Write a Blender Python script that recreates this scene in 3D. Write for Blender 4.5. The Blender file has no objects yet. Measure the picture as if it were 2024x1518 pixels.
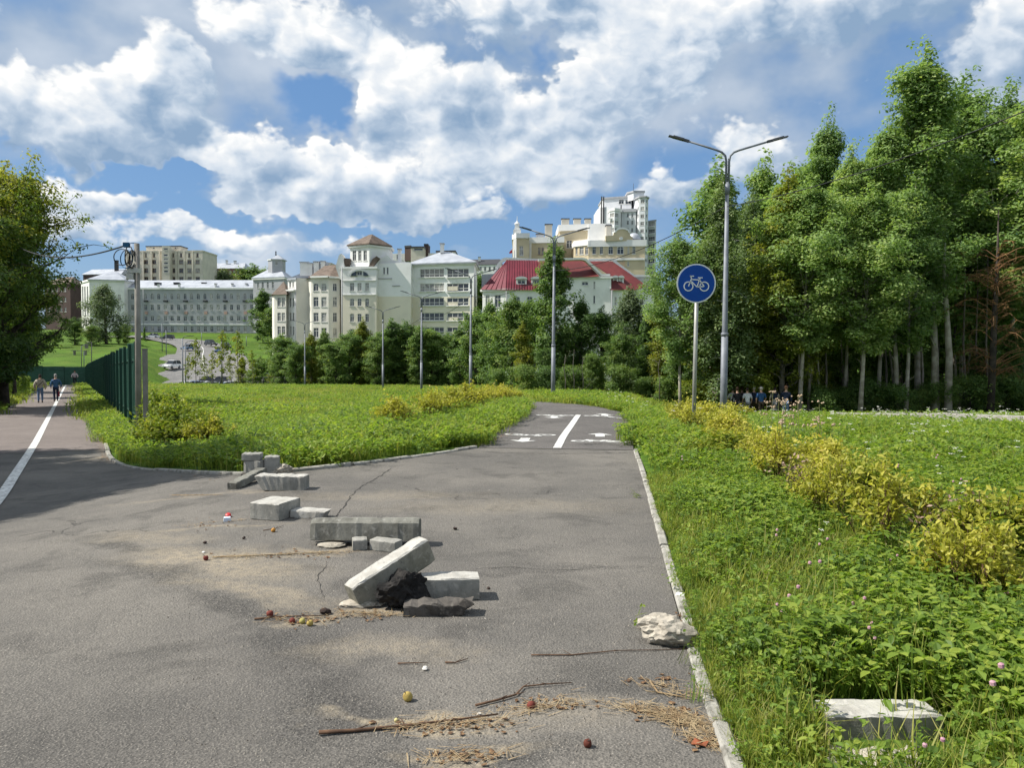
import bpy, math, random
import numpy as np
from mathutils import Vector, Matrix, Euler
from mathutils.geometry import delaunay_2d_cdt
random.seed(7); rng = np.random.default_rng(7)
R = math.radians
SC = bpy.context.scene
COL = SC.collection
# ------------------------------------------------------------------ camera
FPX, CX, CY = 1550.0, 1012.0, 759.0          # focal length and centre in pixels of the 2024 px photograph
PITCH, ROLL, EYE = R(2.4), R(0.35), 1.55
FW = Vector((0, math.cos(PITCH), -math.sin(PITCH)))
U0 = Vector((0, math.sin(PITCH), math.cos(PITCH))); R0 = Vector((1, 0, 0))
RT = R0*math.cos(ROLL) + U0*math.sin(ROLL)
UP = U0*math.cos(ROLL) - R0*math.sin(ROLL)
cam_d = bpy.data.cameras.new('camera'); cam = bpy.data.objects.new('camera', cam_d); COL.objects.link(cam)
cam.matrix_world = Matrix(((RT.x, UP.x, -FW.x, 0), (RT.y, UP.y, -FW.y, 0), (RT.z, UP.z, -FW.z, EYE), (0, 0, 0, 1)))
cam_d.sensor_width = 36; cam_d.lens = 36*FPX/2024.0
cam_d.clip_start = 0.05; cam_d.clip_end = 6000
SC.camera = cam
# ------------------------------------------------------------------ light
SUN_EL, SUN_AZ = R(48), R(-90)                # azimuth measured from +Y towards +X: the sun stands to the left
sd = bpy.data.lights.new('sun', 'SUN'); so = bpy.data.objects.new('sun', sd); COL.objects.link(so)
sd.energy = 4.5; sd.angle = R(0.55); sd.color = (1.0, 0.955, 0.87)
sun_dir = Vector((math.sin(SUN_AZ)*math.cos(SUN_EL), math.cos(SUN_AZ)*math.cos(SUN_EL), math.sin(SUN_EL)))
so.rotation_euler = sun_dir.to_track_quat('Z', 'Y').to_euler()
SC.view_settings.view_transform = 'Standard'; SC.view_settings.look = 'None'
SC.view_settings.exposure = 0.68; SC.view_settings.gamma = 1.0
SC.view_settings.use_curve_mapping = False
SC.cycles.use_denoising = True; SC.cycles.use_adaptive_sampling = True; SC.cycles.adaptive_threshold = 0.02
SC.cycles.max_bounces = 6; SC.cycles.transparent_max_bounces = 8
SC.cycles.diffuse_bounces = 3; SC.cycles.glossy_bounces = 2; SC.cycles.transmission_bounces = 4
SC.cycles.caustics_reflective = False; SC.cycles.caustics_refractive = False
SC.cycles.sample_clamp_indirect = 6.0

class NT:
    """small helper around a node tree"""
    def __init__(self, tree): self.t = tree; self.n = tree.nodes; self.l = tree.links
    def new(self, typ, **kw):
        nd = self.n.new(typ)
        for k, v in kw.items(): setattr(nd, k, v)
        return nd
    def link(self, a, b): self.l.new(a, b)
    def put(self, sock, v):
        if isinstance(v, bpy.types.NodeSocket): self.l.new(v, sock)
        elif v is not None: sock.default_value = v
    def math(self, op, a, b=None, c=None, clamp=False):
        nd = self.new('ShaderNodeMath', operation=op, use_clamp=clamp)
        self.put(nd.inputs[0], a); self.put(nd.inputs[1], b); self.put(nd.inputs[2], c)
        return nd.outputs[0]
    def vmath(self, op, a, b=None, scale=None):
        nd = self.new('ShaderNodeVectorMath', operation=op)
        self.put(nd.inputs[0], a); self.put(nd.inputs[1], b)
        if scale is not None: self.put(nd.inputs[3], scale)
        return nd.outputs['Value'] if op in ('LENGTH', 'DOT_PRODUCT', 'DISTANCE') else nd.outputs['Vector']
    def noise(self, vec, scale, detail=4, rough=0.55, dist=0.0, lac=2.0):
        nd = self.new('ShaderNodeTexNoise'); self.put(nd.inputs['Vector'], vec)
        nd.inputs['Scale'].default_value = scale; nd.inputs['Detail'].default_value = detail
        nd.inputs['Roughness'].default_value = rough; nd.inputs['Distortion'].default_value = dist
        nd.inputs['Lacunarity'].default_value = lac
        return nd.outputs['Fac']
    def ramp(self, fac, stops, interp='LINEAR'):
        nd = self.new('ShaderNodeValToRGB'); self.put(nd.inputs[0], fac); cr = nd.color_ramp; cr.interpolation = interp
        while len(cr.elements) < len(stops): cr.elements.new(0.5)
        for e, (p, c) in zip(cr.elements, stops):
            e.position = p
            e.color = (c, c, c, 1) if isinstance(c, (int, float)) else (*c[:3], 1)
        return nd.outputs['Color']
    def mix(self, fac, a, b, blend='MIX'):
        nd = self.new('ShaderNodeMix', data_type='RGBA', blend_type=blend, clamp_factor=True)
        self.put(nd.inputs[0], fac)
        for s, v in ((nd.inputs[6], a), (nd.inputs[7], b)):
            self.put(s, (*v[:3], 1) if isinstance(v, tuple) else v)
        return nd.outputs[2]
    def maprange(self, v, a, b, c=0.0, d=1.0, interp='SMOOTHSTEP'):
        nd = self.new('ShaderNodeMapRange', interpolation_type=interp)
        self.put(nd.inputs[0], v)
        for i, x in enumerate((a, b, c, d)): nd.inputs[i+1].default_value = x
        return nd.outputs[0]

# ------------------------------------------------------------------ sky with cumulus clouds
world = bpy.data.worlds.new('World'); SC.world = world; world.use_nodes = True
wt = NT(world.node_tree); wt.n.clear()
def px_dir(px, py):
    d = (FW + RT*((px-CX)/FPX) - UP*((py-CY)/FPX)).normalized()
    return math.atan2(d.x, d.y), math.asin(d.z)
# cumulus masses: centre x, y, half width, half height (pixels of the photograph, turned into bearing and elevation), weight
CUMULI = [(10,190,85,125,1.2),(230,235,170,105,1.2),(330,170,105,110,1.2),(120,270,100,70,.9),(300,300,120,40,.5),
          (490,335,125,85,1.2),(690,345,135,80,1.2),(655,285,50,60,0.8),(810,395,140,55,0.8),(600,410,170,45,0.8),
          (775,190,90,110,1.2),(925,205,120,105,1.25),(960,310,170,75,0.9),(1130,225,140,140,1.0),(1130,345,110,60,0.9),(1260,130,190,140,0.75),
          (600,80,210,85,0.75),(1050,30,300,70,0.7),(1560,20,420,85,0.75),(1990,80,140,125,0.9),
          (180,395,140,42,0.85),(60,440,130,50,0.7),(420,468,330,30,0.55),(1345,365,100,52,0.75),(1480,300,120,75,0.65),(960,405,60,30,.55)]
HOLES = [(630,200,105,80,1.2),(330,345,190,26,0.9),(490,428,220,24,0.8),(940,455,260,30,0.7),(1085,95,38,58,0.7),(1185,165,36,26,0.6)]
tc = wt.new('ShaderNodeTexCoord'); vdir = tc.outputs['Generated']
g = wt
sx = g.new('ShaderNodeSeparateXYZ'); g.link(vdir, sx.inputs[0])
az = g.math('ARCTAN2', sx.outputs[0], sx.outputs[1]); el = g.math('ARCSINE', sx.outputs[2])
stretch = g.vmath('MULTIPLY', vdir, (1.0, 1.0, 1.35))
warp1 = g.new('ShaderNodeTexNoise'); g.link(stretch, warp1.inputs['Vector']); warp1.inputs['Scale'].default_value = 10; warp1.inputs['Detail'].default_value = 4; warp1.inputs['Roughness'].default_value = .62
wcol = warp1.outputs['Color']
pc = g.new('ShaderNodeCombineXYZ'); g.link(az, pc.inputs[0]); g.link(el, pc.inputs[1])
pw = g.vmath('MULTIPLY', g.vmath('ADD', pc.outputs[0], g.vmath('SCALE', g.vmath('SUBTRACT', wcol, (0.5, 0.5, 0.5)), scale=0.12)), (1, 1, 0))
def blob_sum(lst, shade=False):
    tot = sh = None
    for (x, y, rx, ry, w) in lst:
        a, e = px_dir(x, y)
        a1 = 1/abs(px_dir(x+rx, y)[0]-a); e1 = 1/abs(px_dir(x, y-ry)[1]-e)
        nd = g.new('ShaderNodeVectorMath', operation='MULTIPLY_ADD'); g.link(pw, nd.inputs[0]); nd.inputs[1].default_value = (a1, e1, 0); nd.inputs[2].default_value = (-a*a1, -e*e1, 0)
        v = g.maprange(g.vmath('LENGTH', nd.outputs[0]), 0.25, 1.2, w, 0.0)
        tot = v if tot is None else g.math('ADD', tot, v)
        if shade:
            d = g.vmath('DOT_PRODUCT', nd.outputs[0], (-0.40, 0.92, 0)); sh = g.math('MULTIPLY', d, v) if sh is None else g.math('MULTIPLY_ADD', d, v, sh)
    return (tot, sh) if shade else tot
psum, pshade = blob_sum(CUMULI, True)
side = g.math('DIVIDE', pshade, g.math('ADD', psum, 0.15))                             # -1 under a cloud, +1 on its sunlit top
macro = g.math('SUBTRACT', g.math('MINIMUM', psum, 1.3), blob_sum(HOLES))
# beyond the part of the sky in the photograph the same kind of broken cloud goes on
front = g.math('MULTIPLY', g.maprange(g.math('ABSOLUTE', az), 0.62, 0.95, 1.0, 0.0), g.maprange(el, 0.48, 0.75, 1.0, 0.0))
big = g.noise(stretch, 2.6, 3, 0.5)
gen = g.math('MULTIPLY', g.maprange(big, 0.38, 0.64, 0.0, 1.2), g.maprange(el, -0.02, 0.12, 0.2, 1.0))
base = g.math('ADD', g.math('MULTIPLY', macro, front), g.math('MULTIPLY', gen, g.math('SUBTRACT', 1.0, front)))
swarp = g.vmath('ADD', stretch, g.vmath('SCALE', wcol, scale=0.05))
def billow(vec, s, det): return g.math('ABSOLUTE', g.math('SUBTRACT', g.noise(vec, s, det, 0.55), 0.5))
b0 = billow(swarp, 12, 5)
b1 = billow(g.vmath('ADD', swarp, tuple(Vector((-0.60, 0, 0.80))*0.022)), 12, 2)
lowf = g.noise(g.vmath('MULTIPLY', vdir, (1.0, 1.0, 1.6)), 6.0, 3, 0.5)                 # broad light and shade across the cloud masses
D0 = g.math('ADD', base, g.math('MULTIPLY', g.math('SUBTRACT', b0, 0.10), 2.4))
alpha = g.maprange(D0, 0.05, 0.42)
relief = g.math('MULTIPLY', g.math('SUBTRACT', b0, b1), 2.6)
thick = g.maprange(D0, 0.5, 1.5, 0.10, -0.06)
broad_ = g.math('ADD', g.math('MULTIPLY', g.math('SUBTRACT', lowf, 0.5), 1.5), g.math('MULTIPLY', g.math('MULTIPLY', side, front), 0.85))
lit = g.math('ADD', g.math('ADD', g.math('ADD', 0.49, thick), relief), broad_, clamp=True)
ccol = wt.ramp(lit, [(0.0, (1.7, 2.5, 3.6)), (0.28, (2.7, 3.4, 4.3)), (0.55, (4.2, 4.7, 5.3)), (0.82, (5.5, 5.7, 5.9)), (1.0, (6.5, 6.5, 6.4))])
sky = wt.new('ShaderNodeTexSky', sky_type='NISHITA'); sky.sun_disc = False
sky.sun_elevation = SUN_EL; sky.sun_rotation = SUN_AZ
sky.air_density = 1.2; sky.dust_density = 0.2; sky.ozone_density = 3.0; sky.altitude = 200
skyc = wt.mix(0.72, sky.outputs[0], (0.70, 1.62, 3.35))
# soft grey cloud sheet between and above the cumulus
soft_ = wt.math('ADD', wt.math('MULTIPLY', wt.math('SUBTRACT', lowf, 0.5), 2.2), wt.math('MULTIPLY', wt.math('SUBTRACT', warp1.outputs['Fac'], 0.5), 0.9))
cover = wt.math('ADD', wt.math('ADD', wt.math('MULTIPLY', base, 0.75), soft_), wt.maprange(el, 0.13, 0.36, -0.22, 0.42))
veil = wt.math('MULTIPLY', wt.maprange(cover, -0.30, 0.55), 0.88)
skyc = wt.mix(veil, skyc, wt.ramp(wt.math('ADD', 0.5, soft_, clamp=True), [(0.0, (1.8, 2.5, 3.4)), (0.5, (2.7, 3.3, 4.1)), (1.0, (4.2, 4.6, 5.1))]))
final = wt.mix(alpha, skyc, ccol)
bg = wt.new('ShaderNodeBackground'); wt.link(final, bg.inputs[0]); bg.inputs[1].default_value = 0.10
wo = wt.new('ShaderNodeOutputWorld'); wt.link(bg.outputs[0], wo.inputs[0])
world.cycles.sampling_method = 'MANUAL'; world.cycles.sample_map_resolution = 512

# ------------------------------------------------------------------ terrain height and pixel-to-place helpers
def sst(a, b, x): t = np.clip((x-a)/(b-a), 0, 1); return t*t*(3-2*t)
YM = [-60, 0, 15, 21.6, 30, 38.8, 54, 66, 77, 92, 105, 118, 140, 150, 165, 190, 220, 270, 310, 360, 500, 900, 3000]
ZM = [0, 0, 0, -.07, -.42, -.85, -1.35, -1.8, -2.2, -2.9, -3.6, -5.2, -6, -5.4, -3, 0, 2.1, 5.7, 8.6, 10.5, 13, 15, 15]
YRt = [-60, 0, 13, 20, 25, 35, 45, 60, 100, 140, 200, 400, 900, 3000]
ZRt = [0, 0, 0, -.36, -.76, -1.5, -2.2, -2.6, -3.5, -5, -3, 9, 15, 15]
YL = [-60, 0, 107, 125, 150, 200, 270, 310, 360, 500, 900, 3000]
ZL = [-.1, -.22, -3.18, -2.6, -1.45, 2.5, 6.2, 8.6, 10.5, 13, 15, 15]
YLM = [-60, 0, 90, 105, 118, 140, 150, 165, 190, 220, 270, 310, 360, 500, 900, 3000]
ZLM = [-.1, -.22, -2.75, -3.4, -5.2, -6, -5.4, -3, 0, 2.1, 5.7, 8.6, 10.5, 13, 15, 15]
def T(x, y):
    x = np.asarray(x, float); y = np.asarray(y, float)
    yy = np.maximum(y, 0.5)
    zl = np.interp(y, YL, ZL); zlm = np.interp(y, YLM, ZLM)
    wl = sst(0.0, 6.0, -x - 0.40*yy - 1.0)*sst(95, 107, y)            # the lawn bank left of the valley road
    wl = np.where(y < 107, 0, sst(0.445, 0.478, -x/yy))
    zleft = zlm*(1-wl) + zl*wl
    zm = np.interp(y, YM, ZM); zr = np.interp(y, YRt, ZRt)
    wr = sst(0.10, 0.24, x/yy)*sst(12, 18, y)
    zmid = zm*(1-wr) + zr*wr
    w = sst(2.0, 7.5, -x)
    return zmid*(1-w) + zleft*w
def ray(px, py): return FW + RT*((px-CX)/FPX) - UP*((py-CY)/FPX)
def at(px, py, d):
    r = ray(px, py); r = r*(d/r.y); return Vector((r.x, r.y, r.z+EYE))
_ys = np.geomspace(1.2, 900, 9000)
def gp(px, py, lo=0.0):
    """point of the ground seen at a pixel of the photograph"""
    r = ray(px, py); xs = r.x/r.y*_ys; zs = EYE + r.z/r.y*_ys
    below = (zs < T(xs, _ys)) & (_ys > lo)
    i = int(np.argmax(below)) if below.any() else len(_ys)-1
    return Vector((xs[i], _ys[i], float(T(xs[i], _ys[i]))))
def tz(x, y): return float(T(x, y))
def col_at(px, d):
    """ground point in pixel column px at distance d"""
    p = at(px, 800, d); return Vector((p.x, d, tz(p.x, d)))

# ------------------------------------------------------------------ object helpers
def tag(o, label=None, cat=None, group=None, kind=None):
    if label: o['label'] = label
    if cat: o['category'] = cat
    if group: o['group'] = group
    if kind: o['kind'] = kind
    return o
def thing(name, label, cat, loc=(0, 0, 0), rotz=0.0, group=None, scale=None):
    o = bpy.data.objects.new(name, None); COL.objects.link(o); o.location = loc; o.rotation_euler = (0, 0, rotz)
    o.empty_display_size = 0.2
    if scale is not None: o.scale = (scale,)*3 if isinstance(scale, (int, float)) else scale
    return tag(o, label, cat, group)
def place(name, mesh, parent=None, loc=(0, 0, 0), rot=(0, 0, 0), scale=None):
    o = bpy.data.objects.new(name, mesh); COL.objects.link(o)
    if parent is not None: o.parent = parent
    o.location = loc; o.rotation_euler = rot
    if scale is not None: o.scale = (scale,)*3 if isinstance(scale, (int, float)) else scale
    return o
class MB:
    """collects faces of one mesh"""
    def __init__(self): self.v = []; self.f = []; self.m = []; self.s = []
    def add(self, vs, fs, mi=0, smooth=False):
        b = len(self.v); self.v.extend([tuple(p) for p in vs])
        for f in fs: self.f.append([b+i for i in f]); self.m.append(mi); self.s.append(smooth)
    def quad(self, a, b, c, d, mi=0): self.add([a, b, c, d], [(0, 1, 2, 3)], mi)
    def box(self, c, s, mi=0, M=None, taper=1.0):
        x, y, z = s[0]/2, s[1]/2, s[2]/2; t = taper
        vs = [Vector(p) for p in ((-x, -y, -z), (x, -y, -z), (x, y, -z), (-x, y, -z), (-x*t, -y*t, z), (x*t, -y*t, z), (x*t, y*t, z), (-x*t, y*t, z))]
        if M is not None: vs = [M @ p for p in vs]
        c = Vector(c); vs = [p + c for p in vs]
        self.add(vs, [(3, 2, 1, 0), (4, 5, 6, 7), (0, 1, 5, 4), (1, 2, 6, 5), (2, 3, 7, 6), (3, 0, 4, 7)], mi)
    def box2(self, a, b, mi=0):
        self.box([(a[i]+b[i])/2 for i in range(3)], [abs(b[i]-a[i]) for i in range(3)], mi)
    def tube(self, pts, rad, n=8, mi=0, caps=True, smooth=True):
        pts = [Vector(p) for p in pts]; m = len(pts)
        if isinstance(rad, (int, float)): rad = [rad]*m
        t0 = (pts[1]-pts[0]).normalized(); ref = Vector((0, 0, 1)) if abs(t0.z) < .9 else Vector((1, 0, 0))
        u = t0.cross(ref).normalized(); vs = []
        for i in range(m):
            t = (pts[min(i+1, m-1)]-pts[max(i-1, 0)]).normalized()
            u = (u - t*u.dot(t))
            u = u.normalized() if u.length > 1e-6 else t.orthogonal().normalized()
            w = t.cross(u)
            for k in range(n):
                a = 2*math.pi*k/n; vs.append(pts[i] + (u*math.cos(a)+w*math.sin(a))*rad[i])
        fs = [(i*n+k, i*n+(k+1) % n, (i+1)*n+(k+1) % n, (i+1)*n+k) for i in range(m-1) for k in range(n)]
        self.add(vs, fs, mi, smooth)
        if caps:
            b = len(self.v)-m*n
            self.f.append([b+k for k in range(n)][::-1]); self.m.append(mi); self.s.append(False)
            self.f.append([b+(m-1)*n+k for k in range(n)]); self.m.append(mi); self.s.append(False)
    def lathe(self, prof, n=16, mi=0, c=(0, 0, 0), smooth=True):
        vs = [(c[0]+r*math.cos(2*math.pi*k/n), c[1]+r*math.sin(2*math.pi*k/n), c[2]+z) for r, z in prof for k in range(n)]
        fs = [(i*n+k, i*n+(k+1) % n, (i+1)*n+(k+1) % n, (i+1)*n+k) for i in range(len(prof)-1) for k in range(n)]
        self.add(vs, fs, mi, smooth)
    def prism(self, poly, axis_vec, mi=0):
        """poly: list of 3-D points (planar), extruded by axis_vec"""
        n = len(poly); a = [Vector(p) for p in poly]; b = [p+Vector(axis_vec) for p in a]
        self.add(a+b, [tuple(range(n))[::-1], tuple(range(n, 2*n))] + [(i, (i+1) % n, n+(i+1) % n, n+i) for i in range(n)], mi)
    def mesh(self, name, *mats):
        me = bpy.data.meshes.new(name); me.from_pydata(self.v, [], self.f)
        for m in mats: me.materials.append(m)
        if len(mats) > 1: me.polygons.foreach_set('material_index', self.m)
        me.polygons.foreach_set('use_smooth', self.s); me.update(); return me
def np_mesh(name, V, quads, mats, tint=None, smooth=False):
    me = bpy.data.meshes.new(name); n = len(V); q = len(quads); k = quads.shape[1]
    me.vertices.add(n); me.vertices.foreach_set('co', V.astype(np.float32).ravel())
    me.loops.add(q*k); me.loops.foreach_set('vertex_index', quads.astype(np.int32).ravel())
    me.polygons.add(q); me.polygons.foreach_set('loop_start', np.arange(0, q*k, k, dtype=np.int32))
    me.polygons.foreach_set('use_smooth', np.full(q, smooth))
    for m in mats: me.materials.append(m)
    if tint is not None:
        at_ = me.attributes.new('tint', 'FLOAT', 'POINT'); at_.data.foreach_set('value', tint.astype(np.float32))
    me.update(calc_edges=True); return me
def copy_tree(o, parent=None):
    c = o.copy(); COL.objects.link(c); c.parent = parent
    for ch in o.children: copy_tree(ch, c)
    return c

# ------------------------------------------------------------------ materials
MAT = {}
def mat(name, c1, c2=None, rough=0.8, scale=4.0, bump=0.0, bscale=None, metallic=0.0, spec=0.3, coords='Object', detail=5, lo=0.35, hi=0.65, c3=None, s3=40.0):
    if name in MAT: return MAT[name]
    m = bpy.data.materials.new(name); m.use_nodes = True; t = NT(m.node_tree)
    b = m.node_tree.nodes['Principled BSDF']; b.inputs['Roughness'].default_value = rough
    b.inputs['Metallic'].default_value = metallic; b.inputs['Specular IOR Level'].default_value = spec
    if c2 is None: b.inputs['Base Color'].default_value = (*c1, 1)
    if c2 is not None or bump:
        tcn = t.new('ShaderNodeTexCoord'); vec = tcn.outputs[coords] if coords != 'World' else t.new('ShaderNodeNewGeometry').outputs['Position']
    if c2 is not None:
        colr = t.mix(t.maprange(t.noise(vec, scale, detail), lo, hi), c1, c2)
        if c3 is not None: colr = t.mix(t.maprange(t.noise(vec, s3, 3), 0.52, 0.68), colr, c3)
        t.link(colr, b.inputs['Base Color'])
    if bump:
        bn = t.new('ShaderNodeBump'); bn.inputs['Strength'].default_value = bump; bn.inputs['Distance'].default_value = 0.02
        t.link(t.noise(vec, bscale or scale*5, 4), bn.inputs['Height']); t.link(bn.outputs[0], b.inputs['Normal'])
    MAT[name] = m; return m
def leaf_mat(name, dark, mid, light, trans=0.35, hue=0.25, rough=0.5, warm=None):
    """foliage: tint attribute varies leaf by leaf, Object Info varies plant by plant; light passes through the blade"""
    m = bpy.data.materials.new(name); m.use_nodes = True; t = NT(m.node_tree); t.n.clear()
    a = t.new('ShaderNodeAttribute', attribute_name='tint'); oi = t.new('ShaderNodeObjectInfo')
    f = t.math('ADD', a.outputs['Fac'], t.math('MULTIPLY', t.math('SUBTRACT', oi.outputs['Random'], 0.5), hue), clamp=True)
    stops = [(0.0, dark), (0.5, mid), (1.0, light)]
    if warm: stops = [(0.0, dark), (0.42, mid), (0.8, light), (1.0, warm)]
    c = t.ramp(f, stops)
    d = t.new('ShaderNodeBsdfPrincipled'); t.link(c, d.inputs['Base Color']); d.inputs['Roughness'].default_value = rough; d.inputs['Specular IOR Level'].default_value = 0.28
    tr = t.new('ShaderNodeBsdfTranslucent'); t.link(t.mix(1.0, c, (1.28, 1.32, 0.72), 'MULTIPLY'), tr.inputs[0])
    mx = t.new('ShaderNodeMixShader'); mx.inputs[0].default_value = trans; t.link(d.outputs[0], mx.inputs[1]); t.link(tr.outputs[0], mx.inputs[2])
    o = t.new('ShaderNodeOutputMaterial'); t.link(mx.outputs[0], o.inputs[0]); MAT[name] = m; return m
# ================================================================== SETTING: ground, paths, kerbs
def P2(pts): return [(p.x, p.y) for p in pts]
def in_poly(x, y, poly):
    x = np.asarray(x); y = np.asarray(y); ins = np.zeros(x.shape, bool); n = len(poly); j = n-1
    for i in range(n):
        xi, yi = poly[i]; xj, yj = poly[j]
        c = ((yi > y) != (yj > y)) & (x < (xj-xi)*(y-yi)/((yj-yi) if yj != yi else 1e-9)+xi)
        ins ^= c; j = i
    return ins
def resample(pts, step):
    out = [pts[0]]
    for a, b in zip(pts[:-1], pts[1:]):
        a = Vector(a); b = Vector(b); n = max(1, int((b-a).length/step))
        out += [tuple(a+(b-a)*(k/n)) for k in range(1, n+1)]
    return out
def smooth_line(pts, it=3):
    pts = [Vector(p) for p in pts]
    for _ in range(it):
        q = [pts[0]]
        for a, b in zip(pts[:-1], pts[1:]): q += [a*.75+b*.25, a*.25+b*.75]
        q.append(pts[-1]); pts = q
    return [tuple(p) for p in pts]
right_edge = P2([gp(*p) for p in ((1440, 1518), (1385, 1370), (1345, 1230), (1320, 1140), (1300, 1060), (1283, 990), (1266, 935), (1252, 890))])
dx = (right_edge[-1][0]-right_edge[0][0])/(right_edge[-1][1]-right_edge[0][1])
right_edge = [(right_edge[0][0]-dx*(right_edge[0][1]+9), -9.0)] + right_edge
left_kerb = P2([gp(*p) for p in ((205, 878), (208, 893), (214, 907), (232, 920), (270, 927), (320, 932), (400, 938), (480, 940), (560, 937), (700, 922), (860, 899), (945, 886))])
left_kerb = smooth_line(left_kerb, 2)
lane_r0 = gp(205, 880); lane_dir = Vector((-0.56, 1.0, 0)).normalized(); lane_n = Vector((-lane_dir.y, lane_dir.x, 0))   # towards the left of the path
pL = gp(39, 784); LANE_W = max(3.2, min(5.5, (pL-lane_r0).dot(lane_n)))
def lane(s, t):
    p = lane_r0 + lane_dir*s + lane_n*t; return (p.x, p.y)
junction_poly = right_edge + [left_kerb[-1]] + left_kerb[::-1][1:] + [lane(-1.2, LANE_W), lane(-1.2, LANE_W+1.0), (-14, 9), (-13, -9)]
path_l = P2([gp(*p) for p in ((945, 886), (962, 868), (975, 860), (1005, 842), (1036, 821), (1046, 810))]) + [(.55, 23.0), (.35, 26), (-.6, 30), (-2.0, 33)]
path_r = P2([gp(*p) for p in ((1252, 890), (1250, 860), (1246, 830), (1240, 815))]) + [(3.05, 22.5), (2.75, 26), (1.9, 30), (.6, 34)]
path_poly = smooth_line(path_r, 1) + smooth_line(path_l, 1)[::-1]
lane_poly = [lane(-1.2, 0.0), lane(101, 0.0), lane(101, LANE_W), lane(-1.2, LANE_W)]
HOLE_POLYS = [junction_poly, path_poly, lane_poly]

ys = np.unique(np.concatenate([np.arange(-12, 22, .22), np.arange(22, 60, .6), np.arange(60, 125, 1.5), np.arange(125, 340, 3), np.geomspace(340, 2600, 40)]))
xs = np.unique(np.concatenate([-np.geomspace(14, 1500, 70), np.arange(-14, 9, .22), np.arange(9, 40, .8), np.geomspace(40, 1500, 50)]))
GX, GY = np.meshgrid(xs, ys); GZ = T(GX, GY)
for pl in HOLE_POLYS: GZ = np.where(in_poly(GX, GY, pl), GZ-0.07, GZ)
# the valley road is cut a little into the slope
def _c2(px, d): p = col_at(px, d); return (p.x, p.y)
ROAD = [_c2(440, 132), _c2(425, 148), _c2(410, 165), _c2(402, 185), _c2(404, 205), _c2(400, 225), _c2(372, 245), _c2(320, 256), _c2(240, 262)]
STREET = [_c2(330, 143), _c2(430, 143), _c2(520, 143), _c2(720, 143)]
for ln, hw in ((ROAD, 11), (STREET, 8)):
    for q_ in resample(smooth_line(ln, 3), 1.5):
        GZ = np.where((GX-q_[0])**2+(GY-q_[1])**2 < hw*hw, np.minimum(GZ, T(GX, GY)-.45), GZ)
nx, ny = len(xs), len(ys)
ii = (np.arange(ny-1)[:, None]*nx + np.arange(nx-1)[None, :]).ravel()
Q = np.stack([ii, ii+1, ii+nx+1, ii+nx], 1)
mg = bpy.data.materials.new('turf_soil'); mg.use_nodes = True; t = NT(mg.node_tree); b = mg.node_tree.nodes['Principled BSDF']
pos_ = t.new('ShaderNodeNewGeometry').outputs['Position']
n1 = t.noise(pos_, 0.35, 5); n2 = t.noise(pos_, 6.0, 5); n3 = t.noise(pos_, 0.06, 3)
c = t.mix(t.maprange(n2, .35, .68), (0.030, 0.062, 0.010), (0.085, 0.150, 0.018))
c = t.mix(t.maprange(n1, .45, .7, 0, .55), c, (0.12, 0.15, 0.03))
c = t.mix(t.maprange(n3, .45, .65, 0, .5), c, (0.10, 0.19, 0.02))
t.link(c, b.inputs['Base Color']); b.inputs['Roughness'].default_value = 0.95; b.inputs['Specular IOR Level'].default_value = .1
bn = t.new('ShaderNodeBump'); bn.inputs['Strength'].default_value = .8; bn.inputs['Distance'].default_value = .06
t.link(t.noise(pos_, 9, 6), bn.inputs['Height']); t.link(bn.outputs[0], b.inputs['Normal'])
ground = place('ground', np_mesh('ground', np.stack([GX.ravel(), GY.ravel(), GZ.ravel()], 1), Q, [mg], smooth=True)); tag(ground, kind='structure')

def sheet(name, poly, m, dz, step, parent=None, kind='structure'):
    bd = resample(list(poly)+[poly[0]], step)[:-1]
    bx = np.array(bd); x0, y0 = bx.min(0); x1, y1 = bx.max(0)
    gx, gy = np.meshgrid(np.arange(x0, x1, step), np.arange(y0, y1, step)); gx = gx.ravel()+.013; gy = gy.ravel()+.017
    ok = in_poly(gx, gy, bd); pts = [Vector(p) for p in bd] + [Vector((a, c_)) for a, c_ in zip(gx[ok], gy[ok])]
    vs, es, fs, *_ = delaunay_2d_cdt(pts, [(i, (i+1) % len(bd)) for i in range(len(bd))], [], 1, 1e-4)
    V = np.array([(v.x, v.y) for v in vs]); Z = T(V[:, 0], V[:, 1])+dz
    F = np.array([f for f in fs])
    o = place(name, np_mesh(name, np.column_stack([V, Z]), F, [m], smooth=True), parent)
    return tag(o, kind=kind) if kind and parent is None else o
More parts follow.
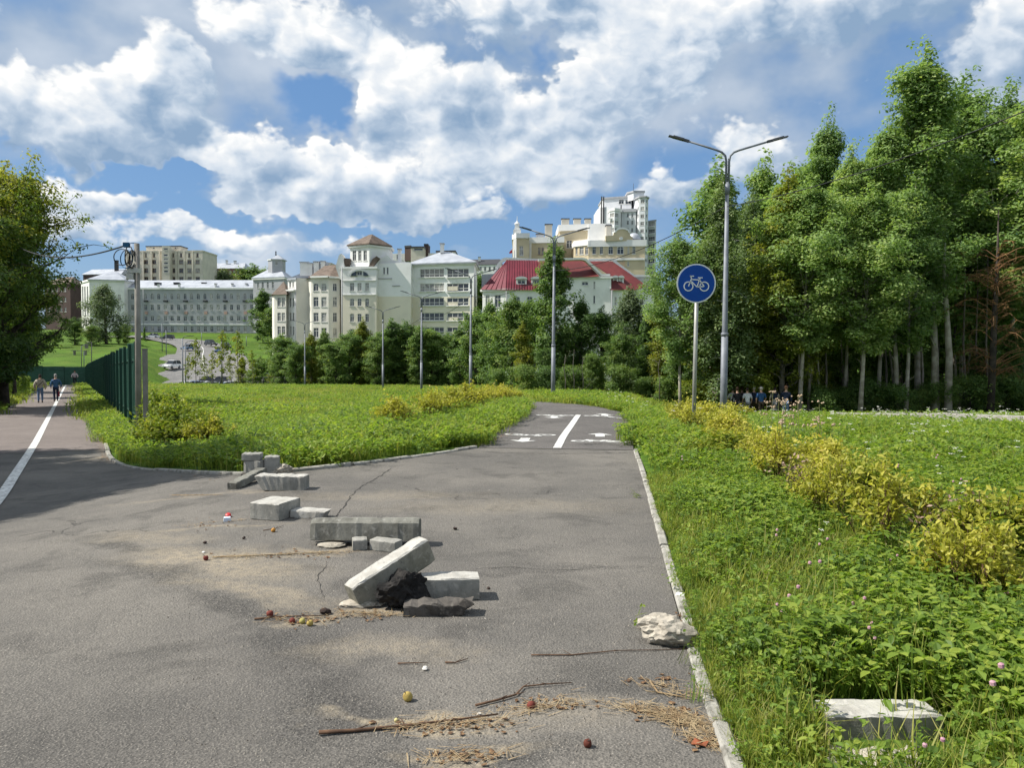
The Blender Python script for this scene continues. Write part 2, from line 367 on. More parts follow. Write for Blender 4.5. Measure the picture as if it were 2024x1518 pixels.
# worn asphalt: grey, blotchy, dusty where sand has gathered by the rubble, a crack line and tyre-dark bands
def asphalt_mat(name, base, light, dark, dusty=(), cracks=True, coarse=()):
    m = bpy.data.materials.new(name); m.use_nodes = True; t = NT(m.node_tree); b = m.node_tree.nodes['Principled BSDF']
    pos_ = t.new('ShaderNodeNewGeometry').outputs['Position']
    wob = t.vmath('ADD', pos_, t.vmath('SCALE', t.vmath('SUBTRACT', _ncol(t, pos_, 2.2), (.5, .5, .5)), scale=.75))
    def spot(lst):
        tot = None
        for (x, y, rx, ry, rot, w) in lst:
            q = t.new('ShaderNodeMapping'); q.vector_type = 'TEXTURE'; t.link(wob, q.inputs[0])
            q.inputs['Location'].default_value = (x, y, 0); q.inputs['Rotation'].default_value = (0, 0, rot); q.inputs['Scale'].default_value = (rx, ry, 1e3)
            v = t.maprange(t.vmath('LENGTH', q.outputs[0]), .15, 1.2, w, 0); tot = v if tot is None else t.math('MAXIMUM', tot, v)
        return tot
    n_mid = t.noise(pos_, 1.6, 7, .66, .5); n_fine = t.noise(pos_, 11, 5, .7)
    c = t.mix(t.maprange(t.noise(pos_, 0.5, 6, .6), .36, .66), base, light)
    c = t.mix(t.maprange(n_mid, .50, .66, 0, .55), c, dark)
    c = t.mix(t.maprange(n_fine, .56, .72, 0, .45), c, light); c = t.mix(t.maprange(n_fine, .30, .44, .40, 0), c, dark)
    vor = t.new('ShaderNodeTexVoronoi'); t.link(pos_, vor.inputs['Vector']); vor.inputs['Scale'].default_value = 85
    sp = spot(coarse)
    k = t.maprange(vor.outputs['Distance'], .05, .8, .50, 0, 'LINEAR')
    if sp is not None: k = t.math('ADD', k, t.math('MULTIPLY', sp, t.maprange(t.noise(pos_, 42, 4, .7), .42, .58, .30, 1.0)), clamp=True)
    c = t.mix(k, c, dark)
    stone = t.noise(pos_, 130, 2)
    c = t.mix(t.maprange(stone, .57, .72, 0, .75), c, (.33, .305, .265)); c = t.mix(t.maprange(stone, .28, .42, .6, 0), c, (.03, .03, .03))
    if cracks:
        ve = t.new('ShaderNodeTexVoronoi', feature='DISTANCE_TO_EDGE'); t.link(wob, ve.inputs['Vector']); ve.inputs['Scale'].default_value = .38
        cr = t.math('MULTIPLY', t.maprange(ve.outputs['Distance'], .001, .006, .75, 0), t.maprange(t.noise(pos_, .45, 2), .54, .62))
        c = t.mix(cr, c, (.022, .021, .020))
    d = spot(dusty)
    if d is not None: c = t.mix(t.math('MULTIPLY', d, t.maprange(t.noise(pos_, 16, 6, .72), .34, .62, .25, .95)), c, (.300, .252, .182))
    t.link(c, b.inputs['Base Color']); b.inputs['Roughness'].default_value = .92; b.inputs['Specular IOR Level'].default_value = .2
    bn = t.new('ShaderNodeBump'); bn.inputs['Strength'].default_value = .7; bn.inputs['Distance'].default_value = .007
    t.link(t.math('ADD', vor.outputs['Distance'], t.math('MULTIPLY', t.noise(pos_, 30, 4), 1.4)), bn.inputs['Height']); t.link(bn.outputs[0], b.inputs['Normal'])
    return m
def _ncol(t, vec, s):
    nd = t.new('ShaderNodeTexNoise'); t.link(vec, nd.inputs['Vector']); nd.inputs['Scale'].default_value = s; nd.inputs['Detail'].default_value = 5
    return nd.outputs['Color']
def dust(px, py, rx, ry, rot=0.0, w=.9):
    p = gp(px, py); return (p.x, p.y, rx, ry, rot, w)
DUST = [dust(880, 1440, .42, .10, .12, 1), dust(1060, 1405, .30, .09, .25, .9), dust(760, 1215, .42, .10, .05, .95), dust(620, 1228, .40, .06, .03, .8), dust(640, 1090, .35, .14, 0, .8),
        dust(520, 1100, .75, .07, .03, .75), dust(420, 1110, 1.1, .40, -.5, .85), dust(500, 1170, .8, .22, -.5, .7), dust(300, 1060, .8, .3, -.3, .5), dust(1000, 1000, 1.6, .5, .1, .30), dust(760, 980, 1.4, .3, .1, .35), dust(420, 1040, .8, .08, .03, .7), dust(400, 980, 1.2, .12, .02, .5), dust(930, 1500, .35, .07, .15, .9), dust(760, 1290, .5, .22, .2, .45), dust(1110, 1420, .6, .2, .2, .3), dust(680, 1430, .25, .08, .1, .8),
        dust(200, 905, .8, .25, 1.2, .7), dust(195, 870, .5, .9, .5, .5)]
COARSE = [dust(230, 1080, .8, .14, -.6, .75), dust(300, 1130, .8, .14, -.6, .8), dust(430, 1200, .7, .14, -.6, .85), dust(545, 1260, .35, .20, -.9, .85), dust(100, 1490, 1.2, .5, 0, .35), dust(1000, 1130, .9, .10, .1, .55), dust(640, 1400, .32, .55, .15, .9), dust(600, 1300, .25, .45, .2, .75), dust(520, 1210, .9, .22, -.5, .5), dust(900, 1515, .9, .18, .1, .7), dust(1180, 1345, .5, .35, 0, .45), dust(360, 1150, .9, .16, -.55, .4), dust(1150, 1120, .7, .10, 0, .5), dust(330, 1420, .7, .4, 0, .3)]
asph = asphalt_mat('asphalt_worn', (.118, .110, .100), (.180, .165, .145), (.054, .051, .047), DUST, True, COARSE)
asph2 = asphalt_mat('asphalt_newer', (.098, .090, .086), (.135, .124, .116), (.070, .066, .063))
asph3 = asphalt_mat('asphalt_reddish', (.168, .140, .128), (.205, .172, .157), (.118, .102, .096))
junction = sheet('junction_asphalt', junction_poly, asph, 0.0, .45)
path = sheet('bicycle_path', path_poly, asph2, 0.006, .5)
redpath = sheet('reddish_path', lane_poly, asph3, 0.007, 1.6)
paint = mat('road_paint', (.66, .66, .63), (.44, .43, .41), rough=.85, scale=6, coords='World', lo=.42, hi=.70, c3=(.20, .19, .18), s3=24)
def stripe(name, pts, w, parent, dz=.014, taper=None):
    """painted strip along a list of ground points"""
    m = MB(); P = [Vector((p[0], p[1])) for p in resample([(q[0], q[1]) for q in pts], .5)]
    L, Rr = [], []
    for i, p in enumerate(P):
        d = (P[min(i+1, len(P)-1)]-P[max(i-1, 0)]).normalized(); n = Vector((-d.y, d.x))*w/2
        for lst, q in ((L, p+n), (Rr, p-n)): lst.append((q.x, q.y, tz(q.x, q.y)+dz))
    for i in range(len(P)-1): m.quad(L[i], Rr[i], Rr[i+1], L[i+1])
    return place(name, m.mesh(name, paint), parent)
lineA = gp(0, 985); lineB = gp(68, 880)
ld = (lineB-lineA).normalized()
ln_pts = [lineA-ld*4, lineA, lineB] + [gp(100, 831), gp(122, 797)]
off = (Vector((lineB.x, lineB.y, 0))-Vector((lane_r0.x, lane_r0.y, 0))).dot(lane_n)
ln_pts = [lineA-ld*4, lineA, lineB] + [Vector((*lane(s, off), 0)) for s in (4, 12, 25, 45, 70, 98)]
stripe('lane_line', smooth_line([(p.x, p.y) for p in ln_pts], 1), .15, redpath, .014)
stripe('centre_line', [P2([gp(1101, 887)])[0], P2([gp(1112, 866)])[0], P2([gp(1128, 843)])[0], P2([gp(1143, 821)])[0]], .13, path, .012)
# bicycle pictogram strokes in a unit box (x right, y up)
def bike_strokes(w=.055):
    st = []
    def ring(cx, cy, r, n=18):
        for k in range(n):
            a0, a1 = 2*math.pi*k/n, 2*math.pi*(k+1)/n
            st.append([(cx+(r-w/2)*math.cos(a0), cy+(r-w/2)*math.sin(a0)), (cx+(r+w/2)*math.cos(a0), cy+(r+w/2)*math.sin(a0)), (cx+(r+w/2)*math.cos(a1), cy+(r+w/2)*math.sin(a1)), (cx+(r-w/2)*math.cos(a1), cy+(r-w/2)*math.sin(a1))])
    def seg(a, b_, ww=w):
        a, b_ = Vector(a), Vector(b_); d = (b_-a).normalized(); n = Vector((-d.y, d.x))*ww/2
        st.append([tuple(a+n), tuple(a-n), tuple(b_-n), tuple(b_+n)])
    ring(-.31, -.10, .175); ring(.31, -.10, .175)
    BB = (.02, -.12); HD = (-.17, .17); ST = (.12, .15)
    for a, b_ in (((-.31, -.10), (-.19, .22)), (HD, ST), ((-.20, .10), BB), (BB, (.14, .22)), (BB, (.31, -.10)), ((.31, -.10), ST), ((-.19, .22), (-.24, .30)), ((-.25, .30), (-.10, .30)), ((.06, .24), (.24, .24))):
        seg(a, b_)
    return st
def ground_glyph(polys, org, ux, uy, dz, name):
    m = MB()
    for pl in polys:
        vs = []
        for a, b_ in pl:
            q = org + ux*a + uy*b_; vs.append((q.x, q.y, tz(q.x, q.y)+dz))
        m.add(vs, [tuple(range(len(vs)))])
    return place(name, m.mesh(name, paint), path)
ARROW = [[(-.10, -.5), (.10, -.5), (.10, .08), (-.10, .08)], [(-.28, .08), (.28, .08), (0, .5)]]
def marks(pxb, pyb, pxa, pya, flip, wb, la):
    pb = gp(pxb, pyb); pa = gp(pxa, pya); fwd = Vector((.11, 1, 0)).normalized()*(-1 if flip else 1); rt = Vector((fwd.y, -fwd.x, 0))
    ground_glyph(bike_strokes(.075), pb, rt*wb, fwd*la*.9, .012, 'bicycle_symbol')
    ground_glyph(ARROW, pa, rt*.85, fwd*la, .012, 'direction_arrow')
marks(1047, 861, 1036, 871, True, .92, .62)
marks(1183, 873, 1186, 861, False, .92, .62)
marks(1097, 822, 1095, 825.5, True, .92, .75)
marks(1192, 823.5, 1195, 820.5, False, .92, .75)
# kerb stones, one metre each
kerbm = mat('kerb_concrete', (.36, .345, .31), (.25, .24, .21), rough=.92, scale=5, bump=.6, bscale=50, coords='World', c3=(.14, .13, .11), s3=11)
def kerb(name, line, w, h, side, stone=1.0):
    root = bpy.data.objects.new(name, None); COL.objects.link(root); tag(root, kind='structure')
    line = [Vector((p[0], p[1])) for p in resample(line, .05)]
    acc = 0; start = 0; k = 0
    for i in range(1, len(line)):
        acc += (line[i]-line[i-1]).length
        if acc >= stone or i == len(line)-1:
            seg = line[start:i+1]; idx = [0, len(seg)//2, len(seg)-1] if len(seg) > 2 else [0, len(seg)-1]
            m = MB(); secs = []; jz = random.uniform(-.012, .012); jo = random.uniform(-.012, .012)
            for j in idx:
                p = seg[j]; d = (seg[min(j+1, len(seg)-1)]-seg[max(j-1, 0)]).normalized(); n = Vector((-d.y, d.x))*side
                p = p - d*(.006 if j == idx[-1] else -.006 if j == 0 else 0) + n*jo
                z = tz(p.x, p.y)
                secs.append([(p.x, p.y, z-.12), (p.x, p.y, z+h+jz-.012), (p.x+n.x*.012, p.y+n.y*.012, z+h+jz), (p.x+n.x*(w-.012), p.y+n.y*(w-.012), z+h+jz), (p.x+n.x*w, p.y+n.y*w, z+h+jz-.012), (p.x+n.x*w, p.y+n.y*w, z-.12)])
            for a, b_ in zip(secs[:-1], secs[1:]):
                for q in range(5): m.quad(a[q], a[q+1], b_[q+1], b_[q])
            m.add(secs[0], [tuple(range(6))]); m.add(secs[-1], [tuple(range(6))[::-1]])
            if m.v: place('kerb_stone', m.mesh('kerb_stone', kerbm), root)
            start = i; acc = 0; k += 1
    return root
kerb('kerb', resample(right_edge, .3), .070, .018, -1)
kerb('kerb', left_kerb, .085, .035, 1)
strip_pts = [gp(*p) for p in ((1640, 834), (1760, 839), (1880, 848), (2024, 858), (2150, 868))]
kerb('field_kerb', [(p.x, p.y) for p in strip_pts], .25, .40, 1)

# old cracks across the junction
crack_m = mat('crack_dark', (.03, .028, .026), (.05, .047, .043), rough=1.0, scale=20, coords='World')
def crack(pts, w0):
    P = resample(P2([gp(*p) for p in pts]), .05); q = MB(); prev = None; rr_ = random.Random(len(pts)*7+int(pts[0][0])); ox = oy = 0.0
    for i, (x, y) in enumerate(P):
        ox = ox*.8+rr_.gauss(0, .009); oy = oy*.8+rr_.gauss(0, .007); w = w0*rr_.uniform(.3, 1.2)*min(1, i/4, (len(P)-1-i)/4+.05); d = Vector((P[min(i+1, len(P)-1)][0]-P[max(i-1, 0)][0], P[min(i+1, len(P)-1)][1]-P[max(i-1, 0)][1])).normalized(); n = Vector((-d.y, d.x))*w
        a = (x+ox+n.x, y+oy+n.y); b_ = (x+ox-n.x, y+oy-n.y); row = [(a[0], a[1], tz(*a)+.0035), (b_[0], b_[1], tz(*b_)+.0035)]
        if prev: q.quad(prev[0], prev[1], row[1], row[0])
        prev = row
    place('crack', q.mesh('crack', crack_m), junction)
for pts, w in (([(775, 925), (745, 945), (712, 962), (692, 985), (668, 1016), (655, 1040)], .007), ([(640, 1110), (632, 1150), (645, 1190)], .003), ([(1255, 895), (1120, 897), (1000, 896), (945, 893)], .012), ([(900, 1130), (1010, 1122), (1130, 1128), (1240, 1118)], .003)): crack(pts, w)
# ================================================================== BUILDINGS
def stucco(name, c, rough=.9, dark=.86): return mat(name, c, tuple(v*dark for v in c), rough=rough, scale=.35, coords='World', bump=.15, bscale=3, detail=6)
def split_paint(name, top, low, z):
    m = bpy.data.materials.new(name); m.use_nodes = True; t = NT(m.node_tree); b = m.node_tree.nodes['Principled BSDF']
    pos_ = t.new('ShaderNodeNewGeometry').outputs['Position']; s = t.new('ShaderNodeSeparateXYZ'); t.link(pos_, s.inputs[0])
    c = t.mix(t.math('GREATER_THAN', s.outputs[2], z), low, top)
    c = t.mix(t.maprange(t.noise(pos_, .4, 6), .45, .75, 0, .22), c, (.40, .37, .31))
    t.link(c, b.inputs['Base Color']); b.inputs['Roughness'].default_value = .9; return m
glass = bpy.data.materials.new('window_glass'); glass.use_nodes = True; t = NT(glass.node_tree); b = glass.node_tree.nodes['Principled BSDF']
rnd = t.new('ShaderNodeObjectInfo').outputs['Random']; pos_ = t.new('ShaderNodeNewGeometry').outputs['Position']
c = t.ramp(rnd, [(0.0, (.025, .03, .038)), (.45, (.05, .055, .065)), (.62, (.09, .095, .10)), (.80, (.30, .29, .26)), (1.0, (.45, .43, .38))])      # some rooms dark, some with curtains drawn
c = t.mix(t.maprange(t.noise(pos_, 1.3, 3), .45, .6, 0, .6), c, (.04, .045, .055)); t.link(c, b.inputs['Base Color']); b.inputs['Roughness'].default_value = .08; b.inputs['Specular IOR Level'].default_value = .7
wframe = mat('window_frame', (.62, .61, .58), rough=.6)
bframe = mat('window_frame_brown', (.22, .14, .09), rough=.6)
white_w = stucco('stucco_white', (.80, .79, .765)); cream_w = stucco('stucco_cream', (.62, .57, .46)); grey_w = stucco('stucco_grey', (.40, .405, .43)); trim_w = stucco('trim_white', (.76, .755, .73), dark=.93)
yellow_w = stucco('stucco_yellow', (.58, .49, .33)); peach_w = stucco('stucco_peach', (.66, .47, .31)); panel_w = stucco('panel_cream', (.64, .59, .50)); tower_w = stucco('tower_white', (.68, .69, .71)); brick_w = stucco('wall_brick', (.24, .12, .09))
zinc = mat('zinc_roof', (.43, .45, .49), (.33, .35, .39), rough=.5, scale=.5, coords='World', metallic=.25)
brown_roof = mat('brown_roof', (.10, .075, .058), (.16, .12, .095), rough=.8, scale=1.2, coords='World')
pink_roof = mat('crimson_metal_roof', (.165, .020, .036), (.12, .016, .028), rough=.55, scale=.4, coords='World')
red_roof = mat('dark_red_roof', (.135, .024, .024), (.10, .02, .02), rough=.6, scale=.5, coords='World')
dark_m = mat('dark_metal', (.05, .05, .055), rough=.5); pipe_m = mat('drain_pipe', (.33, .33, .34), rough=.6)
_wm = {}
def window_mesh(w, h, style, fm):
    key = (round(w, 1), round(h, 1), style, fm.name)
    if key in _wm: return _wm[key]
    w, h = key[0], key[1]; m = MB(); fr = max(.07, min(.12, w*.07)); y0, y1 = .10, .17
    m.box2((-w/2, .15, 0), (w/2, .19, h), 1)                                   # pane
    for s in (-1, 1): m.box2((s*(w/2-fr/2)-fr/2, y0, 0), (s*(w/2-fr/2)+fr/2, y1, h), 0)
    m.box2((-w/2+fr, y0, 0), (w/2-fr, y1, fr), 0); m.box2((-w/2+fr, y0, h-fr), (w/2-fr, y1, h), 0)
    if style == 'wide':
        n = max(3, int(w/1.0))
        for k in range(1, n): x = -w/2+w*k/n; m.box2((x-fr/2, y0+.01, fr), (x+fr/2, y1, h-fr), 0)
        m.box2((-w/2+fr, y0+.02, h*.34), (w/2-fr, y1, h*.34+fr), 0)
    elif style != 'slit':
        m.box2((-fr/2, y0+.01, fr), (fr/2, y1, h-fr), 0); m.box2((-w/2+fr, y0+.02, h*.68), (w/2-fr, y1, h*.68+fr), 0)
    if style != 'wide': m.box2((-w/2-.12, -.10, -.12), (w/2+.12, .12, 0.0), 0)  # sill
    if style == 'arch':
        n = 8
        for s in (-1, 1):                                                       # spandrels close the square corners over the arch
            arc = [(s*w/2*math.cos(math.pi/2*k/n), .02, h-w/2+w/2*math.sin(math.pi/2*k/n)) for k in range(n+1)]
            poly = arc + [(s*w/2, .02, h)]
            m.prism(poly if s > 0 else poly[::-1], (0, .1, 0), 0)
    _wm[key] = m.mesh('window', fm, glass); return _wm[key]
class Bld:
    def __init__(self, name, label, d, px, cat='building'):
        p = col_at(px, d); self.o = p; self.root = thing(name, label, cat, p); self.walls = {}
    def L(self, p): return (p[0]-self.o.x, p[1]-self.o.y, p[2]-self.o.z)
    def mb(self, m): return self.walls.setdefault(m.name, (MB(), m))[0]
    def block(self, foot, rb, rt, m, wins=None, back=12, cap=None, fm=None, cornice=None, sink=0.0):
        """footprint given as pixel columns with distances; rows rb..rt; wins[i] = windows on face i as (px0, row0, px1, row1, style)"""
        fm = fm or wframe; wins = wins or {}; mid = foot[len(foot)//2]
        z0 = at(mid[0], rb, mid[1]).z - sink; z1 = at(mid[0], rt, mid[1]).z
        P = [Vector((at(px, rb, d).x, d)) for px, d in foot]; K = [Vector((p.x*(1+back/p.y*.0), p.y+back)) for p in P]
        loop = P + [K[-1], K[0]]; n = len(loop); w = self.mb(m)
        for i in range(n):
            a, b_ = loop[i], loop[(i+1) % n]
            self.face(w, a, b_, z0, z1, [self.win_uv(foot[i], foot[i+1], a, b_, *q) for q in wins.get(i, [])] if i < len(P)-1 else [], fm)
        cm = self.mb(cap or m); cm.add([self.L((p.x, p.y, z1)) for p in loop], [tuple(range(n))])
        if cornice:
            ch, cp, cmat = cornice; cw = self.mb(cmat); c = sum(loop, Vector((0, 0)))/n
            ex = [p + (p-c).normalized()*cp for p in loop]
            cw.prism([self.L((p.x, p.y, z1-ch)) for p in ex], (0, 0, ch+.05))
        return loop, z0, z1
    def win_uv(self, f0, f1, a, b_, px0, r0, px1, r1, style):
        t0 = (px0-f0[0])/(f1[0]-f0[0]); t1 = (px1-f0[0])/(f1[0]-f0[0]); L = (b_-a).length; tm = (t0+t1)/2; d = f0[1]+(f1[1]-f0[1])*tm; pm = (px0+px1)/2
        return (t0*L, at(pm, r1, d).z, (t1-t0)*L, at(pm, r0, d).z-at(pm, r1, d).z, style)
    def face(self, w, a, b_, z0, z1, wins, fm):
        L = (b_-a).length; u = (b_-a)/L; nrm = Vector((u.y, -u.x))
        us = sorted({0.0, L} | {q for x in wins for q in (max(.02, x[0]), min(L-.02, x[0]+x[2]))}); zs_ = sorted({z0, z1} | {q for x in wins for q in (x[1], x[1]+x[3])})
        pt = lambda uu, zz, dep=0.0: self.L((a.x+u.x*uu-nrm.x*dep, a.y+u.y*uu-nrm.y*dep, zz))
        for j in range(len(zs_)-1):
            zc = (zs_[j]+zs_[j+1])/2; run = None
            for i in range(len(us)-1):
                uc = (us[i]+us[i+1])/2
                hole = any(x[0] < uc < x[0]+x[2] and x[1] < zc < x[1]+x[3] for x in wins)
                if not hole and run is None: run = us[i]
                if run is not None and (hole or i == len(us)-2):
                    e = us[i] if hole else us[i+1]
                    if e > run: w.quad(pt(run, zs_[j]), pt(e, zs_[j]), pt(e, zs_[j+1]), pt(run, zs_[j+1]))
                    run = None
        M = Matrix(((u.x, -nrm.x, 0, 0), (u.y, -nrm.y, 0, 0), (0, 0, 1, 0), (0, 0, 0, 1)))
        for (uu, zz, ww, hh, st) in wins:
            A, B_, C, D = (uu, zz), (uu+ww, zz), (uu+ww, zz+hh), (uu, zz+hh)
            for p, q in ((A, B_), (B_, C), (C, D), (D, A)): w.quad(pt(*p), pt(*p, .22), pt(*q, .22), pt(*q))
            me = window_mesh(ww, hh, st, fm)
            o = place('window', me, self.root); c = pt(uu+ww/2, zz); o.matrix_local = Matrix.Translation(Vector(c)) @ M @ Matrix.Diagonal((ww/max(.1, round(ww, 1)), 1, hh/max(.1, round(hh, 1)), 1))
    def poly(self, m, pts, smooth=False): self.mb(m).add([self.L(p) for p in pts], [tuple(range(len(pts)))])
    def hip(self, name, loop4, z, ridge_z, m, over=.5, inset=.35, th=.25):
        """hip roof over four footprint corners (front left, front right, back right, back left)"""
        c = sum(loop4, Vector((0, 0)))/4; e = [p+(p-c).normalized()*over for p in loop4]
        fm_, bm_ = (e[0]+e[3])/2, (e[1]+e[2])/2
        r0 = fm_+(bm_-fm_)*inset; r1 = fm_+(bm_-fm_)*(1-inset); q = MB()
        E = [self.L((p.x, p.y, z)) for p in e]; B_ = [self.L((p.x, p.y, z-th)) for p in e]; a = self.L((r0.x, r0.y, ridge_z)); b_ = self.L((r1.x, r1.y, ridge_z))
        q.add([*E, a, b_], [(0, 1, 5, 4), (1, 2, 5), (2, 3, 4, 5), (3, 0, 4)]); q.add([*E, *B_], [(4, 5, 1, 0), (5, 6, 2, 1), (6, 7, 3, 2), (7, 4, 0, 3), (7, 6, 5, 4)])
        return place(name, q.mesh(name, m), self.root)
    def chimney(self, px0, px1, r0, r1, d, m, cap=None, dep=1.2):
        a = at(px0, r1, d); b_ = at(px1, r0, d); q = MB(); q.box2(self.L((a.x, d, a.z)), self.L((b_.x, d+dep, b_.z)))
        q.box2(self.L((a.x-.15, d-.15, b_.z)), self.L((b_.x+.15, d+dep+.15, b_.z+.22)), 1)
        return place('chimney', q.mesh('chimney', m, cap or dark_m), self.root)
    def band(self, px0, px1, r0, r1, dL, dR, m, proud=.18, name='string_course'):
        a = at(px0, r1, dL); b_ = at(px1, r1, dR); z1 = at(px0, r0, dL).z; q = MB(); u = Vector((b_.x-a.x, b_.y-a.y)).normalized(); n = Vector((u.y, -u.x))*proud
        q.prism([self.L((a.x, a.y+.05, a.z)), self.L((a.x+n.x, a.y+n.y, a.z)), self.L((b_.x+n.x, b_.y+n.y, a.z)), self.L((b_.x, b_.y+.05, a.z))], (0, 0, z1-a.z))
        return place(name, q.mesh(name, m), self.root)
    def extr(self, name, pts_px, d, dep, m):
        """outline in pixels at distance d, extruded backwards by dep"""
        q = MB(); q.prism([self.L(at(px, py, d)) for px, py in pts_px], (0, dep, 0)); return place(name, q.mesh(name, m), self.root)
    def pipe(self, px, r0, r1, d, r=.09):
        a = at(px, r1, d-.15); b_ = at(px, r0, d-.15); q = MB(); q.tube([self.L((a.x, a.y, a.z)), self.L((a.x, a.y, b_.z))], r, 6); return place('drain_pipe', q.mesh('drain_pipe', pipe_m), self.root)
    def done(self):
        for k, (q, m) in self.walls.items():
            if q.v: place('wall', q.mesh('wall', m), self.root)
def grid(cols, rows, style='plain'): return [(c[0], r[0], c[1], r[1], style) for r in rows for c in cols]

# --- long grey four-storey school-like building on the hill
b = Bld('grey_building', 'long grey four storey building with white metal roof and arched top windows on the hill', 300, 380)
cols = [(247+13.05*k, 253.2+13.05*k) for k in range(20)]
wl = grid(cols, [(580, 592)], 'arch') + grid(cols, [(602, 613.5), (624.5, 634.5), (645, 656)])
lp, z0, z1 = b.block([(241, 302), (508, 297)], 662, 569, grey_w, {0: wl}, back=14, sink=3)
b.hip('roof', [lp[0], lp[1], lp[2], lp[3]], z1, at(380, 553, 305).z, zinc, over=.6, inset=.05)
b.band(241, 508, 639.5, 642, 302, 297, trim_w, .25); b.band(241, 508, 569, 572, 302, 297, trim_w, .45, 'cornice')
for px in (305, 343, 398, 480): b.chimney(px, px+9, 559, 567, 303, dark_m, dep=2.5)
for px in (311, 352, 424, 457, 485): b.chimney(px, px+2.5, 561, 567, 299, white_w)
for px in (284, 387, 404, 428, 480): b.pipe(px, 572, 656, 299.5)
balc = stucco('balcony_pink', (.52, .34, .29))
for k in (3, 6, 9, 12, 15, 18): b.band(246.5+13.05*k, 254+13.05*k, 593.5, 597, 301-k*.22, 301-k*.22-.1, dark_m, .9, 'balcony'); b.band(247.2+13.05*k, 253.2+13.05*k, 615.5, 621, 301.7-k*.25, 301.6-k*.25, balc, .10, 'panel')
cols2 = [(163.5, 166.5), (168, 171), (173, 176)]
lp, z0, z1 = b.block([(162, 306), (178, 296), (247, 299)], 662, 552, white_w, {0: grid(cols2, [(566, 625)], 'wide'), 1: grid([(192+14*k, 198+14*k) for k in range(4)], [(582, 594), (604, 615), (626, 636)])}, back=12, cornice=(.7, .4, trim_w), sink=3)
b.hip('roof', [lp[1], lp[2], lp[3], lp[4]], z1+.05, at(205, 535, 302).z, zinc, over=.9, inset=.42)
b.done()
# --- cream eight storey block behind it
b = Bld('cream_block', 'cream concrete office block with dark square windows rising behind the grey building', 370, 330)
cc = [(253.5+k*16.1, 261.5+k*16.1) for k in range(4)] + [(338.8+k*16.1, 347+k*16.1) for k in range(4)]
wl = grid([(x0+2, x1-2) for x0, x1 in cc], [(500, 508)]) + grid(cc, [(513.5, 521.5), (530, 539), (547, 555)]) + grid([(324, 332.5)], [(502, 506), (510, 514), (518, 522), (526.5, 530.5), (534, 538), (543, 547)], 'slit')
lp, z0, z1 = b.block([(252, 372), (401, 368)], 575, 494.5, panel_w, {0: wl}, back=18, cornice=(.5, .25, panel_w), sink=6, fm=bframe)
b.block([(289, 375), (357, 373)], 500, 485.5, panel_w, {0: grid([(302, 306), (344, 348)], [(489, 492)], 'slit')}, back=8, cornice=(.4, .3, dark_m))
b.block([(321, 366.5), (335.5, 366.2)], 560, 486, panel_w, {0: grid([(324, 332.5)], [(490, 493.5), (502, 506), (510, 514), (518, 522), (526.5, 530.5), (534, 538)], 'slit')}, back=6)
for k in range(9): b.band(250.5+16.3*k, 252.6+16.3*k, 496, 560, 371.5-k*.4, 371.4-k*.4, panel_w, .5, 'pilaster')
b.done()
# --- cupola house
b = Bld('cupola_building', 'grey house with white metal roof and small square cupola behind the dark tree', 272, 530)
lp, z0, z1 = b.block([(501, 275), (562, 270)], 640, 547, grey_w, {0: grid([(509, 513), (518, 522), (528, 532), (538, 542)], [(557, 570)], 'arch')}, back=14, cornice=(.7, .5, trim_w), sink=3)
b.hip('roof', lp[:4], z1+.05, at(530, 530, 276).z, zinc, over=.6, inset=.3)
lp, z0, z1 = b.block([(530, 277), (538, 275.5), (558, 276)], 540, 512, grey_w, {1: grid([(544, 549)], [(516, 524)])}, back=4, cornice=(.3, .3, trim_w))
b.hip('cupola_roof', [lp[1], lp[2], lp[3], lp[4]], z1+.06, at(544, 503, 277).z, zinc, over=.6, inset=.46)
q = MB(); p = at(544, 503, 277.5); q.lathe([(.05, 0), (.35, .3), (.12, .8), (.3, 1.1), (.02, 1.8)], 8); place('finial', q.mesh('finial', dark_m), b.root, b.L((p.x, p.y+.8, p.z-.3)))
b.done()
# --- far low houses between
b = Bld('brick_building', 'far brick red building under a pale grey roof right of the cream block', 420, 440)
lp, z0, z1 = b.block([(400, 420), (482, 418)], 565, 530, brick_w, {0: grid([(405+k*8, 409+k*8) for k in range(9)], [(534, 541)])}, back=14, sink=5)
b.hip('roof', lp[:4], z1, at(440, 519, 424).z, zinc, over=.5, inset=.08); b.chimney(446, 449, 515, 524, 424, white_w); b.chimney(462, 466, 516, 524, 424, white_w); b.done()
brick_w = stucco('wall_dark_brick', (.09, .06, .055))
b = Bld('dark_house', 'dark brick house with brown roof half hidden behind the left tree', 330, 140)
lp, z0, z1 = b.block([(90, 332), (140, 326)], 640, 560, brick_w, {0: grid([(96+k*8, 100+k*8) for k in range(5)], [(568, 576), (588, 596), (608, 616)])}, back=14, sink=4)
b.hip('roof', lp[:4], z1, at(115, 546, 332).z, brown_roof, over=.7, inset=.25); b.done()
b = Bld('grey_roof_building', 'pale house with long grey roof behind the white pavilion at far left', 360, 190)
lp, z0, z1 = b.block([(165, 362), (240, 358)], 590, 541, brick_w, back=12, sink=4); b.hip('roof', lp[:4], z1, at(200, 531, 364).z, zinc, over=.6, inset=.08); b.chimney(226, 232, 515, 536, 362, dark_m); b.done()
b = Bld('far_building', 'far dark roofed building between the white block and the crimson roof', 480, 960)
lp, z0, z1 = b.block([(925, 482), (992, 478)], 560, 522, white_w, {0: grid([(930+k*9, 934+k*9) for k in range(7)], [(527, 535)])}, back=14, sink=5)
b.hip('roof', lp[:4], z1, at(960, 512, 486).z, dark_m, over=.5, inset=.08); b.chimney(945, 950, 508, 516, 484, white_w); b.done()
b = Bld('rear_brick_building', 'brick topped block with rooftop boxes behind the white building', 235, 830)
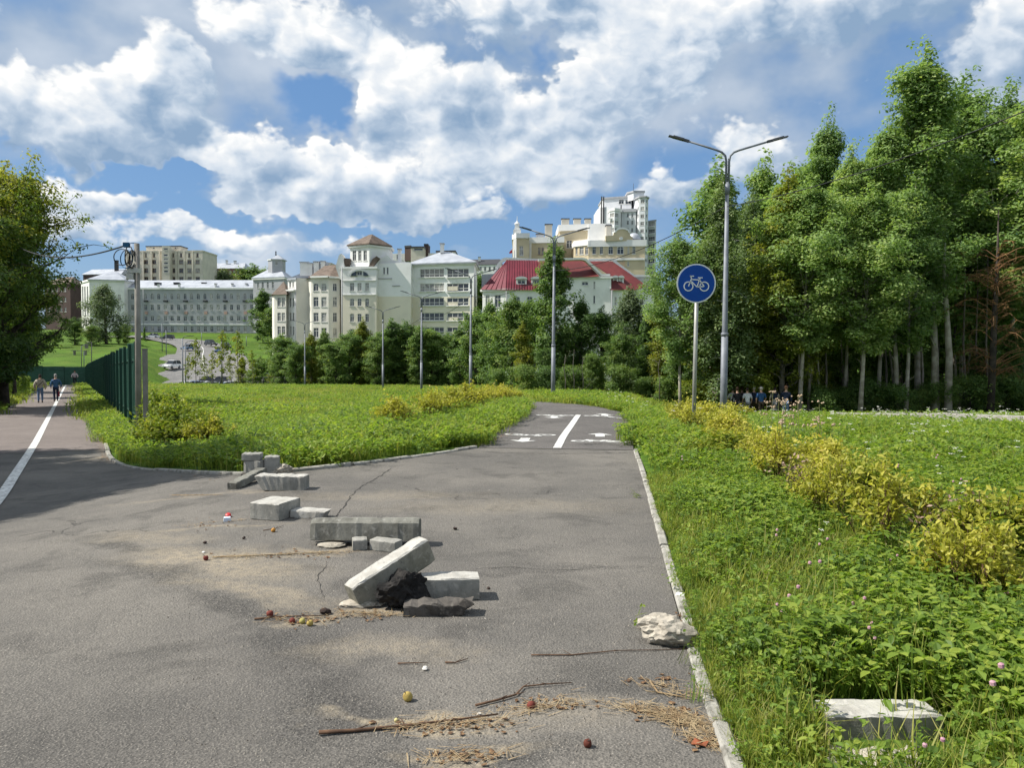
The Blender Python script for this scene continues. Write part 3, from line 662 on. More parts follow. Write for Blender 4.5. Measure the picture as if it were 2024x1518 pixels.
b.block([(775, 238), (862, 236)], 600, 500, white_w, {0: grid([(784, 788), (790, 794)], [(503, 512)])}, back=14, sink=5)
b.block([(800, 234), (812, 233)], 515, 485, brick_w, back=8, cornice=(.5, .2, dark_m)); b.block([(812, 232), (838, 231.5)], 518, 487, panel_w, {0: [(818, 490, 836, 495, 'slit')]}, back=8, cornice=(.4, .3, dark_m)); b.block([(838, 236), (846, 236)], 515, 482, brick_w, back=6, cornice=(.4, .2, dark_m))
b.block([(862, 238), (900, 237)], 520, 495, white_w, back=8, cornice=(.4, .2, dark_m)); b.done()

# --- white and beige apartment house, centre
W = 'white_apartment_house'
b = Bld(W, 'large white and beige apartment house with brown roofed tower above the middle trees', 165, 740)
zsplit = at(780, 586, 164).z
wp = split_paint('paint_white_over_beige', (.82, .815, .795), (.75, .69, .56), zsplit)
pale = stucco('stucco_pale_beige', (.74, .705, .63))
rows5 = [(588, 606), (618, 634.5), (645, 662), (675, 690), (703, 717)]
lp, z0, z1 = b.block([(539, 171), (543, 168), (566, 167), (571, 170)], 760, 582, pale, {1: grid([(549, 555.5), (557.5, 564)], rows5)}, back=6, sink=4)
q = MB(); ap = at(561, 556, 170); ring = [p+(p-sum(lp[:4], Vector((0, 0)))/4).normalized()*.6 for p in lp[:4]]+[lp[4], lp[5]]
q.add([b.L((p.x, p.y, z1)) for p in ring]+[b.L(ap)], [(i, (i+1) % 6, 6) for i in range(6)]); place('roof', q.mesh('roof', brown_roof), b.root)
b.block([(570, 169), (586, 167)], 760, 549, white_w, {0: grid([(573, 576.5), (579, 582.5)], [(557, 568)], 'arch') + grid([(573, 576.5), (579, 582.5)], [(589, 606), (618, 634), (645, 662), (675, 690)])}, back=9, cornice=(.4, .35, zinc), sink=4)
b.band(568, 586, 573, 576, 168.6, 167, trim_w, .8, 'ledge')
b.block([(586, 167.5), (613, 168.5)], 760, 550, pale, back=9, sink=4, cap=zinc)
b.extr('grey_roof', [(572, 549), (611, 549), (655, 519), (640, 517), (600, 538)], 172, 10, zinc)
for x0, x1, r0 in ((593, 609, 519), (609, 617, 521), (620, 630, 518), (634, 641, 517)): b.chimney(x0, x1, r0, 545, 171.5, white_w, zinc)
b.pipe(584.5, 577, 740, 166.9)
rw = [(587, 606), (618, 636), (648, 667), (678, 696)]
wl1 = grid([(620, 630), (635.5, 646)], [(560, 575)], 'arch') + grid([(620, 630), (635.5, 646)], rw); wl2 = grid([(658.5, 666.5)], [(560, 575)], 'arch') + grid([(658.5, 666.5)], rw)
lp, z0, z1 = b.block([(611, 168), (616, 165.5), (650, 164.2), (672, 165.2), (677, 168)], 760, 548, pale, {1: wl1, 2: wl2}, back=8, sink=4)
c0 = sum(lp[:5], Vector((0, 0)))/5; ring = [p+(p-c0).normalized()*.7 for p in lp[:5]]
q = MB(); ra = at(642, 525, 170); rb_ = at(664, 523, 170)
q.add([b.L((p.x, p.y, z1)) for p in ring]+[b.L(ra), b.L(rb_)], [(0, 1, 5), (1, 2, 5), (2, 6, 5), (2, 3, 6), (3, 4, 6)]); place('roof', q.mesh('roof', brown_roof), b.root)
b.band(616, 650, 546, 549.5, 165.3, 164, trim_w, .55, 'eave'); b.band(650, 672, 546, 549.5, 164, 165, trim_w, .55, 'eave')
b.extr('gable_parapet', [(663, 527), (670, 504), (674, 501), (677, 507), (680, 529), (675, 552), (672, 552)], 163.6, 3, white_w)
twc = [(692, 700.5), (707, 715), (722, 729.5)]
tpaint = split_paint('paint_tower', (.74, .735, .715), (.72, .66, .54), zsplit+.2)
b.block([(675, 163.2), (744, 162)], 760, 527, tpaint, {0: grid(twc, [(559, 575)]) + grid(twc, [(590, 605), (620, 636), (650, 664)], 'arch') + [(706, 534, 716, 544, 'plain')]}, back=9, sink=4, cornice=(.4, .3, trim_w))
arc = [(711+21*math.cos(math.pi*k/12), 546-14*math.sin(math.pi*k/12)) for k in range(13)]; arc2 = [(711+18*math.cos(math.pi*k/12), 546-11*math.sin(math.pi*k/12)) for k in range(13)]
b.extr('lunette_moulding', arc+arc2[::-1], 162.2, .5, trim_w)
b.extr('lunette_pane', [(693.5, 545), (697, 540), (704, 536), (704, 545)], 162.3, .3, glass); b.extr('lunette_pane', [(718, 545), (718, 536), (725, 540), (728.5, 545)], 162.1, .3, glass)
for r in (554, 582): b.band(677, 743, r, r+1.5, 163.2, 162, trim_w, .2)
for px in (676.5, 743): b.pipe(px, 530, 745, 162.3, .12)
lp, z0, z1 = b.block([(692, 165.3), (730, 162.6), (769, 166.2)], 530, 482, tpaint, {0: grid([(697, 704), (708, 714.5), (718.5, 725)], [(495, 515)])}, back=5, cornice=(.5, .45, trim_w))
b.hip('tower_roof', [lp[0], lp[1], lp[2], (lp[3]+lp[4])/2], z1+.1, at(726, 463, 166).z, brown_roof, over=.7, inset=.42)
b.extr('side_roof', [(728, 527), (737, 527), (749, 509), (744, 506), (736, 512)], 162.6, 5, brown_roof); b.extr('side_roof', [(679, 525), (692, 522), (692, 511), (681, 510)], 164.5, 4, brown_roof)
lp, z0, z1 = b.block([(745, 164.2), (812, 162.8)], 760, 519, wp, {0: grid([(757.5, 761), (764.5, 768)], [(528, 542)], 'slit')}, back=10, sink=4, cap=zinc)
b.extr('gable', [(746, 520), (746, 512), (757, 508), (766, 504), (775, 513), (790, 517.5), (811, 518), (811, 520)], 164.3, 4, white_w)
b.band(746, 775, 550, 551.5, 164.2, 163.5, pipe_m, .1); b.band(775, 791, 564, 565.5, 163.5, 163.2, pipe_m, .1); b.pipe(791, 536, 740, 164.5, .07)
rB = [(531, 548), (560, 576), (588.5, 604), (618, 633.5), (646.5, 661), (674, 689)]
lp, z0, z1 = b.block([(812, 165.6), (936, 161.2)], 760, 518, wp, {0: grid([(830, 878), (884, 926)], rB, 'wide')}, back=14, sink=4, cornice=(.45, .5, trim_w))
b.hip('roof', lp[:4], z1+.06, at(877, 497, 170).z, zinc, over=.9, inset=.44)
for i, (r0, r1) in enumerate(rB): b.band(829, 879, r1, r1+1.6, 165.0, 163.3, trim_w, .35, 'balcony_sill'); b.band(883, 927, r1, r1+1.6, 163.1, 161.6, trim_w, .35, 'balcony_sill')
for r in (561, 592, 622, 651): b.band(886, 905, r+5, r+13, 163.0, 162.3, cream_w, .12, 'balcony_panel')
b.chimney(786, 792, 493, 520, 168, white_w, zinc); b.chimney(870, 877, 482, 500, 169, white_w, zinc)
for k in range(5): b.band(812.5, 816, 545+28*k, 553+28*k, 165.5, 165.4, trim_w, .3, 'cornice_block')
b.done()

# --- crimson roofed house
b = Bld('crimson_roof_house', 'white house with crimson metal roofs and dormers above the trees right of centre', 158, 1090)
cw = [(959, 967), (977, 989), (1013, 1027), (1040, 1052)]
lp, z0, z1 = b.block([(953, 161), (1000, 158.6), (1074, 158)], 740, 571, white_w, {0: grid(cw[:2], [(583, 607), (618, 637), (650, 668)]), 1: grid(cw[2:], [(586, 607)], 'arch') + grid(cw[2:], [(618, 637)])}, back=10, sink=4, cornice=(.4, .5, trim_w))
q = MB(); pts = [b.L(at(*v)) for v in ((950, 572, 160.6), (1000, 573, 157.9), (1074, 573, 157.3), (1070, 515, 164), (1002, 514, 164.5))]
q.add(pts, [(1, 2, 3, 4), (0, 1, 4)])
for k in range(15):                                                            # standing seams
    f = k/14; lo = Vector(pts[1])*(1-f)+Vector(pts[2])*f; hi = Vector(pts[4])*(1-f)+Vector(pts[3])*f; q.tube([lo+Vector((0, -.04, .03)), hi+Vector((0, -.04, .03))], .06, 4)
for k in range(1, 5):
    f = k/5; lo = Vector(pts[0])*(1-f)+Vector(pts[1])*f; q.tube([lo+Vector((0, -.04, .04)), Vector(pts[4])], .06, 4)
place('roof', q.mesh('roof', pink_roof), b.root)
b.extr('parapet', [(974, 543), (978, 541), (986, 528), (994, 516), (1003, 513), (1066, 515), (1066, 511.5), (1000, 508.5), (992, 511), (982, 523)], 164.6, 1.5, trim_w)
b.extr('side_wall', [(952, 572), (952, 542), (976, 541), (985, 530), (985, 572)], 163.5, 4, grey_w)
def dormer(px0, px1, r0, r1, d):
    b.block([(px0, d), (px1, d-.2)], r1, r0+3, white_w, {0: [(px0+3, r0+5, px1-3, r1-1, 'plain')]}, back=3)
    n = 8; cx = (px0+px1)/2; w = (px1-px0)/2+1.5; b.extr('dormer_roof', [(cx+w*math.cos(math.pi*k/n), r0+4-5*math.sin(math.pi*k/n)) for k in range(n+1)], d-.5, 3.6, trim_w)
dormer(1020, 1041, 547, 562, 159.0); dormer(1050, 1071, 547, 562, 158.8)
lp, z0, z1 = b.block([(1074, 159.5), (1140, 158), (1206, 157)], 740, 547, white_w, {1: [(1148, 556, 1161, 563.5, 'arch'), (1171, 556, 1175, 571, 'slit'), (1171, 584, 1175, 600, 'slit')]}, back=10, sink=4, cornice=(.35, .35, trim_w))
q = MB(); q.add([b.L(at(*v)) for v in ((1074, 548, 158.5), (1140, 548, 157.4), (1185, 546, 156.6), (1152, 514, 162.5), (1060, 514, 164))], [(0, 1, 2, 3, 4)]); place('roof', q.mesh('roof', red_roof), b.root)
b.extr('parapet', [(1064, 515), (1150, 513), (1157, 515), (1189, 545), (1206, 545), (1206, 541), (1190, 541), (1160, 511), (1151, 509), (1064, 511)], 157.2, 2, trim_w)
lp, z0, z1 = b.block([(1206, 157.5), (1290, 158)], 740, 572, white_w, {0: grid([(1213, 1217), (1222, 1226), (1240, 1248), (1262, 1270)], [(587, 602), (618, 634)])}, back=10, sink=4, cornice=(.35, .4, trim_w))
q = MB(); q.add([b.L(at(*v)) for v in ((1206, 573, 156.8), (1256, 573, 156.9), (1281, 566, 158.5), (1210, 516, 164), (1163, 516, 164.5), (1205, 545, 159.5))], [(0, 1, 3, 4, 5), (1, 2, 3)]); place('roof', q.mesh('roof', red_roof), b.root)
b.extr('parapet', [(1163, 516), (1210, 515), (1252, 547), (1290, 547), (1290, 543), (1254, 543), (1212, 511), (1163, 512)], 164.8, 2, trim_w)
b.extr('side_wall', [(1252, 547), (1290, 547), (1290, 572), (1275, 572)], 165.2, 4, grey_w)
dormer(1211, 1222, 545, 563, 158.6); dormer(1223, 1233, 545, 563, 158.6)
b.pipe(1208, 573, 700, 156.8); b.pipe(1000, 574, 700, 158.2); b.done()

# --- yellow complex
b = Bld('yellow_mansion_block', 'ochre yellow block with white cornices chimneys and a clock gable below the tower', 195, 1140)
co = (1.4, .35, trim_w)
b.block([(1013, 198), (1020, 195), (1045, 195)], 560, 461, yellow_w, {1: [(1026, 486, 1034, 505, 'plain')]}, back=12, cornice=(1.2, .4, trim_w), sink=8)
b.band(1015, 1021, 470, 560, 195.4, 195, trim_w, .25, 'pilaster')
q = MB(); p = at(1022, 462, 197); q.box((0, 0, .6), (1.9, 1.9, 1.2)); q.box((0, 0, 1.9), (1.3, 1.3, 1.5), taper=.8); q.lathe([(.7, 2.6), (.55, 2.9), (.2, 3.2), (.06, 3.6), (.05, 4.6)], 8); place('finial', q.mesh('finial', trim_w), b.root, b.L((p.x, p.y, p.z-.2)))
b.block([(1040, 199), (1113, 197)], 560, 468, yellow_w, {0: grid([(1063, 1068), (1070, 1075), (1090, 1095), (1100, 1106)], [(489, 503)])}, back=12, cornice=co, sink=8, fm=bframe)
b.band(1046, 1050, 475, 560, 198.8, 198.7, trim_w, .3, 'pilaster'); b.chimney(1077.5, 1091.5, 444, 470, 201, panel_w); b.chimney(1060, 1075, 463, 470, 202, zinc)
b.block([(1105, 203), (1164, 201)], 560, 443, yellow_w, {0: [(1119, 475, 1130, 490, 'plain')]}, back=12, cornice=(1.5, .6, trim_w), sink=8)
for x0, x1 in ((1110, 1125), (1134, 1148), (1156, 1168)): b.chimney(x0, x1, 433, 445, 205, panel_w)
b.block([(1162, 200), (1209, 199)], 520, 441, trim_w, back=10); b.chimney(1198, 1208, 446, 476, 198, panel_w)
b.block([(1134, 195.5), (1163, 192)], 560, 473, yellow_w, {0: grid([(1137, 1141), (1145, 1153), (1156, 1162)], [(488, 503)])}, back=12, cornice=co, sink=8)
wl = grid([(1170, 1177), (1185, 1191)], [(487, 502)]) + grid([(1202, 1211), (1219, 1232)], [(487, 502)], 'arch') + grid([(1239.5, 1243), (1249, 1255)], [(487, 502)]) + grid([(1224, 1232), (1239.5, 1243)], [(516, 526)])
b.block([(1163, 192), (1274, 190)], 580, 474, yellow_w, {0: wl}, back=12, cornice=(1.5, .4, trim_w), sink=8)
b.band(1163, 1274, 511, 515, 192, 190, trim_w, .3)
for x in (1199, 1216, 1245, 1268): b.band(x, x+3, 514, 560, 191.3, 191.2, trim_w, .25, 'pilaster')
for i, x in enumerate((1205, 1222, 1250)): b.band(x, x+13, 517, 545, 191.0-.2*i, 190.9-.2*i, peach_w, .06, 'panel')
gb = [(1197, 476), (1197, 466), (1212, 465), (1214, 459)] + [(1230+13*math.cos(math.pi-math.pi*k/8), 459-7*math.sin(math.pi*k/8)) for k in range(9)] + [(1246, 465), (1250, 469), (1252, 476)]
b.extr('clock_gable', gb, 190.4, 1.2, yellow_w)
gt = [(1214, 459)] + [(1230+15*math.cos(math.pi-math.pi*k/8), 458-9*math.sin(math.pi*k/8)) for k in range(9)] + [(1246, 459)] + [(1230+12*math.cos(math.pi*k/8), 459-6.5*math.sin(math.pi*k/8)) for k in range(9)]
b.extr('gable_moulding', gt, 190.2, 1.0, trim_w)
b.extr('clock_face', [(1228+3.5*math.cos(2*math.pi*k/14), 471-3.5*math.sin(2*math.pi*k/14)) for k in range(14)], 190.0, .5, trim_w)
q = MB(); q.lathe([(1.7*math.cos(math.pi/2*k/6), 1.7*math.sin(math.pi/2*k/6)) for k in range(7)], 12); p = at(1253, 474, 193); place('dome', q.mesh('dome', zinc), b.root, b.L((p.x, p.y, p.z)))
flag = mat('flag_red', (.62, .05, .05), (.5, .04, .05), scale=2)
q = MB(); p0 = b.L(at(1013.5, 508, 195)); p1 = b.L(at(1012, 489, 195)); q.tube([p0, p1], .05, 6); place('flag_pole', q.mesh('flag_pole', pipe_m), b.root)
q = MB()
for k in range(4):
    a0, a1 = 1013-k*1.6, 1013-(k+1)*1.6; q.prism([b.L(at(a0, 492+k*1.5, 195)), b.L(at(a1, 493.5+k*1.6, 195)), b.L(at(a1, 500+k*.3, 195)), b.L(at(a0, 500+k*.2, 195))], (0, .05, 0))
place('flag', q.mesh('flag', flag), b.root); b.done()

# --- white tower block
b = Bld('tower_block', 'pale grey stepped apartment tower with round corner bay, tallest building', 312, 1235, 'tower')
R_ = lambda r0, n, h=7: [(r0+14.7*k, r0+14.7*k+h) for k in range(n)]
b.block([(1179, 320), (1184, 316), (1201, 314)], 580, 410, tower_w, {}, back=14, sink=6)
for x in (1188, 1192): b.band(x, x+1.6, 388, 470, 315, 314.8, dark_m, .4, 'vent_shaft')
b.block([(1190, 322), (1246, 318)], 580, 387, tower_w, {0: grid([(1221, 1231), (1234, 1245)], R_(394, 1, 9))}, back=16, cornice=(.6, .5, grey_w), sink=6)
b.block([(1200, 316), (1203, 311), (1213, 309), (1222, 310), (1227, 313)], 580, 411, tower_w, {1: grid([(1204, 1212)], R_(421, 10, 8), 'wide'), 2: grid([(1213.5, 1221)], R_(421, 10, 8), 'wide')}, back=10, sink=6, cornice=(1, .3, trim_w))
for k in range(10): b.band(1203, 1222, 431+14.7*k, 433+14.7*k, 310.6, 309.7, trim_w, .5, 'balcony')
b.band(1225.5, 1227.5, 405, 520, 312.6, 312.5, dark_m, .4, 'vent_shaft')
b.block([(1227, 314), (1255, 312)], 580, 412, tower_w, {0: grid([(1237, 1241), (1246, 1250)], R_(421, 10, 8))}, back=14, cornice=(1.2, .5, grey_w), sink=6)
b.block([(1254, 314), (1261, 310), (1273, 309), (1279, 312)], 580, 387, tower_w, {0: grid([(1258, 1260)], R_(394, 12, 6), 'slit'), 1: grid([(1264, 1271)], R_(394, 12, 7)), 2: grid([(1275, 1277.5)], R_(394, 12, 6), 'slit')}, back=14, cornice=(.5, .7, grey_w), sink=6)
b.block([(1241, 318), (1252, 315), (1273, 315)], 395, 377, tower_w, {}, back=8, cornice=(.6, .5, grey_w))
b.block([(1278, 316), (1295, 313)], 580, 434, tower_w, {0: grid([(1280.5, 1292.5)], R_(438, 9, 8), 'wide')}, back=14, cornice=(.5, .4, grey_w), sink=6)
for k in range(9): b.band(1279.5, 1294, 448+14.7*k, 449.5+14.7*k, 315.7, 313.2, trim_w, .4, 'balcony')
q = MB(); p = at(1252, 377, 317); q.tube([(0, 0, 0), (0, 0, 3)], .08, 5); place('antenna', q.mesh('antenna', dark_m), b.root, b.L((p.x, p.y, p.z))); b.done()
# ================================================================== TREES
bark_grey = mat('bark_grey', (.20, .18, .15), (.11, .10, .085), rough=.95, scale=3, coords='Object', bump=.6, bscale=14)
bark_pale = mat('bark_pale', (.42, .385, .325), (.22, .195, .16), rough=.9, scale=2.0, coords='Object', bump=.5, bscale=10)
bark_dark = mat('bark_dark', (.075, .06, .05), (.035, .03, .025), rough=.95, scale=4, coords='Object', bump=.6, bscale=14)
bark_birch = mat('bark_birch', (.60, .59, .55), (.10, .09, .08), rough=.8, scale=3, coords='Object', lo=.52, hi=.6)
dead_m = mat('dead_branch', (.27, .145, .06), (.17, .095, .05), rough=.9, scale=3)
leaf_wood = leaf_mat('leaf_wood', (0.105, 0.184, 0.063), (0.230, 0.339, 0.108), (0.404, 0.479, 0.165), trans=.45, hue=.35)
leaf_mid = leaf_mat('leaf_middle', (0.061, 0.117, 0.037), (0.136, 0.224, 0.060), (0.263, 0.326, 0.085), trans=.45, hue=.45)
leaf_yel = leaf_mat('leaf_yellowing', (0.094, 0.132, 0.020), (0.198, 0.237, 0.033), (0.341, 0.303, 0.042), trans=.48, hue=.3)
leaf_left = leaf_mat('leaf_left_tree', (0.043, 0.089, 0.022), (0.129, 0.194, 0.035), (0.345, 0.324, 0.048), trans=.45, hue=.2)
leaf_birch = leaf_mat('leaf_birch', (0.086, 0.139, 0.056), (0.159, 0.225, 0.084), (0.265, 0.324, 0.127), trans=.42, hue=.2)
leaf_willow = leaf_mat('leaf_willow', (.08, .12, .055), (.13, .18, .085), (.21, .26, .13), trans=.4, hue=.2)
leaf_hedge = leaf_mat('leaf_hedge', (.05, .095, .014), (.12, .18, .02), (.22, .27, .03), trans=.4, hue=.2)

def leaves(C, N, size, tint, r, aspect=.62, fold=.18):
    """C centres, N normals -> one folded quad per leaf"""
    n = len(C); N = N/np.linalg.norm(N, axis=1, keepdims=True)
    A = r.normal(size=(n, 3)); A -= N*(A*N).sum(1, keepdims=True); A /= np.linalg.norm(A, axis=1, keepdims=True); B = np.cross(N, A)
    s = (size*r.uniform(.65, 1.35, n))[:, None]
    V = np.stack([C-A*s*.5, C+B*s*aspect*.5+N*s*fold*.5, C+A*s*.55, C-B*s*aspect*.5+N*s*fold*.5], 1).reshape(-1, 3)
    return V, np.arange(4*n).reshape(n, 4), np.repeat(np.clip(tint, 0, 1), 4)

def tree_meshes(seed, H, base, rad, nleaf, lsize, leafm, barkm, shape='oval', trunk_r=.25, limbs=22, droop=0.0, lean=.02, clump=.8, fork=False, tint_top=.0, gap=.0, upr=.35, var=(.72, 1.18)):
    """returns trunk mesh (with limbs) and crown mesh, for a tree of height H with the crown from base*H up"""
    r = np.random.default_rng(seed); m = MB()
    top = H*.94; pts = []; ph = r.uniform(0, 6.28); wob = H*.012
    for k in range(9):
        f = k/8; pts.append(Vector((math.sin(ph+f*4)*wob*f+lean*H*f*math.cos(ph), math.cos(ph*1.7+f*5)*wob*f+lean*H*f*math.sin(ph), -0.3*(k == 0)+top*f)))
    m.tube(pts, [trunk_r*(1.25 if k == 0 else 1)*(1-.93*(k/8)**1.1) for k in range(9)], 8)
    def axis(f):
        f = min(max(f, 0), .999)*8; i = int(f); return pts[i].lerp(pts[i+1], f-i)
    def env(f):                                              # crown radius at height fraction f of the crown
        if shape == 'oval': return max(.08, math.sin(math.pi*min(1, max(0, (f*.93+.07)))**.85))**.75
        if shape == 'tall': return max(.12, (1-f)**.50*min(1.05, .55+f*1.7))
        if shape == 'cone': return max(.05, (1-f)**.9)
        if shape == 'wide': return max(.15, (1-f**2.2)**.5*min(1, .55+f*1.6))
    C, W = [], []
    ga = r.uniform(0, 6.28)
    for k in range(limbs):
        f = (k+.5)/limbs*.98; f = f**.9; h = base+(1-base)*f
        a = ga+k*2.39996+r.normal()*.25; L = rad*env(f)*r.uniform(*var)
        up = upr+.75*f+r.normal()*.15
        p0 = axis(max(.03, h-.06*(1-base)-.02)); d = Vector((math.cos(a), math.sin(a), up)).normalized()
        p = [p0]; ns = 5
        for j in range(1, ns+1):
            g_ = j/ns; q = p0+d*(L*g_)*1.05; q.z += L*(.10*g_*g_ if not droop else -droop*g_*g_*.9)
            q += Vector(r.normal(size=3)*.035*L); p.append(q)
        r0 = max(.02, trunk_r*.42*(1-f*.75)); m.tube(p, [r0*(1-.85*j/ns) for j in range(ns+1)], 5, caps=False)
        tw = r.uniform(.6, 1.25)
        for j in range(1, ns+1):
            if j/ns < .25: continue
            C.append(p[j]); W.append((.75+.6*j/ns)*tw)
            for _ in range(2 if L > .6 else 1):
                sd_ = Vector(r.normal(size=3)); sd_.z = abs(sd_.z)*.4-(droop*.9); e = p[j]+sd_.normalized()*L*r.uniform(.16, .36)
                if L > 1.0: m.tube([p[j], p[j].lerp(e, .5)+Vector((0, 0, .03*L)), e], [r0*.3, r0*.2, .008], 4, caps=False)
                C.append(e); W.append(r.uniform(.6, 1.15)*tw)
    for k in range(12): C.append(axis(.999)+Vector((r.normal()*.06*rad, r.normal()*.06*rad, H*(.045-.010*k)))); W.append(.55+.05*k)
    C = np.array([tuple(c) for c in C]); W = np.array(W)
    if gap:
        keep = r.random(len(C)) > gap; C, W = C[keep], W[keep]
    cr = clump*np.clip(W, .5, 1.4)*(.75+.5*r.random(len(C)))
    prob = W**2*cr; idx = r.choice(len(C), nleaf, p=prob/prob.sum())
    dirv = r.normal(size=(nleaf, 3)); dirv /= np.linalg.norm(dirv, axis=1, keepdims=True)
    rr = r.random(nleaf)**.45; sc = np.array([1.0, 1.0, .72 if not droop else 1.25])
    Pp = C[idx]+dirv*(rr*cr[idx])[:, None]*sc
    if droop: Pp[:, 2] -= droop*.5*rr*cr[idx]
    cent = np.array([pts[4].x, pts[4].y, 0]); outw = Pp-cent; outw[:, 2] *= .25
    N = dirv*.7+np.array([0, 0, .75])+r.normal(size=(nleaf, 3))*.45+outw/np.maximum(1e-3, np.linalg.norm(outw, axis=1, keepdims=True))*.25
    ct = r.normal(size=len(C))*.16
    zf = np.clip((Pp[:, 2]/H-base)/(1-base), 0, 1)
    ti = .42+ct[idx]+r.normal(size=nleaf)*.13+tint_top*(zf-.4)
    V, Q_, tt = leaves(Pp, N, lsize, ti, r)
    return m.mesh('trunk', barkm), np_mesh('crown', V, Q_, [leafm], tt)
PROTO = {}
names = ['first', 'second', 'third', 'fourth', 'fifth', 'sixth', 'seventh', 'eighth', 'ninth', 'tenth', 'eleventh', 'twelfth', 'thirteenth', 'fourteenth', 'fifteenth', 'sixteenth', 'seventeenth', 'eighteenth', 'nineteenth', 'twentieth', 'twenty first', 'twenty second', 'twenty third', 'twenty fourth']
def tree(name, kind, label, loc, h, group=None, rot=None, wide=1.0, cat='tree'):
    tm, cm, H0 = PROTO[kind]; s = h/H0
    o = thing(name, label, cat, loc, random.uniform(0, 6.28) if rot is None else rot, group, (s*wide, s*wide, s))
    place('trunk', tm, o); place('crown', cm, o); return o
def proto(kind, H, *a, **k): PROTO[kind] = (*tree_meshes(a[0], H, *a[1:], **k), H)
#       kind     H   seed base rad  leaves size
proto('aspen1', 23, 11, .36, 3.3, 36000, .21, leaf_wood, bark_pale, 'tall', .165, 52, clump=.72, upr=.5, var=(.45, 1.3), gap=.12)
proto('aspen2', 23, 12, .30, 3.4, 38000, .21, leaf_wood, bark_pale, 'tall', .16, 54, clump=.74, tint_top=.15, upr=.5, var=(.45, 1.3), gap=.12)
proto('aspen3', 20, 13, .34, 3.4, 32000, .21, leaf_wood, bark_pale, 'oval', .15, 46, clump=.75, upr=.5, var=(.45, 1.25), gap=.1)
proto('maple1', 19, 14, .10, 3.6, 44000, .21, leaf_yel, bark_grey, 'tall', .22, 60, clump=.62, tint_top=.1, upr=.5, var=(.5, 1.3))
proto('inner1', 20, 15, .36, 2.6, 12000, .28, leaf_wood, bark_grey, 'oval', .13, 30, clump=.8, lean=.03, upr=.6, var=(.5, 1.3))
proto('inner2', 19, 16, .30, 2.4, 12000, .28, leaf_wood, bark_dark, 'oval', .11, 30, clump=.8, lean=.06, upr=.6, var=(.5, 1.3))
proto('birch', 18, 17, .22, 2.5, 20000, .18, leaf_birch, bark_birch, 'tall', .17, 26, droop=.85, clump=.75, gap=.12)
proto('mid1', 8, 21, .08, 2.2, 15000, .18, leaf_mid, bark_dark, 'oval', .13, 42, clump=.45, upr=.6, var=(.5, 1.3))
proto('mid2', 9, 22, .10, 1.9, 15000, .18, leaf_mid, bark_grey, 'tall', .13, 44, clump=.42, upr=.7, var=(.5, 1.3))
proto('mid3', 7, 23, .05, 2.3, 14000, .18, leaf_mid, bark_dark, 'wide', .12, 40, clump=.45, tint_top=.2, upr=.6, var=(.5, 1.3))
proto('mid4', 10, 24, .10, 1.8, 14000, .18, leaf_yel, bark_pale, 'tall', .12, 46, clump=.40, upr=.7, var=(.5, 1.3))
proto('bush', 2.6, 25, .02, 1.5, 5500, .13, leaf_mid, bark_dark, 'wide', .05, 16, clump=.42, tint_top=.2)
proto('willow', 12, 26, .14, 4.0, 14000, .30, leaf_willow, bark_dark, 'oval', .28, 26, droop=.4, clump=1.0)
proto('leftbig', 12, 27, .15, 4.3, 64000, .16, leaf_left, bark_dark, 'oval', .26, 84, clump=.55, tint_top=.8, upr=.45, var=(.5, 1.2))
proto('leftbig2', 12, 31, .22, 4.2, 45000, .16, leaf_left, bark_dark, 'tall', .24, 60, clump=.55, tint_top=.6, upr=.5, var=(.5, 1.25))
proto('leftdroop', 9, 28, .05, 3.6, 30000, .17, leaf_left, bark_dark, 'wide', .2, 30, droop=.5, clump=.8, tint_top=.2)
proto('sapling', 4.5, 29, .30, .75, 420, .20, leaf_yel, bark_grey, 'tall', .035, 14, clump=.30)
proto('conifer', 8, 30, .04, 2.0, 9000, .22, leaf_mid, bark_dark, 'cone', .15, 34, droop=.2, clump=.5)

def top_h(px, row, p):
    """height of something standing at ground point p whose top is seen at this row"""
    return at(px, row, p.y).z - p.z
# --- the wood on the right: front row, left to right
front_row = [('birch_tree', 'birch', 1432, 327, 46, 'drooping grey green birch directly behind the nearest street lamp', .92),
    ('birch_tree', 'birch', 1490, 360, 50, 'lower birch between the drooping birch and the yellowing maple', .85),
    ('green_tree', 'aspen3', 1345, 440, 47, 'rounded green tree left of the blue bicycle sign', .95),
    ('maple_tree', 'maple1', 1418, 500, 49, 'low brownish green maple between the sign and the nearest lamp', 1.1),
    ('maple_tree', 'maple1', 1545, 322, 47, 'tall yellow green maple at the left end of the tall wood', .9),
    ('aspen_tree', 'aspen2', 1615, 196, 51, 'tall aspen whose top stands just right of the yellow green maple', .75),
    ('aspen_tree', 'aspen1', 1668, 262, 48, 'aspen with lower top in the notch beside the second tall aspen', .8),
    ('aspen_tree', 'aspen2', 1735, 200, 48, 'broad aspen left of the tallest tree of the wood', .85),
    ('aspen_tree', 'aspen1', 1815, 66, 49, 'tallest aspen of the wood with feathery top near the upper right', .95),
    ('aspen_tree', 'aspen3', 1900, 118, 53, 'thin topped aspen just right of the tallest one', .85),
    ('aspen_tree', 'aspen1', 1995, 135, 51, 'aspen near the right frame edge behind the cable', .8),
    ('aspen_tree', 'aspen1', 2050, 90, 46, 'aspen cut off by the right edge of the photo', 1.0),
    ('aspen_tree', 'aspen3', 1580, 330, 45.5, 'shorter leafy aspen in front of the wood behind the walking group', 1.0),
    ('aspen_tree', 'aspen3', 1700, 345, 45, 'shorter bushy aspen standing forward of the broad aspen', 1.05),
    ('aspen_tree', 'aspen3', 1790, 330, 46, 'shorter aspen standing forward below the tallest one', .95)]
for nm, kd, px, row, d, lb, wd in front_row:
    p = col_at(px, d); tree(nm, kd, lb, p, top_h(px, row, p), 'trees at the front of the right hand wood', wide=wd*1.22)
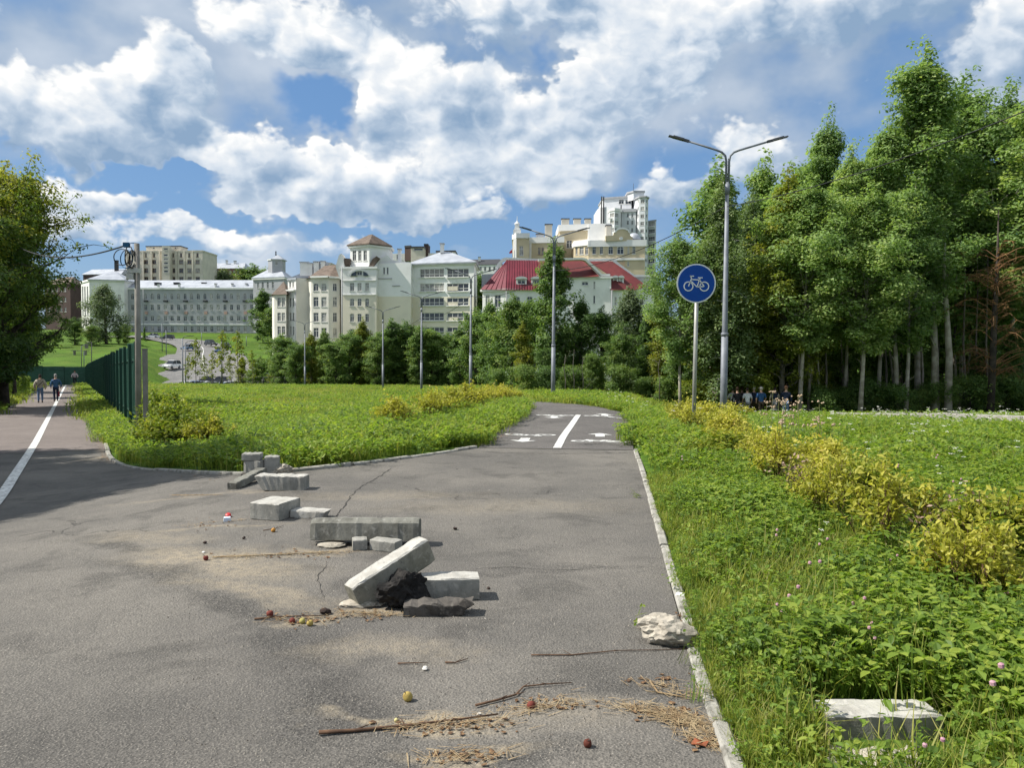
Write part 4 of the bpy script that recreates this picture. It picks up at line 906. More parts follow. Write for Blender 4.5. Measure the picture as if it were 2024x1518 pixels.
r_ = random.Random(5)
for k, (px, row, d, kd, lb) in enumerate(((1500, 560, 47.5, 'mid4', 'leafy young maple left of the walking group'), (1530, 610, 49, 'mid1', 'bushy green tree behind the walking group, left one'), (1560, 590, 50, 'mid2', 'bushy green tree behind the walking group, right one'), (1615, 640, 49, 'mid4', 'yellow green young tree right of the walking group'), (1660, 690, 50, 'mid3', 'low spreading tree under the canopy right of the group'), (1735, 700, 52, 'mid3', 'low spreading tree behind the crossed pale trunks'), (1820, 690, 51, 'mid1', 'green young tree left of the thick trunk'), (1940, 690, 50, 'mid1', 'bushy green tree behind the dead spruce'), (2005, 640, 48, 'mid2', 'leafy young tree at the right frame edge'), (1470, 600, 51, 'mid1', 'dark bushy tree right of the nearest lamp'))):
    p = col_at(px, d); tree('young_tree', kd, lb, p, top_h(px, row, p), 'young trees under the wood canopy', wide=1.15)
for k in range(34):                                           # darker rows behind close the view into the wood
    px = 1395+ (k % 17)*44+r_.uniform(-16, 16); d = (55 if k < 17 else 63)+r_.uniform(-3, 3); p = col_at(px, d)
    tree('wood_tree', ('inner1', 'inner2')[k % 2], (names[k % 17]+' slim tree from the left in the '+('first' if k < 17 else 'second')+' row inside the right hand wood'), p, r_.uniform(15, 19), 'trees inside the right hand wood', wide=r_.uniform(.9, 1.3))
for k in range(13):                                           # undergrowth
    px = 1590+k*36+r_.uniform(-10, 10); d = 46+r_.uniform(-.8, 1.5); p = col_at(px, d)
    tree('undergrowth_bush', 'bush', (names[k]+' leafy bush from the left in the undergrowth at the foot of the wood'), p, r_.uniform(1.1, 2.6), 'undergrowth bushes of the wood', wide=1.2, cat='bush')
for k in range(16):
    px = 1400+k*42+r_.uniform(-10, 10); d = 70+r_.uniform(-2, 5); p = col_at(px, d)
    tree('wood_thicket', 'mid1', (names[k]+' dense thicket tree from the left at the back of the wood'), p, r_.uniform(9, 13), 'thicket at the back of the wood', wide=1.5)
# bare slim trunks standing at the wood's edge
def bare_trunk(pts_px, d, r0, m, label, grp='slim bare trunks at the edge of the wood', twigs=5):
    base_ = col_at(pts_px[0][0], d); o = thing('slim_trunk', label, 'tree', base_, 0, grp); q = MB()
    P = [Vector((0, 0, -.3))]+[at(px, py, d)-base_ for px, py in pts_px[1:]]
    n = len(P); q.tube(P, [r0*(1-.80*k/(n-1)) for k in range(n)], 7); place('trunk', q.mesh('trunk', m), o)
    w = MB()
    for k in range(twigs):
        i = random.randint(1, n-1); a = P[i-1].lerp(P[i], random.random()); e = a+Vector((random.uniform(-1, 1), random.uniform(-.6, .6), random.uniform(.1, .9)))*random.uniform(.5, 1.4)
        w.tube([a, a.lerp(e, .5)+Vector((0, 0, .1)), e], [r0*.22, r0*.15, .008], 4, caps=False)
    if twigs: place('branch', w.mesh('branch', m), o)['kind'] = 'stuff'
bare_trunk([(1706, 812), (1704, 700), (1697, 610), (1688, 560), (1680, 520)], 47, .12, bark_pale, 'slim pale trunk with a kink left of the crossed pair')
bare_trunk([(1774, 814), (1771, 720), (1768, 640), (1763, 570), (1758, 520)], 46.5, .17, bark_pale, 'straight pale trunk of the crossed pair')
bare_trunk([(1776, 780), (1758, 690), (1745, 620), (1722, 575)], 47, .09, bark_grey, 'thin grey trunk leaning left across the straight pale one', twigs=2)
bare_trunk([(1850, 814), (1848, 700), (1845, 580), (1847, 500)], 46.6, .27, bark_pale, 'thick grey brown trunk left of the forked pale trunk', twigs=6)
bare_trunk([(1875, 814), (1876, 700), (1870, 600), (1866, 540), (1868, 480)], 46, .24, bark_pale, 'pale trunk forking high up near the right edge', twigs=6)
bare_trunk([(1870, 530), (1880, 505), (1884, 440), (1884, 380)], 46, .13, bark_pale, 'upper fork stem of the pale trunk near the right edge', twigs=1) if False else None
for kk, (px, d, r0, tp) in enumerate(((1564, 47.5, .07, 640), (1579, 46, .09, 600), (1598, 46, .11, 640), (1602, 47, .09, 620), (1616, 47, .07, 650), (1632, 48, .08, 620), (1664, 49, .07, 600), (1673, 48, .08, 600), (1750, 50, .10, 540), (1822, 49, .09, 600), (1905, 49, .10, 560), (1930, 50, .09, 560), (1950, 48, .1, 540))):
    bare_trunk([(px, 813), (px+2, 740), (px-1, 680), (px+3, tp), (px+2, tp-60)], d, r0, random.choice((bark_pale, bark_grey, bark_grey)), names[kk]+' thin straight trunk from the left under the wood canopy', twigs=4)
# dead conifer with rust brown drooping branches
pd = col_at(1958, 45.2); o = thing('dead_conifer', 'dead spruce with rust brown drooping branches near the right edge of the wood', 'tree', pd)
q = MB(); q.tube([(0, 0, -.3), (.05, 0, 5), (.2, .1, 9), (.1, 0, 12)], [.22, .17, .09, .02], 8); place('trunk', q.mesh('trunk', bark_dark), o)
q = MB(); r2 = np.random.default_rng(3)
for k in range(95):
    z = r2.uniform(2.4, 9.6); a = r2.uniform(0, 6.28); L = r2.uniform(1.0, 4.0)*(1-.04*z); d = Vector((math.cos(a), math.sin(a), 0)); c0 = Vector((.1, 0, z))
    P = [c0+d*(L*j/4)+Vector((0, 0, .35*L*math.sin(j/4*2.2)-.16*L*(j/4)**2))+Vector(r2.normal(size=3)*.05) for j in range(5)]
    q.tube(P, [.03, .024, .018, .012, .006], 4, caps=False)
    for j in (2, 3, 4):
        for _ in range(3):
            e = P[j]+Vector((r2.normal()*.35, r2.normal()*.35, -abs(r2.normal())*.35)); q.tube([P[j], e], [.010, .004], 3, caps=False)
place('branches', q.mesh('branches', dead_m), o)['kind'] = 'stuff'

# --- trees closing the bicycle path (centre right)
centre = [('tall_tree', 'mid2', 1088, 478, 60, 'tall slender green tree rising behind the second street lamp', .95), ('green_tree', 'mid1', 1010, 585, 62, 'round dark green tree left of the second street lamp', 1.0),
    ('green_tree', 'mid4', 1035, 640, 57, 'bright yellow green tree just left of the second lamp foot', 1.25), ('green_tree', 'mid2', 1145, 590, 61, 'pointed green tree right of the tall slender one', 1.1),
    ('green_tree', 'mid1', 1190, 610, 60, 'dense green tree in the middle of the gap between two lamps', 1.0), ('willow_tree', 'willow', 1240, 575, 66, 'grey green willow in front of the dark red roof', .8),
    ('green_tree', 'mid1', 1225, 655, 56, 'dark green tree below the grey green willow', 1.0), ('green_tree', 'mid2', 1278, 618, 57, 'tall dark green tree left of the rounded green one', 1.15),
    ('green_tree', 'mid4', 1308, 590, 55, 'lighter green tree left of the bicycle sign post', 1.1), ('green_tree', 'mid3', 1075, 690, 56, 'low leafy tree behind the second lamp post', 1.0), ('green_tree', 'mid3', 1170, 700, 55, 'low spreading tree beyond the crest of the bicycle path', 1.0),
    ('green_tree', 'mid1', 1345, 640, 53, 'dark leafy tree directly behind the bicycle sign', .95), ('green_tree', 'mid3', 1398, 690, 52, 'low dark tree at the foot of the nearest lamp', 1.0),
    ('green_tree', 'mid1', 1120, 640, 64, 'shadowy tree filling the gap behind the slender tree', 1.2), ('green_tree', 'mid1', 1050, 600, 66, 'shadowy tree behind the yellow green tree', 1.2), ('green_tree', 'mid1', 1262, 640, 68, 'shadowy tree deep behind the willow', 1.3)]
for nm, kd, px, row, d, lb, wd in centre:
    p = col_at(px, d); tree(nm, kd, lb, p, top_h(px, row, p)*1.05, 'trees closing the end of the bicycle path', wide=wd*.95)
for i in range(8):
    px = 985+i*48; p = col_at(px, 54+r_.uniform(-1, 2)); tree('edge_bush', 'bush', (names[i]+' leafy bush from the left along the far edge of the bicycle path'), p, r_.uniform(1.2, 2.2), 'bushes along the far edge of the path', cat='bush')
for i, (px, tp) in enumerate(((1117, 700), (1134, 690), (1152, 705), (1303, 710))):
    bare_trunk([(px, 787), (px+1, 750), (px-2, 730), (px+1, tp)], 52.5, .045, bark_grey, names[i]+' thin grey stem from the left in front of the dark trees by the path', 'thin stems by the path', twigs=3)
# --- row of trees along the meadow's far side (centre left)
row_m = [(560, 705, 104, 'mid3'), (585, 690, 100, 'mid1'), (615, 665, 102, 'mid4'), (640, 655, 104, 'mid2'), (665, 690, 98, 'mid3'), (690, 660, 102, 'mid1'), (720, 650, 103, 'mid4'), (745, 668, 99, 'mid1'), (775, 640, 101, 'mid2'), (800, 645, 103, 'mid1'), (825, 665, 98, 'mid2'), (855, 660, 100, 'mid3'), (885, 668, 102, 'mid1'), (910, 655, 96, 'mid2'), (940, 625, 92, 'mid1'), (965, 610, 86, 'mid2'), (985, 640, 78, 'mid1')]
for i, (px, row, d, kd) in enumerate(row_m):
    p = col_at(px, d); tree('green_tree', kd, names[i]+' green tree from the left in the row below the white apartment house', p, top_h(px, row, p)*r_.uniform(1.06, 1.24), 'tree row below the white apartment house', wide=r_.uniform(1.0, 1.3))
for i in range(16):
    px = 560+i*28; p = col_at(px, 110+r_.uniform(-2, 3)); tree('green_tree', 'mid1', (names[i]+' shadowed tree from the left in the second row below the white house'), p, r_.uniform(6.5, 8.5), 'second tree row below the white apartment house', wide=1.4)
for i, (px, row, d) in enumerate(((545, 690, 118), (515, 700, 120), (500, 728, 116), (478, 700, 118))):
    p = col_at(px, d); tree('green_tree', ('mid4', 'mid1', 'mid3', 'mid4')[i], ['yellow green', 'dark green', 'low dark', 'light green'][i]+' small tree between the parking cars and the white house', p, max(3, top_h(px, row, p)), wide=1.2)
for i, (px, row, d) in enumerate(((388, 665, 92), (420, 690, 95), (440, 648, 90), (472, 652, 94), (405, 700, 90), (455, 700, 93), (500, 690, 96), (372, 700, 94))):
    p = col_at(px, d); tree('sapling_tree', 'sapling', names[i]+' thin young tree of the sparse group in front of the valley road', p, max(3, top_h(px, row, p)), 'young trees in front of the valley road', wide=1.0)
# --- left side
p = col_at(8, 37); tree('left_tree', 'leftbig', 'big yellow green tree overhanging the reddish path at the left edge', p, top_h(20, 312, p), wide=.90, rot=1.0)
p = col_at(-95, 33); tree('left_tree', 'leftbig', 'big leafy tree cut off by the left edge of the photo', p, 10.5, wide=.95, rot=2.2)
p = col_at(28, 50); tree('left_tree', 'leftbig2', 'dark drooping tree between the big left tree and the path', p, top_h(28, 470, p), wide=.72)
p = col_at(-25, 62); tree('left_tree', 'leftbig2', 'dark tree further along the left side of the reddish path', p, 13, wide=1.0)
p = col_at(30, 88); tree('left_tree', 'leftbig2', 'distant dark tree at the end of the clipped hedge', p, 12.5, wide=1.2, rot=.4)
proto('shade', 14, 33, .42, 3.0, 34000, .22, leaf_left, bark_dark, 'oval', .25, 50, clump=.55, upr=.5)
for i, (x, y, hh) in enumerate(((-16.1, 12.2, 13.5), (-17.0, 9.8, 13.0), (-20.5, 14.5, 13.5))):
    tree('path_tree', 'shade', names[i]+' tall tree left of the junction, outside the view, shading the asphalt', (x, y, tz(x, y)), hh, 'trees left of the junction outside the view')
hill = [('willow', 212, 560, 205, 'pale grey green willow on the lawn below the grey building', 1.0), ('mid1', 150, 625, 200, 'dark round tree on the lawn left of the grey green willow', 1.5), ('mid1', 182, 640, 196, 'low dark bush like tree left of the grey green willow', 1.5), ('mid3', 250, 640, 215, 'low dark tree right of the grey green willow', 1.3),
        ('conifer', 287, 647, 235, 'small dark conical fir beside the bend of the valley road', .75), ('mid2', 522, 568, 240, 'dark upright tree in front of the cupola house', 1.5), ('mid1', 540, 600, 232, 'dark round tree beside the left wall of the white apartment house', 1.3),
        ('willow', 445, 530, 390, 'far green tree between the brick building and the cupola house', 1.2), ('mid1', 500, 518, 400, 'far dark green tree left of the cupola', 1.6), ('mid1', 420, 535, 392, 'far round tree below the brick building', 1.4), ('mid1', 948, 535, 260, 'green tree in the gap right of the white apartment house', 1.6), ('willow', 1278, 535, 215, 'bare looking grey tree right of the ochre block', .7),
        ('mid1', 110, 650, 190, 'shaded tree on the lawn behind the big left tree', 1.6), ('mid1', 236, 655, 208, 'shaded small tree between willow and fir', 1.2)]
for kd, px, row, d, lb, wd in hill:
    p = col_at(px, d); tree('hill_tree', kd, lb, p, max(4, top_h(px, row, p)), wide=wd)
# clipped hedge
def hedge(label, a, b_, w, h, n):
    a, b_ = Vector(a), Vector(b_); L = (b_-a).length; u = (b_-a)/L; v = Vector((-u.y, u.x, 0)); o = thing('clipped_hedge', label, 'hedge', a); r = np.random.default_rng(int(L*10))
    x = r.uniform(0, L, n); y = r.uniform(-w/2, w/2, n); z = h*r.random(n)**.5; k = r.random(n); y = np.where(k < .45, np.sign(y)*w/2+r.normal(size=n)*.04, y); z = np.where(k > .6, h+r.normal(size=n)*.05, z)
    C = np.outer(x, u)+np.outer(y, v); C[:, 2] = z+np.array([tz(a.x+u.x*q, a.y+u.y*q)-a.z for q in np.linspace(0, L, 40)])[np.clip((x/L*39).astype(int), 0, 39)]
    V, Q_, tt = leaves(C, r.normal(size=(n, 3))+np.array([0, 0, .6]), .13, .45+r.normal(size=n)*.2, r); place('foliage', np_mesh('foliage', V, Q_, [leaf_hedge], tt), o)
    q = MB()
    for k in range(int(L/.8)): p0 = u*(k*.8+.3); zz = tz(a.x+p0.x, a.y+p0.y)-a.z; q.tube([(p0.x, p0.y, zz-.1), (p0.x+.05, p0.y, zz+h*.8)], [.03, .012], 5)
    place('stems', q.mesh('stems', bark_dark), o)['kind'] = 'stuff'
def lp3(s, t_): x, y = lane(s, t_); return (x, y, tz(x, y))
hedge('near part of the clipped hedge left of the walkers', lp3(18, LANE_W+.9), lp3(31, LANE_W+.9), 1.0, 1.25, 11000)
hedge('far yellow green part of the clipped hedge behind the walkers', lp3(33, LANE_W+.8), lp3(62, LANE_W+.8), 1.0, 1.15, 16000)
# ================================================================== FENCES, LAMPS, SIGNS, CABLES
galv = mat('galvanised_steel', (.22, .235, .26), (.16, .172, .195), rough=.62, scale=3, metallic=.3, coords='Object')
lamp_dark = mat('lamp_housing', (.06, .065, .07), (.09, .09, .10), rough=.5, scale=6)
green_m = mat('green_sheet_metal', (.012, .060, .045), (.020, .085, .062), rough=.38, scale=1.5, spec=.5, coords='World', c3=(.03, .10, .08), s3=5)
green_p = mat('green_post_paint', (.012, .05, .035), rough=.5)
conc_pole = mat('pole_concrete', (.26, .245, .22), (.17, .16, .14), rough=.9, scale=2, bump=.4, bscale=20)
cable_m = mat('cable_black', (.015, .015, .017), rough=.6); cable_blue = mat('cable_blue', (.02, .10, .22), rough=.5); ins_m = mat('insulator_pale', (.5, .49, .46), rough=.5)
# corrugated sheet fence: one panel per 2.4 m bay, post between bays
FH = 2.5
def panel_mesh(L, H, pitch=.115, amp=.022):
    m = MB(); n = int(L/pitch); top, bot = [], []
    xs_ = []
    for k in range(n):
        x = k*L/n; xs_ += [(x, 0), (x+.03*L/n/.115, amp), (x+.06*L/n/.115, amp), (x+.09*L/n/.115, 0)]
    xs_.append((L, 0))
    for y_off in (0, .004):
        for (x0, y0), (x1, y1) in zip(xs_[:-1], xs_[1:]): m.quad((x0, y0+y_off, 0), (x1, y1+y_off, 0), (x1, y1+y_off, H), (x0, y0+y_off, H))
    return m.mesh('panel', green_m)
PW = 2.5; pm = panel_mesh(PW-.02, FH); q = MB(); q.box((0, .06, FH/2-.15), (.08, .08, FH+.30)); fpost = q.mesh('post', green_p); q = MB(); q.box((PW/2, 0, 0), (PW, .025, .05)); frail = q.mesh('rail', green_p)
def fence(label, a, u, n, step_dn=0.0):
    a = Vector(a); u = Vector(u).normalized(); o = thing('sheet_metal_fence', label, 'fence', a); rz = math.atan2(u.y, u.x)
    for k in range(n):
        p = u*(k*PW); z = tz(a.x+p.x, a.y+p.y)-a.z; z2 = tz(a.x+p.x+u.x*PW, a.y+p.y+u.y*PW)-a.z; zz = min(z, z2)+.04+random.uniform(-.02, .05)
        place('panel', pm, o, (p.x, p.y, zz), (random.uniform(-.012, .012), 0, rz))
        place('post', fpost, o, (p.x, p.y, zz), (0, 0, rz))
        for h in (.5, 2.0): place('rail', frail, o, (p.x, p.y, zz+h), (0, 0, rz))
    return o
fb = gp(276, 868); fo = (fb-lane_r0).dot(lane_n)
fs0 = (Vector((fb.x, fb.y, 0))-Vector((lane_r0.x, lane_r0.y, 0))).dot(lane_dir)
def fl(s): x, y = lane(s, fo); return (x, y, tz(x, y))
nb = int((100-fs0)/PW)
# long fence of metal pickets on two rails: the 300 nearest pickets are pieces of their own
q = MB(); q.prism([(-.045, 0, 0), (-.03, -.014, 0), (.03, -.014, 0), (.045, 0, 0), (.03, -.010, 0), (-.03, -.010, 0)], (0, 0, FH-.03)); q.prism([(-.055, 0, FH-.03), (.055, 0, FH-.03), (.03, 0, FH), (-.03, 0, FH)], (0, -.003, 0)); picket_m = q.mesh('picket', green_m)
fa = Vector(fl(fs0)); fo_ = thing('picket_fence', 'long dark green metal picket fence running along the right of the reddish path', 'fence', fa); frz = math.atan2(lane_dir.y, lane_dir.x); rest = MB(); PS = .148
for k in range(int(nb*PW/PS)):
    s_ = k*PS; p = lane_dir*s_; bay = int(s_/PW); zc = tz(fa.x+lane_dir.x*(bay+.5)*PW, fa.y+lane_dir.y*(bay+.5)*PW)-fa.z+.06+.05*math.sin(bay*2.3); side_ = -1
    off_p = lane_n*(.018*side_)
    if k < 300: place('picket', picket_m, fo_, (p.x+off_p.x, p.y+off_p.y, zc+random.uniform(-.01, .01)), (0, 0, frz+(0 if side_ < 0 else math.pi)))
    else: rest.box(Vector((p.x+off_p.x, p.y+off_p.y, zc+FH/2)), (.09, .014, FH), 0, Matrix.Rotation(frz, 3, 'Z'))
place('far_pickets', rest.mesh('far_pickets', green_m), fo_)['kind'] = 'stuff'
for k in range(nb):
    p = lane_dir*(k*PW); zc = tz(fa.x+lane_dir.x*(k+.5)*PW, fa.y+lane_dir.y*(k+.5)*PW)-fa.z+.06
    place('post', fpost, fo_, (p.x, p.y, zc), (0, 0, frz))
    for h in (.5, 2.0): place('rail', frail, fo_, (p.x, p.y, zc+h), (0, 0, frz))
ex, ey = lane(fs0+nb*PW+.3, fo); fence('dark green metal fence closing the far end of the reddish path', (ex, ey, tz(ex, ey)), lane_n, 8)
# pole with cables at the near end of the fence
pb = gp(275, 872); D = pb.y; o = thing('utility_pole', 'grey concrete pole with coiled cables at the near end of the green fence', 'pole', pb)
tp = at(270.5, 481, D)-pb; q = MB(); q.tube([(0, 0, -.3), (tp.x*.5, 0, tp.z*.5), (tp.x, 0, tp.z)], [.075, .07, .062], 10); place('pole', q.mesh('pole', conc_pole), o)
def LP(px, py, dd=0): return at(px, py, D+dd)-pb
q = MB(); q.box(LP(265, 535), (.28, .16, .12)); q.box(LP(259, 546), (.18, .14, .14)); q.tube([LP(250, 552), LP(262, 540), LP(270, 535)], .035, 6); place('bracket', q.mesh('bracket', ins_m), o)
for cx, cy, rx, ry, mm in ((241, 508, 16, 16, cable_m), (250, 512, 12, 18, cable_blue), (257, 513, 10, 16, cable_m), (255, 506, 8, 20, cable_m), (261, 512, 6, 18, cable_m)):
    q = MB(); q.tube([LP(cx+rx*math.cos(2*math.pi*k/20), cy+ry*math.sin(2*math.pi*k/20), .12*math.sin(k)) for k in range(21)], .013, 5); place('cable_coil', q.mesh('cable_coil', mm), o)
q = MB(); q.box(LP(250, 484), (.14, .1, .12)); q.tube([LP(250, 484), LP(260, 480), LP(270, 481)], .012, 5); place('clamp', q.mesh('clamp', cable_blue), o)
def cable(label, a, b_, sag, r=.012, n=24, name='overhead_cable'):
    a, b_ = Vector(a), Vector(b_); o_ = Vector(a); q = MB(); q.tube([a.lerp(b_, k/n)-o_-Vector((0, 0, sag*4*(k/n)*(1-k/n))) for k in range(n+1)], r, 5)
    return tag(place(name, q.mesh(name, cable_m), None, o_), label, 'cable')
tcab = at(250, 484, D); cable('black cable from the concrete pole into the big left tree', tcab, at(40, 490, 33), .35, .022)
pp = gp(289, 889); o = thing('fence_post', 'short bare grey post standing in front of the fence end', 'post', pp); q = MB(); hh = top_h(289, 691, pp); q.box((0, 0, hh/2-.1), (.085, .085, hh+.2)); place('post', q.mesh('post', conc_pole), o); q = MB(); q.box((0, 0, hh+.012), (.095, .095, .024)); place('cap', q.mesh('cap', conc_pole), o)

# street lamps: stepped steel pole, two curved arms, flat luminaires
LH = 8.0
def lamp_proto():
    o = thing('street_lamp', 'x', 'street lamp'); q = MB(); q.tube([(0, 0, -.4), (0, 0, 2.62)], [.105, .098], 12); q.box((0, 0, .01), (.42, .42, .03)); place('base_section', q.mesh('base_section', galv), o)
    q = MB(); q.tube([(0, 0, 2.55), (0, 0, 2.6), (0, 0, 6.95)], [.083, .081, .052], 12); place('pole', q.mesh('pole', galv), o)
    q = MB(); q.tube([(0, 0, 2.56), (0, 0, 2.66)], .107, 12); place('collar', q.mesh('collar', galv), o); q = MB(); q.tube([(0, 0, 6.6), (0, 0, 6.9)], .072, 12); place('collar', q.mesh('collar', galv), o)
    for s in (-1, 1):
        q = MB(); P = [(s*.035, 0, 6.8), (s*.04, 0, 7.55), (s*.07, 0, 7.70), (s*.17, 0, 7.80), (s*.32, 0, 7.86), (s*1.15, 0, 8.11)]
        q.tube(P, [.034, .034, .033, .032, .031, .028], 8); place('arm', q.mesh('arm', galv), o)
        q = MB(); M = Matrix.Rotation(-s*R(15), 3, 'Y')
        q.box(Vector((s*1.20, 0, 8.125)), (.18, .07, .07), 0, M); q.box(Vector((s*1.42, 0, 8.19)), (.34, .17, .055), 0, M, .92); q.box(Vector((s*1.62, 0, 8.235)), (.16, .14, .035), 0, M, .9); place('luminaire', q.mesh('luminaire', lamp_dark), o)
    return o
lp0 = lamp_proto()
lab = ['nearest double arm street lamp right of the blue bicycle sign', 'double arm street lamp standing at the end of the bicycle path', 'double arm street lamp at the right corner of the white apartment house', 'double arm street lamp in front of the balcony wing of the white house',
       'double arm street lamp in front of the blank wall of the white house', 'farthest street lamp of the row, at the left end of the tree row']
for i, (px, tr, d, br) in enumerate(((1430, 304, 25.0, 800), (1093, 470, 38.7, 790), (930, 546, 54, 775), (833, 588, 66, 775), (757, 615, 77.5, 775), (603, 640, 92, 775))):
    o = lp0 if i == 0 else copy_tree(lp0); p = col_at(px, d); o.location = p; s = top_h(px, tr, p)/7.75; o.scale = (s, s, s); o.rotation_euler.z = R((0, 3, 8, 10, 12, 15)[i]); tag(o, lab[i], 'street lamp', 'double arm street lamps along the path')
# cables strung along the lamps
Lp = [col_at(px, d) for px, d in ((1430, 25.0), (1093, 38.7), (930, 54), (833, 66), (757, 77.5), (603, 92))]
cable('cable running from the nearest lamp up to the upper right', at(1436, 408, 25.0), at(2120, 180, 13.5), .25, .013)
cable('cable hanging from the nearest lamp to the second lamp', at(1434, 408, 25.0), at(1094, 535, 38.7), .45, .014)
cable('cable hanging between the second and third lamps', at(1092, 535, 38.7), at(930, 585, 54), .5, .014)
cable('cable hanging between the third and fourth lamps', at(930, 585, 54), at(833, 628, 66), .5, .014)
cable('cable hanging between the fourth and fifth lamps', at(833, 628, 66), at(757, 645, 77.5), .5, .014)

# bicycle sign
sb = gp(1371, 862); o = thing('bicycle_sign', 'round blue bicycle path sign on a grey post at the edge of the yellow shrubs', 'road sign', sb)
D = sb.y; cz = at(1376, 560, D).z-sb.z; rr = 38.5*D/FPX
q = MB(); q.tube([(0, .04, -.3), (.03, .04, cz+.30)], .038, 10); place('post', q.mesh('post', mat('sign_post', (.36, .36, .33), (.28, .28, .26), rough=.5, scale=4, metallic=.3)), o)
sx_ = at(1376, 560, D).x-sb.x
def disc(r, y0, y1, m, name, n=48):
    q = MB(); q.prism([(sx_+r*math.cos(2*math.pi*k/n), y1, cz+r*math.sin(2*math.pi*k/n)) for k in range(n)], (0, y0-y1, 0)); return place(name, q.mesh(name, m), o)
sign_w = mat('sign_white', (.72, .73, .72), rough=.45); sign_b = mat('sign_blue', (.002, .055, .30), (.003, .062, .32), rough=.5, scale=2, spec=.2)
rimo = disc(rr, -.012, -.002, sign_w, 'rim'); face_ = disc(rr*.93, -.018, -.013, sign_b, 'face')
q = MB()
for pl in bike_strokes(.040): q.prism([(sx_+x*rr*1.30, -.024, cz+(z-.02)*rr*1.30) for x, z in pl][::-1], (0, .004, 0))
pg = place('pictogram', q.mesh('pictogram', sign_w), o)
q = MB(); q.box((sx_, .02, cz+.15), (.30, .05, .04)); q.box((sx_, .02, cz-.15), (.30, .05, .04)); place('bracket', q.mesh('bracket', galv), o)

# ---------------- valley road, far signs, low rail fence, thin far lamp posts
road_m = asphalt_mat('valley_asphalt', (.145, .142, .140), (.20, .195, .19), (.11, .108, .106))
def ribbon(name, pts, w, m, dz, parent=None):
    P = [Vector(p) for p in smooth_line(pts, 3)]; P = [Vector(p) for p in resample([tuple(p) for p in P], 4)]; q = MB(); prev = None; NW = 6
    for i, p in enumerate(P):
        d = (P[min(i+1, len(P)-1)]-P[max(i-1, 0)]).normalized(); n = Vector((-d.y, d.x)); ww = w if not callable(w) else w(i/(len(P)-1))
        row = [p+n*ww*(j/NW-.5) for j in range(NW+1)]; row = [(v.x, v.y, tz(v.x, v.y)+dz) for v in row]
        if prev:
            for j in range(NW): q.quad(prev[j+1], prev[j], row[j], row[j+1])
        prev = row
    o_ = place(name, q.mesh(name, m), parent); return o_ if parent else tag(o_, kind='structure')
def c2(px, d): p = col_at(px, d); return (p.x, p.y)
rd = ribbon('valley_road', ROAD, lambda f: 19 if f < .45 else 13, road_m, .06)
ribbon('lane_line', [c2(408, 160), c2(400, 185), c2(404, 205), c2(400, 225), c2(372, 245), c2(330, 254)], .20, paint, .12, rd)
lot = ribbon('parking_street', STREET, 15, road_m, .02)
wall_m = mat('retaining_kerb', (.45, .40, .34), (.36, .32, .27), scale=1, coords='World')
# yellow framed crossing sign and give way sign
sp = col_at(530, 128); o = thing('crossing_sign', 'yellow bordered pedestrian crossing sign under a triangle near the parked cars', 'road sign', sp)
z1, z2 = at(530, 757, 128).z-sp.z, at(530, 745, 128).z-sp.z; yl = mat('sign_yellow', (.62, .62, .06), rough=.4)
q = MB(); q.tube([(0, 0, -.3), (0, 0, z2+.6)], .05, 8); place('post', q.mesh('post', galv), o)
q = MB(); q.box((0, -.08, z1), (.82, .03, .82)); place('border', q.mesh('border', yl), o)
q = MB(); q.box((0, -.10, z1), (.56, .02, .56)); place('face', q.mesh('face', mat('sign_dark_blue', (.02, .06, .20), rough=.4)), o)
q = MB(); q.prism([(-.22, -.115, z1-.2), (.22, -.115, z1-.2), (0, -.115, z1+.2)], (0, .006, 0)); place('triangle', q.mesh('triangle', sign_w), o)
q = MB()
for a, b_ in (((0, .12), (0, -.02)), ((0, -.02), (-.07, -.16)), ((0, -.02), (.07, -.16)), ((0, .06), (-.08, -.02)), ((0, .06), (.08, 0))): q.tube([(a[0], -.125, z1+a[1]-.02), (b_[0], -.125, z1+b_[1]-.02)], .018, 4)
place('walking_figure', q.mesh('walking_figure', dark_m), o)
q = MB(); q.prism([(-.4, -.08, z2+.62), (.4, -.08, z2+.62), (0, -.08, z2-.06)], (0, .03, 0)); place('give_way_triangle', q.mesh('give_way_triangle', sign_w), o)
# low black rail fence at the meadow's far edge
o = thing('rail_fence', 'low dark rail fence along the far edge of the meadow by the parked cars', 'fence', col_at(450, 101)); oo = o.location.copy()
q = MB(); q.tube([(0, 0, -.2), (0, 0, 1.25)], .04, 6); rp = q.mesh('post', dark_m); lastp = None
for k in range(19):
    p = col_at(395+k*21, 101+.1*k)-oo; place('post', rp, o, p)
    if lastp is not None:
        for h in (.65, 1.2):
            q = MB(); q.tube([lastp+Vector((0, 0, h)), p+Vector((0, 0, h))], .025, 5); place('rail', q.mesh('rail', dark_m), o)
    lastp = p
